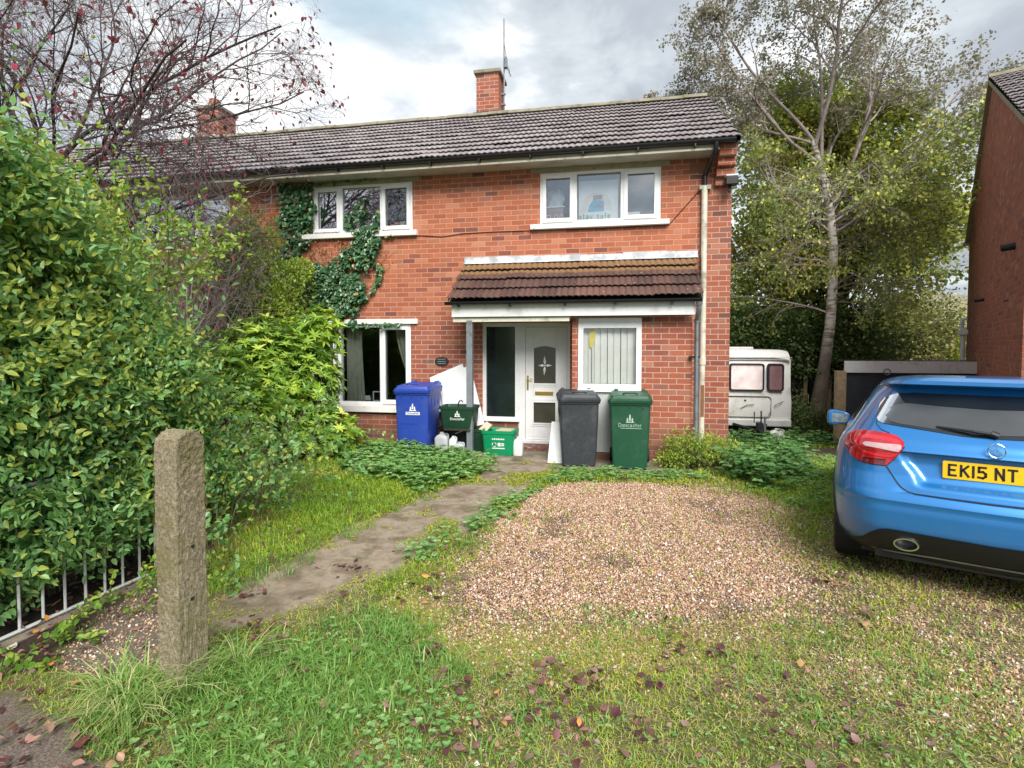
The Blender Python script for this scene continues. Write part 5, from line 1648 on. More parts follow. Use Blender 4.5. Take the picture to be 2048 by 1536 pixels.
def jug(name, label, cat, loc, w_, d_, h_, mt, rot=0.0, lab=None):
    o = thing(name, label, cat, loc, rot, world=False)
    prof = [(0, .46, .46), (.02, .5, .5), (h_ * .72, .5, .5), (h_ * .84, .36, .42), (h_ * .90, .20, .22), (h_ * .93, .15, .15)]
    V_, F_ = [], []
    for z, a, b in prof:
        R_ = rrect(-a * w_, a * w_, -b * d_, b * d_, min(a * w_, b * d_) * .45, 3); n_ = len(R_)
        V_ += [(p[0], p[1], z) for p in R_]
    for i in range(len(prof) - 1):
        for k in range(n_):
            k2 = (k + 1) % n_
            F_.append((i * n_ + k, i * n_ + k2, (i + 1) * n_ + k2, (i + 1) * n_ + k))
    F_.append(tuple(range(n_))); F_.append(tuple((len(prof) - 1) * n_ + k for k in range(n_)))
    mb = MB(); mb.add(V_, F_); b_ = mb.build('body', M[mt], o, smooth=True)
    mb = MB(); mb.lathe([(.15 * w_, h_ * .93), (.17 * w_, h_ * .94), (.17 * w_, h_), (.02, h_)], (0, 0, 0), 12); mb.build('cap', M[mt], o)
    mb = MB(); mb.tube([(.12 * w_, 0, h_ * .88), (.32 * w_, 0, h_ * .95), (.46 * w_, 0, h_ * .90), (.46 * w_, 0, h_ * .72)], .012, 6); mb.build('handle', M[mt], o)
    if lab:
        MB().box(-.32 * w_, .32 * w_, -.5 * d_ - .002, -.5 * d_ - .0005, h_ * .18, h_ * .55).build('paper_label', M['print_white'], b_)
    return o


jug('plastic_jug', 'white plastic container between the bright green box and the doorstep', 'container', (-1.52, 8.22, .036), .15, .15, .29, 'jug_white')
jug('plastic_jug', 'grey jerrycan with a pale label at the foot of the steel post', 'container', (-2.43, 8.08, .036), .165, .12, .20, 'jug_grey', lab=1)
jug('plastic_jug', 'translucent white container in shade behind the blue bin', 'container', (-2.76, 8.22, .036), .22, .16, .32, 'jug_grey')
jug('plastic_jug', 'slim white container behind the grey jerrycan', 'container', (-2.57, 8.20, .036), .12, .12, .27, 'jug_white')
# leaning boards
def leaning(name, label, corners, yb, yt, th, mt, cat='board'):
    zs = [c[1] for c in corners]; z0, z1 = min(zs), max(zs)
    f = lambda z: yb + (yt - yb) * (z - z0) / (z1 - z0)
    mb = MB(); n_ = len(corners)
    V_ = [(c[0], f(c[1]), c[1]) for c in corners] + [(c[0], f(c[1]) + th, c[1]) for c in corners]
    mb.add(V_, [tuple(range(n_)), tuple(range(2 * n_ - 1, n_ - 1, -1))] + [(i, i + n_, (i + 1) % n_ + n_, (i + 1) % n_) for i in range(n_)])
    return props(mb.build(name, M[mt], None, org=Vector((sum(c[0] for c in corners) / n_, yb, z0))), label, cat)
leaning('white_board', 'front white board leaning on the wall behind the steel post', [(-2.80, .28), (-2.17, .44), (-2.47, 1.395), (-3.04, 1.255)], 8.62, 8.86, .012, 'board_white')
leaning('white_board', 'rear white board leaning crookedly behind the other board', [(-3.02, .60), (-2.40, .80), (-2.628, 1.43), (-3.20, 1.185)], 8.74, 8.93, .012, 'board_white')
leaning('white_plank', 'white plastic plank leaning against the dark grey bin', [(-1.015, .015), (-.80, .015), (-.855, .60), (-.975, .60)], 7.86, 8.02, .03, 'board_white', 'plank')
leaning('cardboard_sheet', 'cream cardboard slipped down beside the bright green box', [(-2.19, .40), (-2.05, .38), (-1.98, .47), (-2.08, .52)], 8.33, 8.42, .01, 'cardboard', 'cardboard')

# ---------------------------------------------------------------- concrete gatepost with a rounded head
o = thing('gatepost', 'weathered mossy concrete gatepost with a rounded top at the drive', 'post', (-2.14, 2.30, -.03), math.radians(-4), world=False)
w2_, d2_ = .067, .088
prof = [(-d2_, 0.0), (-d2_, 1.285)] + [(-d2_ * math.cos(math.pi * i / 12), 1.285 + .075 * math.sin(math.pi * i / 12)) for i in range(1, 12)] + [(d2_, 1.285), (d2_, 0.0)]
bm_ = bmesh.new()
mb = MB(); mb.prism(prof, -w2_, w2_, 'x')
mb.add([], [])
po = mb.build('post', M['concrete_post'], o)
bv = po.modifiers.new('bevel', 'BEVEL'); bv.width = .008; bv.segments = 3; bv.limit_method = 'ANGLE'
sb = po.modifiers.new('sub', 'SUBSURF'); sb.subdivision_type = 'SIMPLE'; sb.levels = sb.render_levels = 6
tx_ = bpy.data.textures.new('rough_cast', 'CLOUDS'); tx_.noise_scale = .022; tx_.noise_depth = 3
dm = po.modifiers.new('disp', 'DISPLACE'); dm.texture = tx_; dm.strength = .014; dm.mid_level = .5; dm.texture_coords = 'LOCAL'
for (y_, z_, s_) in ((-.02, .10, .010), (.0, .78, .008), (-.01, .52, .009)):
    mb = MB(); mb.box(w2_ - .004, w2_ + .0045, y_ - s_, y_ + s_, z_ - s_ * .8, z_ + s_ * .8)
    mb.build('bolt_hole', M['dark_slate'], o)
bm_.free()

# white iron railing under the hedge
o = thing('railing', 'white iron railing half buried in the hedge', 'railing', (-3.49, 3.2, 0))
xr = lambda y: -3.53 + (y - 2.5) * .085
y_ = 1.15
k = 0
while y_ < 3.75:
    mb = MB(); mb.tube([(xr(y_), y_, .02), (xr(y_) + random.Random(k).uniform(-.006, .006), y_, .98)], .0085, 8)
    mb.build('baluster', M['railing_white'], o)
    y_ += .128; k += 1
for z in (.90, .115):
    mb = MB(); mb.tube([(xr(1.1), 1.1, z if z > .5 else .03), (xr(3.8), 3.8, z if z > .5 else .03)], .012, 6)
    mb.build('rail', M['railing_white'], o)
o = MB(); o.prism([(xr(1.1) - .01, 1.1), (xr(1.1) + .09, 1.1), (xr(4.9) + .09, 4.9), (xr(4.9) - .01, 4.9)], -.2, .012, 'z')
props(o.build('kerb', M['concrete'], None), kind='structure')

# ---------------------------------------------------------------- caravan
cx0, cy0 = 3.36, 15.0
gz = float(hgt(cx0, cy0))
o = thing('touring_caravan', 'old white touring caravan parked nose out beyond the end of the house', 'caravan', (cx0, cy0, gz), 0, world=False)
hw = 1.03
def zc_(z): return z - gz
prof = [(-.02, -.34), (-.05, -.10), (-.07, .30), (.02, .66), (.06, 1.36), (.16, 1.50), (.30, 1.60), (.42, 1.63)]   # (y, z world) of the nose
V_, F_ = [], []
ns = 14
for (yy, zz) in prof + [(4.3, 1.63), (4.6, 1.45), (4.65, -.34)]:
    for i in range(ns + 1):
        u = -1 + 2 * i / ns
        bul = .10 * (abs(u) ** 6) if (yy, zz) in prof else 0
        V_.append((hw * u, yy + bul, zc_(zz) - .04 * abs(u) ** 8))
rows = len(prof) + 3
for r in range(rows - 1):
    for i in range(ns):
        a_ = r * (ns + 1) + i
        F_.append((a_, a_ + 1, a_ + ns + 2, a_ + ns + 1))
F_.append(tuple(r * (ns + 1) for r in range(rows)))
F_.append(tuple(r * (ns + 1) + ns for r in range(rows - 1, -1, -1)))
mb = MB(); mb.add(V_, F_)
body = mb.build('body', M['caravan_white'], o, smooth=True)
def cwin(x0, x1, z0, z1, mt, par):
    mb = MB(); P_ = rrect(x0, x1, zc_(z0), zc_(z1), .07, 5); Q_ = rrect(x0 + .035, x1 - .035, zc_(z0) + .035, zc_(z1) - .035, .05, 5)
    ring_prism(mb, P_, Q_, -.085, .06); f = mb.build('window', M['black_rubber'], par)
    mb = MB(); mb.prism(Q_, -.055, -.045, 'y'); mb.build('pane', M[mt], f)
cwin(-.50, .345, .56, 1.27, 'caravan_pane', o)
cwin(.43, .815, .56, 1.27, 'caravan_pane_dark', o)
cwin(-.97, -.58, .56, 1.27, 'caravan_pane_dark', o)
mb = MB()
P_ = rrect(-.60, .52, zc_(-.13), zc_(.42), .09, 5); Q_ = rrect(-.59, .51, zc_(-.12), zc_(.41), .085, 5)
ring_prism(mb, P_, Q_, -.079, -.03); mb.build('locker_door', M['black_rubber'], o)
MB().box(-.14, -.09, -.077, -.06, zc_(.29), zc_(.33)).build('lock', M['black_rubber'], o)
mb = MB(); mb.box(-hw + .02, hw - .02, -.10, .04, zc_(-.36), zc_(-.17), .03); mb.build('bumper', M['caravan_trim'], o)
mb = MB(); mb.box(-hw + .01, hw - .01, .02, .10, zc_(1.36), zc_(1.375)); mb.box(-hw + .01, hw - .01, .015, .09, zc_(1.42), zc_(1.433)); mb.build('trim', M['caravan_trim'], o)
mb = MB(); mb.box(-.6, .2, .5, 1.3, zc_(1.62), zc_(1.70), .02); mb.box(-.5, .05, 1.8, 2.4, zc_(1.62), zc_(1.69), .02); mb.build('roof_vent', M['caravan_trim'], o)
for sx in (.66, -.66):
    mb = MB(); mb.tube([(sx - .07, -.10, zc_(.18)), (sx + .02, -.14, zc_(.25)), (sx + .14, -.10, zc_(.30))], .010, 6); mb.build('grab_handle', M['black_rubber'], o)
mb = MB(); mb.tube([(.66, -.06, zc_(-.22)), (.80, -.075, zc_(-.19)), (.95, -.06, zc_(-.215))], .012, 6); mb.build('marker_lamp', M['black_rubber'], o)
mb = MB(); mb.tube([(-.55, .3, zc_(-.30)), (0, -1.1, zc_(-.34))], .035, 8); mb.tube([(.55, .3, zc_(-.30)), (0, -1.1, zc_(-.34))], .035, 8)
mb.tube([(0, -1.0, zc_(-.34)), (0, -1.30, zc_(-.30))], .045, 8); mb.tube([(0, -1.22, zc_(-.30)), (.02, -1.15, zc_(.02)), (.03, -1.1, zc_(.16))], .018, 6)
mb.box(-.07, .07, -1.2, -1.0, zc_(-.32), zc_(-.12), .02); mb.build('hitch', M['black_rubber'], o)
mb = MB(); mb.tube([(.17, -.9, .05), (.17, -.9, zc_(.0))], .026, 8); mb.tube([(.17, -.9, zc_(0)), (.24, -.9, zc_(.02)), (.28, -.9, zc_(.10))], .012, 6); mb.build('jockey_stand', M['grey_steel'], o)
mb = MB(); mb.tube([(-.22, -.085, zc_(.10)), (-.08, -.10, zc_(.19)), (.10, -.10, zc_(.21))], .008, 6); mb.build('loose_cable', M['black_rubber'], o)
mb = MB(); mb.tube([(-.09, -.95, zc_(-.15)), (-.09, -.95, zc_(.12))], .013, 6); mb.build('brake_lever', M['black_rubber'], o)
for sx in (-1, 1):
    mb = MB(); mb.lathe([(.08, -.09), (.26, -.09), (.31, -.06), (.31, .06), (.26, .09), (.08, .09)], (sx * .92, 2.3, .31), 20, 'x'); mb.build('wheel', M['black_rubber'], o, smooth=True)
mb = MB(); mb.box(-.95, .95, .2, 4.4, .18, zc_(-.34)); mb.build('chassis', M['black_plastic'], o)
jug('water_container', 'white water container standing by the caravan hitch', 'container', (cx0 + .42, 14.0, float(hgt(cx0 + .4, 14.0))), .34, .2, .36, 'jug_white')
mb = MB(); mb.tube([(2.35, 13.6, gz + .22), (2.8, 13.5, gz + .14), (3.2, 13.4, gz + .08)], .02, 6)
props(mb.build('pipe', M['jug_white'], None, org=Vector((2.7, 13.5, gz))), 'thin white pipe lying in the weeds by the hitch', 'pipe')

# ---------------------------------------------------------------- garage, fence
gzg = float(hgt(6, 14))
o = thing('garage', 'flat roofed garage with a slate grey front and white fascia behind the car', 'garage', (6.9, 14.0, gzg))
MB().box(5.26, 9.4, 14.0, 14.5, gzg - .2, 1.10).build('wall', M['panel_slate'], o)
MB().box(5.22, 7.78, 13.93, 13.995, 1.103, 1.375, .006).build('fascia', M['fascia_white'], o)
MB().box(7.781, 9.45, 13.93, 13.995, 1.103, 1.375).build('fascia', M['fascia_white'], o)
MB().box(5.22, 9.45, 13.96, 14.55, 1.376, 1.39).build('roof', M['dark_slate'], o)
MB().box(5.05, 5.255, 13.92, 14.1, gzg - .1, 1.14, .01).build('corner_post', M['timber_pale'], o)
mb = MB(); mb.tube([(6.1 + .07 * math.cos(t_ * .52), 13.92, 1.13 + .07 * math.sin(t_ * .52)) for t_ in range(13)], .014, 6); mb.build('ring', M['grey_steel'], o)
gzf = float(hgt(5.8, 17.7))
o = thing('board_fence', 'dark gappy board fence between the caravan and the garage', 'fence', (5.9, 17.7, gzf))
x_ = 5.0
k = 0
while x_ < 7.2:
    r_ = random.Random(k); tp = .86 + r_.uniform(-.05, .05)
    MB().box(x_, x_ + .12, 17.7, 17.725, gzf, tp).build('board', M['timber_dark'], o)
    x_ += .15 + r_.uniform(0, .02); k += 1
for x_ in (5.47, 6.13): MB().box(x_, x_ + .10, 17.58, 17.67, gzf - .1, .84).build('fence_post', M['timber_pale'], o)
MB().box(5.0, 7.2, 17.73, 17.77, .55, .63).build('rail', M['timber_dark'], o)

# ---------------------------------------------------------------- house on the right, gable on
def cam_xy(t, c):
    """point at lateral tangent t and depth c in front of the lens, on the ground plan"""
    lat = t * c
    return (math.cos(YAW) * lat - math.sin(YAW) * c, math.sin(YAW) * lat + math.cos(YAW) * c)
A_ = cam_xy(.9445, 7.2); B_ = cam_xy(.8405, 14.76)
ang = math.atan2(B_[0] - A_[0], B_[1] - A_[1])
Lg = math.hypot(B_[0] - A_[0], B_[1] - A_[1])
o = thing('brick_house', 'brown brick house at the right edge, seen gable on behind the car', 'house', (A_[0], A_[1], -.1), -ang, world=False)
# local frame: +Y along the gable, +X away to the right
ze, zr_ = 4.72, 7.12
mb = MB(); mb.add([(0, 0, -.9), (0, Lg, -.9), (0, Lg, ze), (0, Lg / 2, zr_), (0, 0, ze)], [(0, 1, 2, 3, 4)]); mb.build('gable_wall', MATS['brick_brown'], o)
mb = MB(); wall_y(mb, 0.001, 7, -.9, ze, 0, [(1.4, 3.2, .8, 2.1), (1.4, 3.2, 3.4, 4.5)], .1); mb.build('front_wall', M['brick_far'], o)
MB().box(.002, 7, Lg - .1, Lg - .002, -.9, ze).build('rear_wall', M['brick_far'], o)
for z0_, z1_ in ((.8, 2.1), (3.4, 4.5)):
    fr = MB(); frame_rect(fr, 1.4, 3.2, z0_, z1_, .05, .03, .09); fr.box(2.27, 2.33, .032, .088, z0_ + .05, z1_ - .05); wo_ = fr.build('window', M['upvc'], o)
    MB().box(1.45, 3.15, .06, .07, z0_ + .05, z1_ - .05).build('pane', M['pane_dark'], wo_)
    room(1.4, 3.2, z0_, z1_, 0, o)
rf = tile_roof('roof', o, -.06, 7, -.28, ze - .02, Lg / 2, zr_ + .05, 16, 'roof_tile', mossf=lambda s: -.2, seed=21)
mb = MB(); mb.add([(-.06, Lg / 2, zr_ + .05), (7, Lg / 2, zr_ + .05), (7, Lg + .25, ze - .04), (-.06, Lg + .25, ze - .04)], [(0, 1, 2, 3)])
mb.add([(-.06, -.24, ze - .06), (7, -.24, ze - .06), (7, Lg / 2, zr_ - .0), (-.06, Lg / 2, zr_ - .0)], [(0, 1, 2, 3)])
mb.build('roof_deck', M['dark_slate'], rf)
mb = MB(); mb.prism([(Lg / 2 - .14, zr_ + .04), (Lg / 2 - .07, zr_ + .13), (Lg / 2 + .07, zr_ + .13), (Lg / 2 + .14, zr_ + .04)], -.07, 7, 'x'); mb.build('ridge_tiles', M['ridge_tile'], rf)
mb = MB()
for (ya, za, yb2, zb) in ((-.30, ze - .08, Lg / 2, zr_ - .03), (Lg / 2, zr_ - .03, Lg + .27, ze - .1)):
    mb.add([(-.075, ya, za), (-.075, yb2, zb), (-.075, yb2, zb + .09), (-.075, ya, za + .09)], [(0, 1, 2, 3)])
    mb.add([(-.075, ya, za), (-.075, yb2, zb), (0.0, yb2, zb), (0.0, ya, za)], [(0, 1, 2, 3)])
mb.build('bargeboard', M['lintel_stone'], o)
MB().box(-.03, 7, -.34, -.24, ze - .12, ze - .02).build('gutter', M['black_gutter'], o)
MB().box(-.12, .5, Lg + .22, Lg + .32, ze - .14, ze - .04).build('gutter', M['panel_grey'], o)
def on_gable(f, z, r, L_):
    mb = MB(); mb.tube([(-.0, f * Lg, z), (-L_, f * Lg, z - .02)], r, 10); mb.build('vent_pipe', M['black_gutter'], o, smooth=True)
on_gable(.10, 3.30, .055, .16)
on_gable(.54, 2.80, .04, .16)
on_gable(.16, 2.55, .01, .05)
mb = MB(); mb.tube([(-.10, Lg * .95, 2.30), (-.10, Lg * .95, -.4)], .055, 10); mb.box(-.22, .0, Lg * .95 - .13, Lg * .95 + .13, 2.12, 2.26, .02); mb.tube([(-.02, Lg * .95, 2.55), (-.12, Lg * .95, 2.52), (-.13, Lg * .95, 2.26)], .045, 8)
mb.build('soil_pipe', M['upvc'], o)
# distant house roof behind
o = thing('distant_house', 'far house roof just above the garage, beside the right hand house', 'house', (15.5, 27, -1.2))
MB().box(14.3, 19, 27, 33, -1.4, 2.6).build('wall', M['brick_far'], o)
mb = MB(); mb.prism([(26.7, 2.55), (33.3, 2.55), (30, 4.2)], 14.0, 19.3, 'x'); mb.build('roof', M['ridge_tile'], o)
o = thing('distant_house', 'grey roofed distant house low behind the trees at the garage', 'house', (11, 36, -1.3))
MB().box(7, 14, 36, 42, -1.5, 1.8).build('wall', M['brick_far'], o)
mb = MB(); mb.prism([(35.6, 1.75), (42.4, 1.75), (39, 3.6)], 6.7, 14.3, 'x'); mb.build('roof', M['ridge_tile'], o)
# ---------------------------------------------------------------- blue hatchback, seen from behind
# z, rear face, front face, half width, corner radii (across, along), crown of the rear face
CT = np.array([
    [.16, .22, 4.05, .74, .30, .40, .08], [.22, .12, 4.15, .82, .30, .40, .08], [.30, .05, 4.22, .86, .30, .40, .08],
    [.40, .01, 4.26, .875, .30, .40, .08], [.52, .00, 4.27, .885, .30, .40, .08], [.60, .015, 4.27, .89, .30, .40, .08],
    [.66, .035, 4.26, .89, .30, .42, .08], [.74, .08, 4.22, .89, .30, .44, .08], [.82, .10, 4.10, .885, .30, .46, .08],
    [.90, .10, 3.75, .87, .29, .48, .08], [.96, .125, 3.40, .845, .28, .50, .08], [1.01, .17, 3.20, .805, .26, .52, .08],
    [1.08, .235, 3.05, .765, .24, .52, .08], [1.18, .33, 2.80, .71, .22, .52, .08], [1.28, .42, 2.55, .65, .20, .52, .07],
    [1.33, .46, 2.42, .61, .20, .50, .06], [1.345, .30, 2.38, .595, .20, .50, .05], [1.37, .30, 2.30, .57, .20, .50, .05],
    [1.395, .36, 2.20, .52, .24, .55, .05], [1.408, .50, 2.05, .46, .26, .60, .05], [1.42, .75, 1.85, .36, .22, .50, .05],
    [1.425, 1.1, 1.6, .18, .10, .20, .02]])


def cpar(z): return [np.interp(z, CT[:, 0], CT[:, i]) for i in range(1, 7)]


def recess(L, z):
    a = np.abs(L)
    e = 1 - smooth(a, .34 + .10 * smooth(z, .70, .89), .42 + .10 * smooth(z, .70, .89))
    return .040 * e * smooth(z, .672, .715) * (1 - smooth(z, .884, .896)) - .010 * (1 - smooth(a, .70, .84)) * smooth(z, .885, .90) * (1 - smooth(z, .90, .945)) \
        - .016 * smooth(z, .55, .578) * (1 - smooth(z, .578, .66)) * (1 - smooth(a, .72, .86)) + .012 * (1 - smooth(a, .43, .56)) * smooth(z, .628, .640) * (1 - smooth(z, .640, .70))


def carF(L, z):
    F0, F1, W_, RL, RF, cr = cpar(z)
    a = np.abs(L)
    t_ = np.clip((a - (W_ - RL)) / RL, 0, 1)
    return F0 + cr * (a / W_) ** 2 + RF * (1 - np.sqrt(np.maximum(0, 1 - t_ ** 2.2))) + recess(L, z)


CA, CRX, CSZ = .389, -.06, 1.032
car = thing('parked_car', 'bright blue hatchback parked with its back to us at the right edge', 'car', (2.288, 3.773, .106), 0, world=False)
car.rotation_euler = (CRX, 0, -CA)


def cl(L, F_, z): return (-L, F_, z * CSZ)


def half_ring(z, n1=34, n2=16, n3=96):
    F0, F1, W_, RL, RF, cr = [float(v) for v in cpar(z)]
    P = [((W_ - RL) * i / n1, float(carF((W_ - RL) * i / n1, z))) for i in range(n1)]
    for i in range(n2 + 1):
        a = math.pi / 2 * i / n2
        L = W_ - RL + RL * math.sin(a)
        P.append((L, F0 + cr * (L / W_) ** 2 + RF * (1 - math.sqrt(max(0, 1 - math.sin(a) ** 2.2))) + float(recess(L, z))))
    y0 = P[-1][1]
    FR = min(.6, (F1 - F0) * .35); y1 = F1 - FR - .05
    for i in range(1, n3): P.append((W_, y0 + (y1 - y0) * i / n3))
    rr_ = min(RL * 1.6, W_)
    for i in range(n2 + 1):
        a = math.pi / 2 * i / n2
        P.append((W_ - rr_ * (1 - math.cos(a)), y1 + FR * math.sin(a)))
    Lc = P[-1][0]
    for i in range(1, n1 + 1): P.append((Lc * (1 - i / n1), F1 - .05 + .05 * (i / n1)))
    return P


zs = sorted(set([round(v, 4) for v in np.concatenate([np.arange(.16, .66, .02), np.arange(.66, .96, .01), np.arange(.96, 1.33, .02),
      [.884, .890, .896, .628, .634, .640, 1.33, 1.336, 1.345, 1.358, 1.37, 1.38, 1.39, 1.395, 1.402, 1.408, 1.413, 1.417, 1.42, 1.4225, 1.425]])]))
V_, F_ = [], []
for z in zs:
    H_ = half_ring(z)
    full = [(L, f) for L, f in H_] + [(-L, f) for L, f in H_[-2:0:-1]]
    N_ = len(full)
    V_ += [cl(L, f, z) for L, f in full]
WH = [(.78, .315), (3.48, .315)]
for i in range(len(zs) - 1):
    zc2 = (zs[i] + zs[i + 1]) / 2
    for k in range(N_):
        k2 = (k + 1) % N_
        a, b_ = V_[i * N_ + k], V_[i * N_ + k2]
        if abs(a[0]) > .70 and zc2 < .72 and any((a[1] - wf) ** 2 + (zc2 - wz) ** 2 < .362 ** 2 for wf, wz in WH): continue
        F_.append((i * N_ + k, i * N_ + k2, (i + 1) * N_ + k2, (i + 1) * N_ + k))
F_.append(tuple((len(zs) - 1) * N_ + k for k in range(N_)))
body = mesh_obj('body', V_, F_, M['car_paint'], car, smooth=True)
body.data.set_sharp_from_angle(angle=math.radians(32))
# floor pan and arch liners
mb = MB(); mb.box(-.70, .70, .30, 4.0, .17, .40); mb.box(-.80, .80, 1.3, 3.0, .165, .38)
for wf in (.78, 3.48):
    for s in (-1, 1): mb.box(min(s * .60, s * .66), max(s * .60, s * .66), wf - .38, wf + .38, .16, .72)
mb.box(-.62, .62, .16, .40, .18, .42)
mb.build('underbody', M['black_plastic'], car)
mb = MB()
for s in (-1, 1):
    for wf, wz in WH:
        pts = []
        for i in range(-4, 29):
            a = math.pi * i / 24
            z = wz + .362 * math.sin(a)
            if z < .2: continue
            f = wf + .362 * math.cos(a)
            Wz = float(np.interp(z, CT[:, 0], CT[:, 3]))
            F0, F1, W2, RL, RF, cr = [float(v) for v in cpar(z)]
            L = Wz
            if f < F0 + cr + RF:   # on the rounded rear corner
                q_ = max(0, 1 - (f - F0 - cr) / RF)
                L = W2 - RL + RL * (1 - q_ ** 2) ** (.5 * 2 / 2.2) if q_ < 1 else W2 - RL
            pts.append(cl(s * (L + .001), f, z))
        mb.tube(pts, .013, 6)
mb.build('arch_trim', M['black_plastic'], car)


def surf_patch(name, parent, mt, Ls, zlo, zhi, off=.004, nv=8, side=1, thick=0):
    """strip of the rear surface between two curves z(L)"""
    Ls = np.asarray(Ls, float)
    V_, F_ = [], []
    e = 1e-3
    for L, a, b in zip(Ls, zlo, zhi):
        for j in range(nv + 1):
            z = a + (b - a) * j / nv
            f = float(carF(L, z))
            dL = (float(carF(L + e, z)) - float(carF(L - e, z))) / (2 * e)
            dz = (float(carF(L, z + e)) - float(carF(L, z - e))) / (2 * e)
            dz = max(-1.5, min(1.5, dz))
            n_ = Vector((dL, -1.0, dz)).normalized()
            V_.append(cl(side * (L + n_.x * off), f + n_.y * off, z + n_.z * off))
    m_ = nv + 1
    for i in range(len(Ls) - 1):
        for j in range(nv):
            F_.append((i * m_ + j, (i + 1) * m_ + j, (i + 1) * m_ + j + 1, i * m_ + j + 1))
    return mesh_obj(name, V_, F_, M[mt], parent, smooth=True)


def surf_line(mb, pts, w_, off=.003, n=6):
    """ribbon drawn along (L, z) points on the rear surface"""
    P = []
    for (a, b) in zip(pts[:-1], pts[1:]):
        for i in range(n): P.append((a[0] + (b[0] - a[0]) * i / n, a[1] + (b[1] - a[1]) * i / n))
    P.append(pts[-1])
    V_, F_ = [], []
    for i, (L, z) in enumerate(P):
        q0, q1 = P[max(0, i - 1)], P[min(len(P) - 1, i + 1)]
        dx, dz = q1[0] - q0[0], q1[1] - q0[1]; d_ = math.hypot(dx, dz) or 1
        for s in (-1, 1):
            l2, z2 = L - dz / d_ * w_ / 2 * s, z + dx / d_ * w_ / 2 * s
            V_.append(cl(l2, float(carF(l2, z2)) - off, z2))
    for i in range(len(P) - 1): F_.append((2 * i, 2 * i + 2, 2 * i + 3, 2 * i + 1))
    mb.add(V_, F_)


# rear window
Lg_ = np.linspace(-.625, .625, 161)
gtop = np.interp(np.abs(Lg_), [0, .2, .40, .50, .57, .605, .625], [1.282, 1.282, 1.283, 1.276, 1.245, 1.20, 1.10])
gbot = np.interp(np.abs(Lg_), [0, .15, .30, .49, .59, .618, .625], [1.015, 1.018, 1.034, 1.053, 1.065, 1.08, 1.10])
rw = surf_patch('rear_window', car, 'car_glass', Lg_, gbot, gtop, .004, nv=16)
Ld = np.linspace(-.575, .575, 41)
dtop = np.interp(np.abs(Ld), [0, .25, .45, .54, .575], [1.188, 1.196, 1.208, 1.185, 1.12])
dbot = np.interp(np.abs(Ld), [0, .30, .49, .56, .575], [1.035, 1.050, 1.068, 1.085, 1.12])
surf_patch('painted_reflection', rw, 'car_glass_painted_reflection', Ld, dbot, dtop, .0055)  # paler patch leaves a dark top band, the spoiler's reflection put into colour
# tail lights
for s in (1, -1):
    Lt = np.array([.470, .476, .50, .53, .567, .62, .665, .704, .74, .767, .785, .80, .811])
    top = np.array([.951, .960, .981, .993, 1.000, 1.005, 1.005, 1.003, .996, .987, .972, .955, .915])
    bot = np.array([.928, .915, .878, .835, .794, .793, .795, .799, .810, .825, .842, .862, .890])
    Ls = np.linspace(.470, .811, 40)
    tl = surf_patch('tail_light', car, 'lamp_red', Ls, np.interp(Ls, Lt, bot), np.interp(Ls, Lt, top), .010, side=s)
    Lr = np.linspace(.49, .752, 26)
    surf_patch('red_band', tl, 'lamp_red_bright', Lr, np.interp(Lr, [.49, .54, .60, .70, .752], [.888, .850, .848, .862, .915]), np.interp(Lr, [.49, .56, .66, .72, .752], [.957, .975, .980, .965, .925]), .0125, side=s)
    Lr = np.linspace(.535, .735, 20)
    surf_patch('dark_band', tl, 'lamp_red', Lr, np.interp(Lr, [.535, .60, .68, .735], [.868, .866, .878, .915]), np.interp(Lr, [.535, .60, .68, .735], [.952, .958, .956, .930]), .0138, side=s)
    Lr = np.linspace(.485, .70, 14)
    surf_patch('reversing_lens', tl, 'lamp_clear', Lr, np.interp(Lr, [.485, .50, .69, .70], [.906, .898, .902, .912]), np.interp(Lr, [.485, .50, .69, .70], [.928, .931, .930, .920]), .0155, side=s)
    Lr = np.linspace(.572, .70, 14)
    surf_patch('lower_lens', tl, 'lamp_deep', Lr, np.interp(Lr, [.572, .70], [.798, .802]), np.interp(Lr, [.572, .70], [.835, .832]), .0125, side=s)
    mb = MB()
    surf_line(mb, [(s * a, b) for a, b in zip(Lt, bot)], .007, .005, 3)
    surf_line(mb, [(s * a, b) for a, b in zip(Lt, top)], .005, .005, 3)
    mb.build('shut_line', M['shut_line'], tl)
# tailgate shut line
mb = MB()
half = [(.567, .788), (.505, .691), (.478, .663), (.448, .646), (.410, .637), (.23, .634), (0, .632)]
surf_line(mb, half + [(-a, b) for a, b in half[-2::-1]], .0075, .0035)
for s in (1, -1): surf_line(mb, [(s * .615, 1.13), (s * .63, 1.06), (s * .60, 1.025), (s * .55, 1.006)], .004, .003)
mb.build('tailgate_gap', M['shut_line'], car)
# black lower valance
Lb = np.linspace(-.80, .80, 65)
zb = np.interp(np.abs(Lb), [0, .16, .38, .49, .56, .60, .65, .70, .775, .80], [.386, .390, .392, .394, .392, .380, .345, .290, .238, .225])
surf_patch('valance', car, 'black_plastic', Lb, np.full(65, .165), zb, .006, nv=6)
for s in (1, -1):
    mb = MB()
    N2 = 28
    O_ = [(s * .452 + .070 * math.cos(6.283 * i / N2), .305 + .040 * math.sin(6.283 * i / N2)) for i in range(N2)]
    I_ = [(s * .452 + .061 * math.cos(6.283 * i / N2), .305 + .032 * math.sin(6.283 * i / N2)) for i in range(N2)]
    ring_prism(mb, [(-p[0], p[1] * CSZ) for p in O_], [(-p[0], p[1] * CSZ) for p in I_], .035, .12, 'y')
    mb.build('exhaust_trim', M['chrome'], car)
mb = MB(); surf_line(mb, [(-.70, .215), (-.3, .235), (.3, .235), (.70, .215)], .012, .012); mb.build('diffuser_lip', M['grey_steel'], car)
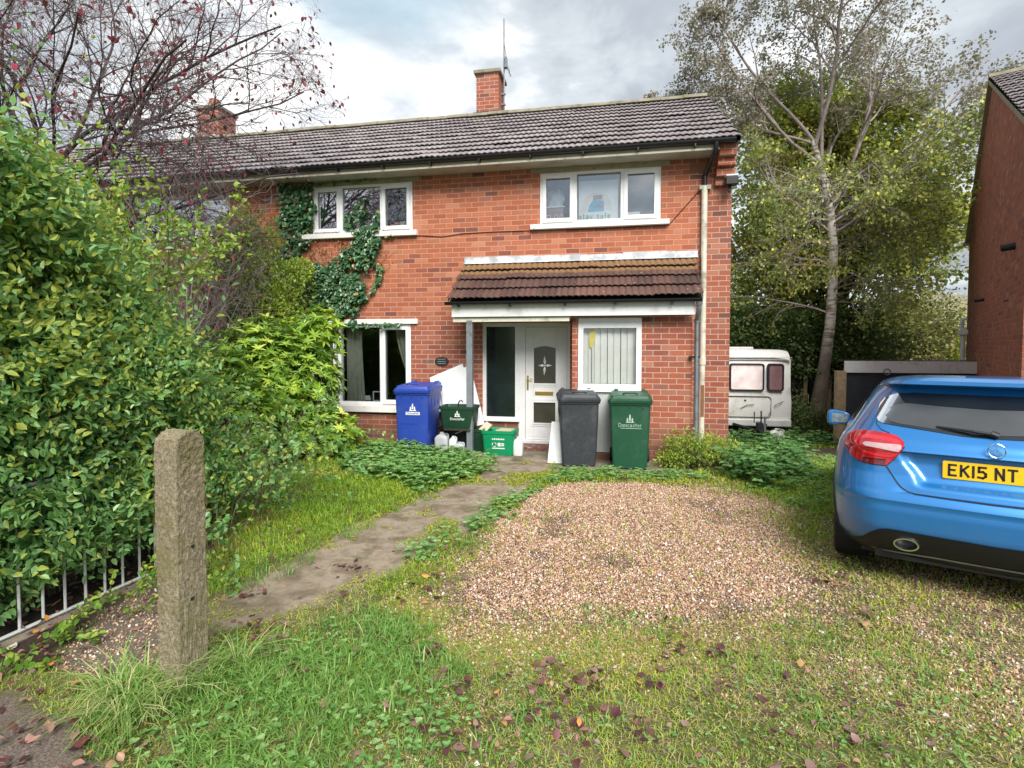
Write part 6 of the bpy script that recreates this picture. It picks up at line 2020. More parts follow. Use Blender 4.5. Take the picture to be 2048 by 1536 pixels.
# number plate
yp = float(carF(0, .80)) - .012
mb = MB(); P_ = rrect(-.262, .262, .752 * CSZ, .862 * CSZ, .008, 3); mb.prism(P_, yp - .006, yp, 'y'); npl = mb.build('number_plate', M['plate_yellow'], car)
mb = MB()
hch = .079 * 1.0
zb_ = (.807 * CSZ) - hch / 2
def pchar(txt, x):
    for ch in txt:
        wd_ = .0 if ch == '1' else .037
        for poly in GL[ch][1]:
            pts = [(x + .0065 + (p[0] if ch != '1' else 0) * wd_, zb_ + .006 + p[1] * (hch - .012)) for p in poly]
            for a, b in zip(pts[:-1], pts[1:]):
                dx, dz = b[0] - a[0], b[1] - a[1]; L_ = math.hypot(dx, dz) or 1e-9
                ex, ez = dx / L_ * .0062, dz / L_ * .0062; nx, nz = -dz / L_ * .0066, dx / L_ * .0066
                mb.add([(a[0] - ex + nx, yp - .008, a[1] - ez + nz), (a[0] - ex - nx, yp - .008, a[1] - ez - nz), (b[0] + ex - nx, yp - .008, b[1] + ez - nz), (b[0] + ex + nx, yp - .008, b[1] + ez + nz)], [(0, 1, 2, 3)])
        x += (.014 if ch == '1' else .050) + .011
    return x
x_ = pchar('EK15', -.235)
pchar('NT', x_ + .024)
mb.build('registration', M['plate_black'], npl)
# emblem
mb = MB(); ye = min(float(carF(0, v_)) for v_ in (.905, .95, .995)) - .010; ze_ = .952 * CSZ
ring = [(.043 * math.cos(6.283 * i / 28), ye, ze_ + .043 * math.sin(6.283 * i / 28)) for i in range(29)]
mb.tube(ring, .0042, 6, cap=False)
for i in range(3):
    a = math.pi / 2 + i * 2.0944
    mb.prism([(.006 * math.cos(a + 1.57), ze_ + .006 * math.sin(a + 1.57)), (.041 * math.cos(a), ze_ + .041 * math.sin(a)), (.006 * math.cos(a - 1.57), ze_ + .006 * math.sin(a - 1.57))], ye - .007, ye + .002, 'y')
mb.build('badge', M['emblem'], car)
# wiper
mb = MB()
def sp_(L, z, off): return cl(L, float(carF(L, z)) - off, z)
mb.tube([sp_(.0, 1.045, .03), sp_(.10, 1.055, .035), sp_(.29, 1.070, .018)], [.016, .010, .006], 6)
mb.tube([sp_(-.02, 1.036, .02), sp_(.015, 1.05, .03)], .022, 8)
mb.tube([sp_(.29, 1.072, .010), sp_(.05, 1.056, .010)], .005, 5)
mb.build('wiper', M['black_plastic'], car)
# side glass
for s in (1, -1):
    fs = np.linspace(.80, 2.95, 40)
    zl = np.interp(fs, [.80, 1.0, 2.95], [1.10, 1.03, .985]); zh = np.interp(fs, [.80, 1.0, 1.3, 2.35, 2.95], [1.14, 1.27, 1.325, 1.325, .995])
    V_, F_ = [], []
    for f, a, b in zip(fs, zl, zh):
        for j in range(7):
            z = a + (b - a) * j / 6
            F0, F1, W2, RL, RF, cr = [float(v) for v in cpar(z)]
            L = W2
            if f < F0 + cr + RF:
                q_ = min(1, 1 - (f - F0 - cr) / RF); L = W2 - RL + RL * (max(0, 1 - q_ ** 2)) ** (1 / 2.2)
            V_.append(cl(s * (L + .005), f, z))
    for i in range(39):
        for j in range(6): F_.append((i * 7 + j, (i + 1) * 7 + j, (i + 1) * 7 + j + 1, i * 7 + j + 1))
    mesh_obj('side_window', V_, F_, M['car_glass'], car, smooth=True)
    # door mirror
    bm_ = bmesh.new(); bmesh.ops.create_uvsphere(bm_, u_segments=28, v_segments=18, radius=1.0)
    for v in bm_.verts:
        x_, y_, z_ = v.co
        sx_, sz_ = math.copysign(abs(x_) ** .55, x_), math.copysign(abs(z_) ** .55, z_)
        v.co = Vector((sx_ * .108, max(y_, -.55) * .085, sz_ * .076 * (1 - .22 * sx_ * s)))
    mb = MB(); mb.bm(bm_, Matrix.Translation(cl(s * .945, 2.42, .975)) @ Matrix.Rotation(s * .12, 4, 'Z'))
    mir = mb.build('door_mirror', M['car_paint'], car, smooth=True)
    c0 = cl(s * .945, 2.42, .975)
    mb = MB(); P_ = rrect(c0[0] - .085, c0[0] + .085, c0[2] - .050, c0[2] + .048, .03, 4)
    mb.prism(P_, c0[1] - .0545, c0[1] - .049, 'y'); mb.build('mirror_glass', M['mirror_glass'], mir)
    mb = MB(); mb.tube([cl(s * .80, 2.44, .95), cl(s * .90, 2.43, .94)], .022, 8); mb.build('mirror_arm', M['black_plastic'], mir)
    for wf, wz in WH:
        mb = MB(); mb.lathe([(.20, -.10), (.29, -.112), (.312, -.10), (.318, -.05), (.318, .05), (.312, .10), (.29, .112), (.20, .10)], cl(s * .775, wf, 0)[:2] + (.315,), 36, 'x')
        w_o = mb.build('wheel', M['black_rubber'], car, smooth=True)
        mb = MB(); cxw = cl(s * .775, wf, 0)
        mb.lathe([(.03, s * -.085), (.20, s * -.09), (.215, s * -.10), (.215, s * -.02), (.03, s * -.05)], (cxw[0], cxw[1], .315), 24, 'x')
        for i in range(10):
            a = 6.283 * i / 10
            mb.tube([(cxw[0] - s * .085, cxw[1] + .03 * math.cos(a), .315 + .03 * math.sin(a)), (cxw[0] - s * .095, cxw[1] + .205 * math.cos(a), .315 + .205 * math.sin(a))], .012, 4)
        mb.build('rim', M['chrome'], w_o)
# aerial fin and third brake light
# ---------------------------------------------------------------- plants
def tubes(paths, n=4):
    """paths: list of (points, radii) -> (V, F) of n-sided tubes"""
    VV, FF, b = [], [], 0
    ang = np.arange(n) * 2 * np.pi / n
    ca, sa = np.cos(ang), np.sin(ang)
    for P, R in paths:
        P = np.asarray(P, float); R = np.asarray(R, float)
        D = np.gradient(P, axis=0)
        D /= (np.linalg.norm(D, axis=1, keepdims=True) + 1e-9)
        ref = np.array([.3, .2, .93]) if abs(D[0, 2]) < .8 else np.array([.9, .3, .1])
        A = np.cross(D, ref); A /= (np.linalg.norm(A, axis=1, keepdims=True) + 1e-9)
        B = np.cross(D, A)
        V = P[:, None] + (A[:, None] * ca[None, :, None] + B[:, None] * sa[None, :, None]) * R[:, None, None]
        m_ = len(P)
        VV.append(V.reshape(-1, 3))
        i, k = np.meshgrid(np.arange(m_ - 1), np.arange(n), indexing='ij')
        k2 = (k + 1) % n
        FF.append(np.stack([b + i * n + k, b + i * n + k2, b + (i + 1) * n + k2, b + (i + 1) * n + k], -1).reshape(-1, 4))
        b += m_ * n
    return np.concatenate(VV), np.concatenate(FF)


def grow(rng, start, direc, length, rad, level, spec, out, tips):
    """recursive branching; spec[level] = (segments, wander, upward pull, children, child length ratio, spread)"""
    seg, wander, pull, kids, ratio, spread = spec[level]
    d = np.array(direc, float); d /= np.linalg.norm(d)
    p = np.array(start, float)
    P, R = [p.copy()], [rad]
    st = length / seg
    dirs = [d.copy()]
    for i in range(seg):
        d = d + rng.normal(0, wander, 3) + np.array([0, 0, pull])
        d /= np.linalg.norm(d)
        p = p + d * st
        P.append(p.copy()); dirs.append(d.copy())
        R.append(rad * (1 - .72 * (i + 1) / seg))
    out.setdefault(level, []).append((np.array(P), np.array(R)))
    if level + 1 >= len(spec):
        tips.append((np.array(P), np.array(dirs)))
        return
    for k in range(kids):
        f = .22 + .78 * (k + rng.random()) / kids
        x = f * seg; i = min(int(x), seg - 1); fr = x - i
        q = P[i] * (1 - fr) + P[i + 1] * fr
        u = rng.normal(size=3); u -= dirs[i] * (u @ dirs[i]); u /= np.linalg.norm(u) + 1e-9
        nd = dirs[i] * math.cos(spread) + u * math.sin(spread)
        grow(rng, q, nd, length * ratio * (1.1 - .5 * f) * rng.uniform(.7, 1.2), max(.0022, R[i] * .58), level + 1, spec, out, tips)


def leaves_on(rng, tips, per, size, spreadn=.6, along=(.15, 1.0), droop=0.0, width=.55, jitter=.02, six=True, wr=None):
    P_, D_, N_ = [], [], []
    for P, dr in tips:
        for _ in range(per):
            f = rng.uniform(*along) * (len(P) - 1); i = min(int(f), len(P) - 2); fr = f - i
            P_.append(P[i] * (1 - fr) + P[i + 1] * fr)
            D_.append(dr[i])
    P_ = np.array(P_); D_ = np.array(D_)
    n = len(P_)
    P_ = P_ + rng.normal(0, jitter, (n, 3))
    D_ = D_ * .6 + rng.normal(0, spreadn, (n, 3)) + np.array([0, 0, -droop])
    N_ = rng.normal(0, .6, (n, 3)) + np.array([0, 0, 1.0])
    s = rng.uniform(size[0], size[1], n)
    return (leaf_mesh if six else dia_mesh)(P_, D_, N_, s, s * width) + (n, 6 if six else 4)


def blob_pts(rng, n, c, r, shell=.55, lump=.22, seed=0, flat=None):
    """points in an uneven ellipsoid, denser towards its skin; returns points and outward directions"""
    u = rng.normal(size=(n, 3)); u /= np.linalg.norm(u, axis=1, keepdims=True)
    az, el = np.arctan2(u[:, 1], u[:, 0]), np.arcsin(u[:, 2])
    l_ = 1 + lump * (2 * fbm(az * 1.4 + 9, el * 2.4 + seed, 1.5, seed, 3) - 1) * 2
    rad = (shell + (1 - shell) * rng.random(n) ** .6) * l_
    return np.array(c) + u * np.array(r) * rad[:, None], u


def obj_leaves(name, parts_, mt, parent, rndc=(.5, .2), rng=RNG, rnd=None):
    V = np.concatenate([p[0] for p in parts_]); Fs, b, ks = [], 0, []
    for p in parts_:
        Fs.append(p[1] + b); b += len(p[0]); ks.append((p[2], p[3]))
    if rnd is None:
        rnd = np.concatenate([np.repeat(np.clip(rng.normal(rndc[0], rndc[1], n), 0, 1), k) for n, k in ks])
    return mesh_obj(name, V, np.concatenate(Fs), M[mt], parent, attrs={'rnd': rnd})


# ---- hedge: sprays of paired leaves all over an uneven wall of greenery
hedge = thing('hedge', 'tall dense privet hedge growing over the white railing on the left', 'hedge', (-4.2, 2.9, 0))
rng = np.random.default_rng(21)


def hedge_surface(y, z):
    """x of the hedge face"""
    base = -3.52 + (y - 2.5) * .085
    bul = .10 * np.sin(np.clip((z - .25) / 2.9, 0, 1) * math.pi) ** .7
    b = base + bul + (fbm(y, z, 1.9, 71, 3) - .5) * .50
    top = np.interp(y, [1.0, 2.2, 2.6, 3.0, 3.4, 3.9, 4.4, 5.0], [4.2, 3.95, 3.30, 2.85, 2.55, 1.95, 1.45, 1.1])
    b = b - .9 * smooth(z, top - .55, top + .1)
    b = b - .12 * (1 - smooth(z, .05, .30)) + .02 - .10 * smooth(y, 3.4, 4.2)
    return b, top


ns = 10500
yy = rng.uniform(1.0, 4.15, ns)
zz = rng.uniform(.12, 3.7, ns) ** 1.0
xb, top = hedge_surface(yy, zz)
keep = zz < top + .1
# the low skirt is thinner so the railing shows
keep &= (rng.random(ns) < np.where(zz < .13 + .3 * np.clip(fbm(yy, yy * 0, 1.7, 2) - .25, 0, 1) + .10 * smooth(yy, 2.6, 3.4), .10, 1))
yy, zz, xb = yy[keep], zz[keep], xb[keep]
ns = len(yy)
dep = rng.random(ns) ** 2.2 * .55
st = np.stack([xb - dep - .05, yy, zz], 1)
dirn = np.stack([rng.uniform(.1, 1.0, ns), rng.normal(-.12, .5, ns), rng.uniform(-.25, .9, ns)], 1)
dirn /= np.linalg.norm(dirn, axis=1, keepdims=True)
ln = rng.uniform(.14, .34, ns)
tops = rng.random(ns) < .07
ln[tops] *= 2.2; dirn[tops, 2] += .8
k = 9
f = (np.arange(k) + .5) / k
P_ = st[:, None] + dirn[:, None] * (ln[:, None, None] * f[None, :, None])
side = np.where(np.arange(k) % 2 == 0, 1, -1)
rnd_ax = unit(ns, rng); ax_ = np.cross(dirn, rnd_ax); ax_ /= np.linalg.norm(ax_, axis=1, keepdims=True)
D_ = dirn[:, None] * .55 + ax_[:, None] * side[None, :, None] * .9 + rng.normal(0, .25, (ns, k, 3))
N_ = np.cross(dirn, ax_)[:, None] + rng.normal(0, .35, (ns, k, 3)) + np.array([.25, -.2, .9])
s = (rng.uniform(.052, .085, ns)[:, None] * (1 - .35 * f[None]) * rng.uniform(.8, 1.2, (ns, k))).ravel()
V1 = leaf_mesh(P_.reshape(-1, 3), D_.reshape(-1, 3), N_.reshape(-1, 3), s, s * .56, fold=.18, curl=.12)
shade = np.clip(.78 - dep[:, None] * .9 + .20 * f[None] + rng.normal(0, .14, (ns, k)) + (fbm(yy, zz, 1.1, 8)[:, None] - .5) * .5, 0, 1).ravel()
# darker leaves deep inside
ni = 26000
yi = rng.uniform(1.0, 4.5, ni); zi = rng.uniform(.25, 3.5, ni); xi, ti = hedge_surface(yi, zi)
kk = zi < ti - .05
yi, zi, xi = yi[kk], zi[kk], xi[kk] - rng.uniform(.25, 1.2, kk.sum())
Pi = np.stack([xi, yi, zi], 1); ni = len(Pi)
si = rng.uniform(.04, .065, ni)
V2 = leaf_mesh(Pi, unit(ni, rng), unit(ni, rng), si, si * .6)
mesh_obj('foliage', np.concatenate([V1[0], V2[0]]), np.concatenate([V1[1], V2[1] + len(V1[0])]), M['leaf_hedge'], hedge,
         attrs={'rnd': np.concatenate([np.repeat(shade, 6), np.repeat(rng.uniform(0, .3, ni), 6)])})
pa = []
for i in range(170):
    y0_ = rng.uniform(1.1, 4.3); x0_ = -3.80 + (y0_ - 2.5) * .085 - rng.uniform(0, .9)
    o_, tps = {}, []
    grow(rng, (x0_, y0_, 0), (rng.uniform(-.2, .12), rng.normal(0, .2), 1), rng.uniform(.8, 1.7), .011, 0, [(7, .14, .02, 0, 0, 0)], o_, tps)
    pa += o_[0]
V, Fq = tubes(pa, 4)
mesh_obj('stems', V, Fq, M['twig_brown'], hedge)

# stray round-leaved suckers by the railing and gatepost
rng = np.random.default_rng(5)
for lab_, cl_ in (('yellow green suckers under the hedge just behind the gatepost', [(-3.18, 3.5, 14, .75), (-3.15, 3.15, 8, .42)]),
                  ('small round leaved suckers in front of the railing foot', [(-3.22, 2.75, 7, .35)]),
                  ('low round leaved suckers on the leaf litter near the pavement', [(-3.12, 2.42, 8, .16), (-3.28, 2.2, 6, .16)])):
    o = thing('snowberry_suckers', lab_, 'shrub', (cl_[0][0], cl_[0][1], 0))
    tips = []; pa = []
    for (x_, y_, n_, hh) in cl_:
        for i in range(n_):
            o_ = {}
            grow(rng, (x_ + rng.normal(0, .10), y_ + rng.normal(0, .12), 0.0), (rng.uniform(-.2, .8), rng.normal(0, .4), 1), hh * rng.uniform(.6, 1.1), .004, 0, [(6, .22, -.05, 0, 0, 0)], o_, tips)
            pa += o_[0]
    V, Fq = tubes(pa, 3); mesh_obj('stems', V, Fq, M['twig_brown'], o)
    obj_leaves('foliage', [leaves_on(rng, tips, 15, (.026, .052), .5, (.25, 1), .2, .85, .012)], 'leaf_lime', o, (.30, .26), rng)

o = thing('snowberry_bush', 'light green round leaved bush between the hedge end and the lawn', 'shrub', (-3.6, 4.3, 0))
tips = []; pa = []
for (x_, y_, n_, hh) in ((-3.35, 3.95, 24, 1.05), (-3.5, 4.4, 34, 1.25), (-3.8, 4.9, 34, 1.35), (-4.1, 5.3, 26, 1.2)):
    for i in range(n_):
        o_ = {}
        grow(rng, (x_ + rng.normal(0, .16), y_ + rng.normal(0, .2), 0.0), (rng.uniform(-.4, .75), rng.normal(-.1, .4), 1), hh * rng.uniform(.6, 1.1), .004, 0, [(6, .2, -.05, 2, .5, .6), (4, .2, -.02, 0, 0, 0)], o_, tips)
        for l_ in o_.values(): pa += l_
V, Fq = tubes(pa, 3); mesh_obj('stems', V, Fq, M['twig_brown'], o)
obj_leaves('foliage', [leaves_on(rng, tips, 11, (.034, .062), .5, (.1, 1), .2, .85, .02)], 'leaf_hedge', o, (.78, .2), rng)

# lime-yellow round-leaved bush crowning the hedge
rng = np.random.default_rng(6)
o = thing('lime_bush', 'lime yellow round leaved bush crowning the far end of the hedge', 'shrub', (-4.6, 4.6, 0))
tips, pa = [], []
for i in range(85):
    o_ = {}
    b0 = (-5.0 + rng.normal(0, .36), 4.3 + rng.normal(0, .35), 1.9)
    grow(rng, b0, (rng.uniform(-.5, .8), rng.normal(-.15, .45), 1.1), rng.uniform(.9, 1.55), .010, 0, [(7, .13, -.03, 5, .40, .7), (5, .16, -.02, 0, 0, 0)], o_, tips)
    for l_ in o_.values(): pa += l_
V, Fq = tubes(pa, 3); mesh_obj('stems', V, Fq, M['twig_brown'], o)
obj_leaves('foliage', [leaves_on(rng, tips, 16, (.034, .064), .5, (.1, 1), .25, .85, .03)], 'leaf_lime', o, (.45, .25), rng)

# ---- rhododendron by the front window: rosettes of long leaves
rng = np.random.default_rng(8)
def rosette_shrub(name, label, blobs, mt, loc, size=(.07, .12), per=8, wr=.30, rndc=(.5, .22), stems=60, seed=1, nd=1.0):
    rng = np.random.default_rng(seed)
    o = thing(name, label, 'shrub', loc)
    Ps, Us = [], []
    for (c, r, n_) in blobs:
        p, u = blob_pts(rng, int(n_ * nd), c, r, .50, .26, seed)
        Ps.append(p); Us.append(u)
    P_ = np.concatenate(Ps); U = np.concatenate(Us)
    kz = P_[:, 2] > .08
    P_, U = P_[kz], U[kz]
    n_ = len(P_)
    U = U * .7 + np.array([0, 0, .7]) + rng.normal(0, .2, (n_, 3)); U /= np.linalg.norm(U, axis=1, keepdims=True)
    A = np.cross(U, unit(n_, rng)); A /= np.linalg.norm(A, axis=1, keepdims=True); B = np.cross(U, A)
    az = np.arange(per) * (2 * math.pi / per) + rng.uniform(0, 6.28, n_)[:, None] + rng.normal(0, .2, (n_, per))
    D_ = A[:, None] * np.cos(az)[..., None] + B[:, None] * np.sin(az)[..., None] + U[:, None] * rng.uniform(.15, .75, (n_, per, 1))
    N_ = np.repeat(U[:, None], per, 1) + D_ * -.2
    s = (rng.uniform(size[0], size[1], n_)[:, None] * rng.uniform(.75, 1.15, (n_, per))).ravel()
    V_, F_ = leaf_mesh(np.repeat(P_, per, 0), D_.reshape(-1, 3), N_.reshape(-1, 3), s, s * wr, fold=.2, curl=.18)
    tone = np.repeat(np.clip(rng.normal(rndc[0], rndc[1], n_) + (fbm(P_[:, 0] + P_[:, 1], P_[:, 2], 2.0, 4) - .5) * .5, 0, 1), per * 6)
    mesh_obj('foliage', V_, F_, M[mt], o, attrs={'rnd': tone})
    pa = []
    for i in range(stems):
        t_ = P_[rng.integers(n_)]
        b0 = np.array([loc[0] + rng.normal(0, .12), loc[1] + rng.normal(0, .12), loc[2]])
        mid = (b0 * .5 + t_ * .5) + rng.normal(0, .06, 3)
        pa.append((np.array([b0, mid, t_]), np.array([.014, .008, .003])))
    V_, F_ = tubes(pa, 4); mesh_obj('stems', V_, F_, M['twig_brown'], o)
    return o


rosette_shrub('rhododendron', 'bright yellow green rhododendron in front of the ground floor window',
              [((-4.86, 7.3, 1.22), (.74, .55, .82), 850), ((-5.25, 7.1, 1.55), (.66, .5, .60), 420), ((-4.50, 7.55, 1.95), (.36, .32, .36), 170), ((-4.32, 7.2, .45), (.58, .5, .38), 360), ((-5.2, 7.0, .55), (.8, .5, .45), 320)], 'leaf_rhodo', (-4.8, 7.4, .05), size=(.085, .145), seed=31, rndc=(.44, .28))
rosette_shrub('evergreen_shrub', 'lower darker leafy shrub between the hedge and the rhododendron',
              [((-4.95, 6.2, .75), (.70, .6, .68), 700), ((-5.3, 6.2, 1.3), (.7, .5, .5), 280)], 'leaf_rhodo', (-4.95, 6.2, .05), size=(.07, .11), seed=33, rndc=(.22, .18))
# upright green shrub against the house wall
rng = np.random.default_rng(9)
def loose_shrub(name, label, loc, blobs, mt, size, seed, rndc=(.5, .22), twigs=160, six=True, width=.6, trunk='twig_brown', cat='shrub', spread=.9, tw=(.5, 1.1)):
    rng = np.random.default_rng(seed)
    o = thing(name, label, cat, loc)
    P_, D_ = [], []
    for (c, r, n_) in blobs:
        p, u = blob_pts(rng, n_, c, r, .35, .3, seed); P_.append(p); D_.append(u)
    P_ = np.concatenate(P_); U = np.concatenate(D_)
    kz = P_[:, 2] > loc[2] + .05
    P_, U = P_[kz], U[kz]; n_ = len(P_)
    s = rng.uniform(size[0], size[1], n_)
    g_ = (leaf_mesh if six else dia_mesh)(P_, U + rng.normal(0, spread, (n_, 3)), rng.normal(0, .6, (n_, 3)) + np.array([0, 0, 1]), s, s * width)
    tone = np.clip(rng.normal(rndc[0], rndc[1], n_) + (fbm(P_[:, 0] + P_[:, 1] * .7, P_[:, 2], 1.2, seed) - .5) * .7, 0, 1)
    mesh_obj('foliage', g_[0], g_[1], M[mt], o, attrs={'rnd': np.repeat(tone, 6 if six else 4)})
    pa = []
    for i in range(twigs):
        t_ = P_[rng.integers(n_)]
        b0 = np.array([loc[0], loc[1], loc[2]]) + rng.normal(0, .10, 3) * np.array([1, 1, 0])
        q = b0 * .45 + t_ * .55 + rng.normal(0, .10, 3); q[2] -= .1
        pa.append((np.array([b0, b0 * .75 + q * .25 + rng.normal(0, .03, 3), q, t_]), np.array([.016, .012, .006, .002])))
    V_, F_ = tubes(pa, 4); mesh_obj('stems', V_, F_, M[trunk], o)
    return o


loose_shrub('wall_shrub', 'mid green bushy shrub against the wall below the ivy', (-6.0, 8.2, .05),
            [((-6.20, 8.15, 3.15), (.62, .45, .80), 6500), ((-5.75, 8.1, 2.2), (.75, .45, .9), 6500), ((-6.6, 8.0, 2.3), (.6, .4, .9), 4500)], 'leaf_shrub', (.045, .080), 41, (.58, .25), 130)
loose_shrub('wall_shrub', 'small fresh green shrub at the top beside the ivy', (-5.35, 8.45, .05),
            [((-5.42, 8.5, 3.02), (.27, .2, .22), 1100)], 'leaf_shrub', (.035, .06), 43, (.75, .15), 14)
# brown twiggy cotoneaster mass
rng = np.random.default_rng(10)
o = thing('twiggy_shrub', 'big brownish twiggy shrub, nearly leafless, behind the hedge', 'shrub', (-6.2, 6.6, .05))
paths, tips = [], []
for i in range(105):
    o_ = {}
    grow(rng, (-6.35 + rng.normal(0, .45), 6.7 + rng.normal(0, .35), .3), (rng.uniform(-.7, .50), rng.normal(-.2, .45), rng.uniform(.8, 1.7)), rng.uniform(2.2, 3.9), .017, 0,
         [(9, .12, -.035, 10, .42, .75), (6, .17, -.03, 7, .5, .8), (4, .2, -.02, 0, 0, 0)], o_, tips)
    for l_ in o_.values(): paths += [p_ for p_ in l_ if p_[0][:, 0].max() < -5.15]
tips = [t_ for t_ in tips if t_[0][:, 0].max() < -5.15]
V, Fq = tubes(paths, 3); mesh_obj('branches', V, Fq, M['twig_grey'], o)
obj_leaves('foliage', [leaves_on(rng, tips, 2, (.014, .028), .9, (.1, 1), 0, .6, .02, six=False)], 'leaf_dull', o, (.5, .25), rng)

# ---- copper plum tree: bare purple twigs with a few dark red leaves
rng = np.random.default_rng(12)
o = thing('purple_plum_tree', 'bare purple plum tree with a few dark red leaves over the hedge', 'tree', (-8.1, 6.3, 0))
paths, tips = {}, []
tr = []
trunk = np.array([(-8.1, 6.3, 0), (-8.05, 6.25, 1.2), (-8.15, 6.2, 2.2), (-8.0, 6.15, 3.2), (-7.7, 6.1, 4.1)])
tr.append((trunk, np.array([.17, .15, .14, .13, .11])))
spec = [(10, .12, -.012, 13, .48, .72), (8, .16, -.012, 11, .52, .75), (6, .20, -.006, 8, .56, .8), (5, .24, .02, 0, 0, 0)]
limbs = [((-8.0, 6.15, 2.9), (1.0, -.12, .42), 4.0, .045), ((-7.9, 6.15, 3.4), (1.0, .05, .62), 4.2, .048), ((-7.7, 6.1, 4.1), (.8, -.1, 1.0), 3.9, .05),
         ((-7.9, 6.1, 3.6), (.5, -.6, .75), 3.6, .042), ((-8.0, 6.2, 3.0), (.85, .35, .32), 3.8, .04), ((-7.7, 6.1, 4.1), (-.2, .1, 1.0), 3.6, .042),
         ((-8.1, 6.2, 2.5), (.9, -.35, .22), 3.4, .036), ((-7.8, 6.1, 3.8), (1.0, .2, .50), 4.3, .045), ((-7.7, 6.1, 4.0), (.6, -.5, 1.1), 4.0, .045), ((-7.9, 6.1, 3.5), (.9, -.5, .30), 3.8, .04), ((-7.8, 6.1, 3.9), (.15, .3, 1.0), 4.0, .042), ((-8.0, 6.1, 3.2), (.4, -.9, .55), 3.2, .036), ((-7.9, 6.2, 3.3), (-.8, -.2, .8), 3.4, .04), ((-7.8, 6.1, 3.9), (.75, .45, .65), 3.9, .042), ((-8.0, 6.1, 3.1), (.2, -.8, .5), 3.0, .036)]
for st_, dr, L_, r_ in limbs:
    grow(rng, st_, dr, L_, r_, 0, spec, paths, tips)
def clear(P): return not (((P[:, 2] < 4.95) & (P[:, 0] > -4.9)) | (P[:, 0] > -4.05)).any()
for l_ in (1, 2, 3): paths[l_] = [p_ for p_ in paths[l_] if clear(p_[0])]
tips = [t_ for t_ in tips if clear(t_[0])]
allp = tr + [(p_[0], p_[1] * .72) for p_ in paths[0] + paths[1]]
V, Fq = tubes(allp, 6); V2, F2 = tubes(paths[2] + paths[3], 3)
mesh_obj('limbs', V, Fq, M['bark_dark'], o, smooth=True)
mesh_obj('twigs', V2, F2, M['twig_purple'], o)
sel = [tips[i] for i in rng.choice(len(tips), int(len(tips) * .15), replace=False)]
obj_leaves('foliage', [leaves_on(rng, sel, 1, (.055, .09), .5, (.2, 1), .9, .6, .01)], 'leaf_plum', o, (.5, .25), rng)

# ---- ivy on the front wall
rng = np.random.default_rng(14)
IV = [[(-6.02, 4.62), (-5.50, 4.62), (-5.47, 4.3), (-5.50, 3.85), (-5.62, 3.62), (-5.72, 3.2), (-5.80, 2.7), (-6.02, 2.7)],
      [(-6.02, 3.3), (-5.72, 3.0), (-5.45, 3.16), (-5.05, 3.2), (-4.72, 3.42), (-4.5, 3.62), (-4.25, 3.80), (-4.05, 3.70), (-4.25, 3.48), (-4.32, 3.2), (-4.45, 2.95), (-4.42, 2.65), (-4.62, 2.5), (-4.8, 2.28), (-4.95, 2.25), (-5.1, 2.5), (-5.45, 2.42), (-6.02, 2.3)]]
o = thing('ivy', 'dark glossy ivy climbing the brick wall round the upper left window', 'climbing plant', (-5.3, YW, 2.2))
P_, sz_ = [], []
def fill(poly, n_, edge=.09, sd=3):
    xs = [p[0] for p in poly]; zs2 = [p[1] for p in poly]
    x_ = rng.uniform(min(xs) - .2, max(xs) + .2, n_); z_ = rng.uniform(min(zs2) - .2, max(zs2) + .2, n_)
    d_ = sdist(poly, x_, z_) + (fbm(x_, z_, 5, sd) - .5) * .34
    k_ = (d_ > rng.uniform(-edge, edge, n_)) & (fbm(x_, z_, 6.5, sd + 9, 2) > rng.uniform(.30, .50, n_))
    return x_[k_], z_[k_]
for pi_, (poly, n_) in enumerate(((IV[0], 5600), (IV[1], 17000))):
    x_, z_ = fill(poly, n_)
    P_.append(np.stack([x_, YW - rng.uniform(.015, .13, len(x_)), z_], 1))
strands = [[(-4.45, 3.62), (-4.72, 3.82), (-4.80, 4.0), (-4.62, 4.12), (-4.50, 4.22), (-4.47, 4.38)], [(-4.40, 3.70), (-4.56, 3.86), (-4.55, 4.05), (-4.44, 4.12)], [(-4.22, 3.76), (-4.20, 3.95), (-4.17, 4.10)],
           [(-5.48, 3.8), (-5.46, 4.1), (-5.44, 4.4)], [(-4.1, 3.72), (-3.95, 3.70), (-3.85, 3.66)], [(-4.62, 2.5), (-4.66, 2.2), (-4.6, 2.08)], [(-4.45, 2.12), (-4.0, 2.10), (-3.72, 2.13)],
           [(-5.4, 2.14), (-5.0, 2.10), (-4.6, 2.16)], [(-5.6, 4.62), (-5.0, 4.66), (-4.2, 4.67)], [(-4.35, 3.3), (-4.12, 3.1), (-4.15, 2.9), (-4.3, 2.7)]]
st_paths = []
for s_ in strands:
    pts = np.array([(a, YW - .06 if b < 2.2 else YW - .03, b) for a, b in s_])
    st_paths.append((pts, np.full(len(pts), .004)))
    seg_n = (13 if s_[0][1] > 3.6 else 22) * (len(pts) - 1)
    f_ = rng.uniform(0, len(pts) - 1.001, seg_n); i_ = f_.astype(int); fr = (f_ - i_)[:, None]
    P_.append(pts[i_] * (1 - fr) + pts[i_ + 1] * fr + rng.normal(0, .018, (seg_n, 3)) * np.array([1, .4, 1]) - np.array([0, .02, 0]))
P_ = np.concatenate(P_); n_ = len(P_)
D_ = np.stack([rng.normal(0, .6, n_), rng.uniform(-.6, -.05, n_), rng.normal(-.8, .4, n_)], 1)
N_ = np.stack([rng.normal(0, .3, n_), -np.ones(n_), rng.uniform(.1, .9, n_)], 1)
s = rng.uniform(.05, .09, n_)
g_ = leaf_mesh(P_, D_, N_, s, s * .95, fold=.12)
mesh_obj('foliage', g_[0], g_[1], M['leaf_ivy'], o, attrs={'rnd': np.repeat(np.clip(rng.normal(.45, .22, n_), 0, 1), 6)})
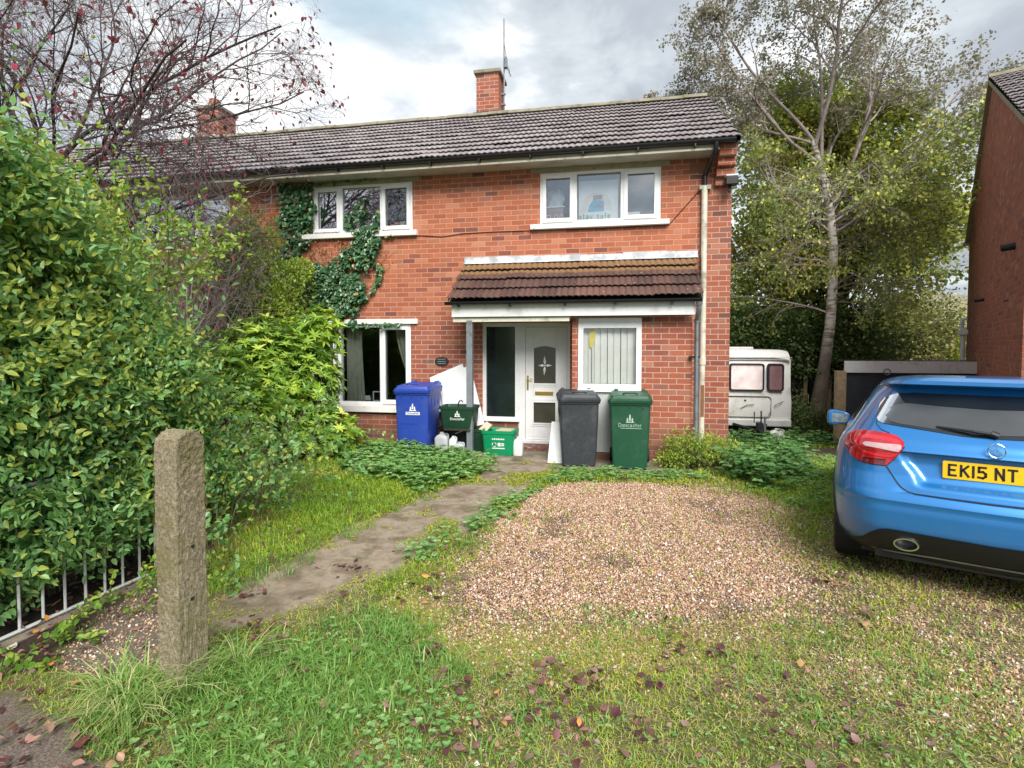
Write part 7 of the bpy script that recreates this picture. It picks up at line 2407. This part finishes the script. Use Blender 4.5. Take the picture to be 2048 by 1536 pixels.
for i in range(60):
    a = rng.uniform(-5.9, -4.3); z = rng.uniform(2.3, 3.0)
    st_paths.append((np.array([(a, YW - .01, z), (a + rng.normal(0, .08), YW - .012, z + .3), (a + rng.normal(0, .15), YW - .01, z + .7)]), np.array([.006, .004, .002])))
V, Fq = tubes(st_paths, 3); mesh_obj('stems', V, Fq, M['twig_brown'], o)
x_, z_ = fill([(-5.55, 3.62), (-4.5, 3.66), (-4.4, 3.5), (-4.85, 3.35), (-5.2, 3.15), (-5.55, 3.2)], 900, .1, 8)
x2_, z2_ = fill([(-4.42, 3.3), (-4.1, 3.45), (-4.0, 3.3), (-4.2, 2.9), (-4.35, 2.6), (-4.5, 2.7)], 420, .1, 9)
x3_, z3_ = fill([(-5.4, 2.45), (-4.7, 2.3), (-4.8, 2.22), (-5.5, 2.22)], 160, .08, 9)
x_, z_ = np.concatenate([x_, x2_, x3_]), np.concatenate([z_, z2_, z3_])
n_ = len(x_); P_ = np.stack([x_, YW - rng.uniform(.005, .05, n_), z_], 1)
s = rng.uniform(.025, .055, n_)
g_ = leaf_mesh(P_, unit(n_, rng) + np.array([0, 0, -.6]), unit(n_, rng) + np.array([0, -1, 0]), s, s * .6, fold=.4, curl=.3)
mesh_obj('dead_leaves', g_[0], g_[1], M['leaf_ivy_dead'], o, attrs={'rnd': np.repeat(rng.random(n_), 6)})

# small bright bush under the downpipes
loose_shrub('privet_bush', 'small yellow green bush growing round the foot of the downpipes', (1.05, 8.05, -.02),
            [((.98, 8.0, .26), (.34, .24, .26), 1500), ((1.32, 8.3, .22), (.28, .3, .24), 900), ((.75, 7.95, .12), (.22, .2, .14), 400), ((1.6, 8.5, .16), (.22, .2, .20), 400)], 'leaf_shrub', (.028, .052), 47, (.68, .22), 60)
loose_shrub('weed_clump', 'brownish bramble stems and leaves at the house corner', (1.62, 8.5, -.05),
            [((1.55, 8.6, .12), (.35, .35, .18), 700)], 'leaf_dull', (.03, .05), 48, (.6, .25), 60, cat='weeds')

# ---- birch beyond the garden
rng = np.random.default_rng(77)
TBX, TBY = 5.9, 17.0
zb0 = float(hgt(TBX, TBY))
o = thing('birch_tree', 'tall silver birch with grey thin foliage and a white trunk behind the fence', 'tree', (TBX - .45, TBY, zb0))
trunk = np.array([(TBX - .30, TBY, zb0), (TBX - .20, TBY, .2), (TBX - .07, TBY, 1.2), (TBX + .05, TBY, 2.3), (TBX + .10, TBY, 3.4), (TBX + .09, TBY, 4.6), (TBX - .02, TBY, 5.6), (TBX - .25, TBY, 6.7), (TBX - .50, TBY, 7.6)])
tr = [(trunk, np.array([.27, .20, .155, .135, .125, .12, .11, .09, .07]))]
paths, tips = {}, []
spec = [(10, .075, .012, 12, .44, .62), (8, .13, -.02, 8, .50, .65), (6, .16, -.06, 5, .55, .7), (5, .14, -.10, 0, 0, 0)]
limbs = [((TBX - .02, TBY, 5.6), (.62, .1, 1.0), 6.6, .075), ((TBX - .25, TBY, 6.7), (-.12, -.1, 1.0), 6.4, .07), ((TBX - .50, TBY, 7.6), (-.55, .1, 1.0), 5.8, .065),
         ((TBX + .05, TBY, 5.2), (1.0, -.15, .85), 6.0, .055), ((TBX - .3, TBY, 6.9), (-1.0, -.2, .75), 5.0, .07), ((TBX - .02, TBY, 5.7), (.25, .5, 1.0), 6.6, .09),
         ((TBX + .08, TBY, 4.9), (.9, -.5, .75), 3.6, .045), ((TBX + .08, TBY, 4.9), (-1.0, -.3, .55), 4.2, .05), ((TBX - .45, TBY, 7.4), (.3, -.3, 1.1), 6.2, .08), ((TBX + .1, TBY, 5.4), (1.1, .3, .65), 5.6, .07),
         ((TBX - .5, TBY, 7.5), (-1.0, .3, .5), 4.2, .06)]
for st_, dr, L_, r_ in limbs: grow(rng, st_, dr, L_, r_, 0, spec, paths, tips)
V, Fq = tubes(tr, 12); mesh_obj('trunk', V, Fq, M['birch_bark'], o, smooth=True)
V1, F1 = tubes([(p_[0], p_[1] * .8) for p_ in paths[0]], 7); V2, F2 = tubes(paths[1] + paths[2] + paths[3], 3)
mesh_obj('limbs', V1, F1, M['twig_grey'], o, smooth=True)
mesh_obj('branches', V2, F2, M['twig_grey'], o)
def bare_sky(P): return ((P[:, 0] > 8.0) & (P[:, 2] < 5.6)).any() or ((P[:, 0] > 7.3) & (P[:, 2] < 3.8)).any()
tips = [t_ for t_ in tips if not bare_sky(t_[0])]
hi = [t_ for t_ in tips if t_[0][0, 2] > 7.6 + rng.normal(0, .5)]
lo = [t_ for t_ in tips if t_[0][0, 2] <= 7.6]
g_ = leaves_on(rng, lo, 4, (.08, .13), .8, (.1, 1), .5, .70, .07, six=False)
mesh_obj('crown', g_[0], g_[1], M['leaf_autumn'], o, attrs={'rnd': np.repeat(np.clip(rng.normal(.45, .25, g_[2]), 0, 1), 4)})
g_ = leaves_on(rng, hi, 11, (.065, .105), .8, (.1, 1), .5, .70, .07, six=False)
cz = g_[0].reshape(-1, 4, 3)[:, 0]
tone = np.clip(rng.normal(.5, .22, len(cz)), 0, 1)
mesh_obj('crown', g_[0], g_[1], M['leaf_birch'], o, attrs={'rnd': np.repeat(tone, 4)})
# lower drooping green part of the crown
tips2, paths2 = [], {}
for i in range(44):
    z0_ = rng.uniform(2.4, 6.4); a = rng.uniform(0, 6.28)
    grow(rng, (TBX + .05, TBY, z0_), (math.cos(a), math.sin(a) * .8 - .35, .3), rng.uniform(1.6, 3.4), .03, 0, [(8, .12, -.05, 8, .5, .8), (6, .15, -.09, 5, .6, .7), (5, .12, -.14, 0, 0, 0)], paths2, tips2)
V, Fq = tubes([p for l_ in paths2.values() for p in l_], 3); mesh_obj('branches', V, Fq, M['twig_grey'], o)
tips2 = [t_ for t_ in tips2 if not bare_sky(t_[0])]
g_ = leaves_on(rng, tips2, 8, (.075, .12), .7, (.05, 1), .6, .62, .06, six=False)
mesh_obj('crown', g_[0], g_[1], M['leaf_autumn'], o, attrs={'rnd': np.repeat(np.clip(rng.normal(.42, .24, g_[2]), 0, 1), 4)})

# ---- broad crowns behind: clustered leaf clumps on limbs
def crown_tree(name, label, loc, height, blobs, mt, size, seed, rndc=(.5, .2), bark='bark_dark', r0=.2, group=None, clump=26, cs=.30):
    rng = np.random.default_rng(seed)
    o = thing(name, label, 'tree', loc, group=group)
    Pc, Uc = [], []
    for (c, r, n_) in blobs:
        p, u = blob_pts(rng, n_, c, r, .30, .34, seed); Pc.append(p); Uc.append(u)
    Pc, Uc = np.concatenate(Pc), np.concatenate(Uc)
    kz = Pc[:, 2] > loc[2] + .4
    Pc, Uc = Pc[kz], Uc[kz]
    n_ = len(Pc)
    P_ = np.repeat(Pc, clump, 0) + rng.normal(0, cs, (n_ * clump, 3)) * np.array([1, 1, .6])
    U = np.repeat(Uc, clump, 0) + rng.normal(0, .8, (n_ * clump, 3))
    s = rng.uniform(size[0], size[1], len(P_))
    g_ = dia_mesh(P_, U + np.array([0, 0, -.3]), rng.normal(0, .7, (len(P_), 3)) + np.array([0, 0, 1]), s, s * .75)
    tone = np.clip(np.repeat(rng.normal(rndc[0], rndc[1], n_), clump) + rng.normal(0, .16, len(P_)), 0, 1)
    mesh_obj('crown', g_[0], g_[1], M[mt], o, attrs={'rnd': np.repeat(tone, 4)})
    pa = [(np.array([loc, (loc[0] + .05, loc[1], loc[2] + height * .3), (loc[0] + rng.normal(0, .2), loc[1], loc[2] + height * .6), (loc[0] + rng.normal(0, .3), loc[1], loc[2] + height * .9)]), np.array([r0, r0 * .8, r0 * .5, r0 * .15]))]
    V_, F_ = tubes(pa, 8); mesh_obj('trunk', V_, F_, M[bark], o, smooth=True)
    pa = []
    for i in range(90):
        t_ = Pc[rng.integers(n_)]
        f_ = rng.uniform(.2, .8); b0 = np.array([loc[0], loc[1], loc[2] + height * f_ * .8])
        q = b0 * .5 + t_ * .5 + rng.normal(0, .15, 3)
        pa.append((np.array([b0, q, t_]), np.array([r0 * .28, r0 * .14, .006])))
    V_, F_ = tubes(pa, 4); mesh_obj('limbs', V_, F_, M[bark], o)
    return o


crown_tree('maple_tree', 'big green and yellow autumn maple just behind the silver birch', (6.8, 19.5, -.9), 10.5,
           [((6.6, 19.5, 6.2), (3.1, 1.8, 3.9), 620), ((4.9, 19.4, 4.0), (1.8, 1.4, 3.4), 330), ((8.6, 19.5, 5.4), (1.7, 1.5, 1.9), 330), ((5.6, 19.3, 9.0), (1.7, 1.3, 1.6), 260), ((8.0, 19.4, 8.4), (1.6, 1.3, 1.7), 260), ((10.0, 19.6, 5.6), (1.1, 1.0, .9), 90)], 'leaf_autumn', (.10, .17), 51, (.52, .2), clump=30, cs=.26)
crown_tree('dark_bush', 'dark evergreen tree low between the caravan and the garage', (5.3, 18.2, -.9), 3.6,
           [((5.2, 18.2, 1.5), (2.0, .9, 1.6), 520), ((7.0, 18.3, 1.7), (1.3, .8, 1.5), 300), ((3.6, 18.3, 1.9), (1.2, .8, 1.4), 240)], 'leaf_dark', (.08, .14), 52, (.5, .22), clump=26, cs=.22)
crown_tree('garden_tree', 'pale olive tree behind the garage, right of the maple', (10.8, 23.0, -1.1), 4.4,
           [((10.4, 23.0, 2.0), (1.9, 1.2, 1.7), 380), ((11.8, 23.4, 2.4), (1.3, 1.0, 1.3), 170)], 'leaf_far', (.09, .15), 53, (.45, .25), clump=18, cs=.34, r0=.10)
crown_tree('garden_tree', 'bright green bush close against the right hand house', (12.6, 22.0, -1.1), 3.2,
           [((12.7, 22.0, 1.2), (1.0, .9, 1.5), 240)], 'leaf_shrub', (.08, .13), 54, (.55, .2), clump=24, cs=.26, r0=.08)
crown_tree('garden_tree', 'low olive tree showing above the caravan roof', (4.0, 24.0, -1.0), 4.0,
           [((4.0, 24.0, 2.0), (2.4, 1.2, 1.5), 420), ((1.6, 24.0, 1.6), (2.0, 1.2, 1.5), 240)], 'leaf_far', (.10, .17), 55, (.35, .22), clump=22, cs=.34, r0=.10)
# dark undergrowth at the foot of the birch
loose_shrub('ivy_clump', 'dark ivy and undergrowth at the foot of the birch trunk', (5.2, 15.4, float(hgt(5.2, 15.4))),
            [((4.75, 15.5, -.25), (.45, .35, .65), 1500), ((5.4, 15.3, -.35), (.5, .3, .45), 1300)], 'leaf_dark', (.05, .09), 56, (.55, .25), 40)
# distant belt of trees closing the horizon
rng = np.random.default_rng(90)
n_ = 42000
a = rng.uniform(-1.25, 1.25, n_)
R_ = rng.uniform(60, 90, n_)
hmax = 3.0 + 5.5 * fbm(a * 9, a * 0, 1.6, 12, 3)
x_, y_ = np.sin(a) * R_, np.cos(a) * R_
z_ = hgt(x_, y_) + rng.uniform(0, 1, n_) ** .7 * hmax
s = rng.uniform(.5, 1.0, n_)
g_ = dia_mesh(np.stack([x_, y_, z_], 1), unit(n_, rng), unit(n_, rng), s, s * .8)
props(mesh_obj('distant_trees', g_[0], g_[1], M['leaf_far'], attrs={'rnd': np.repeat(np.clip(rng.normal(.3, .25, n_), 0, 1), 4)}), 'low belt of distant trees along the horizon', 'trees', kind='stuff')
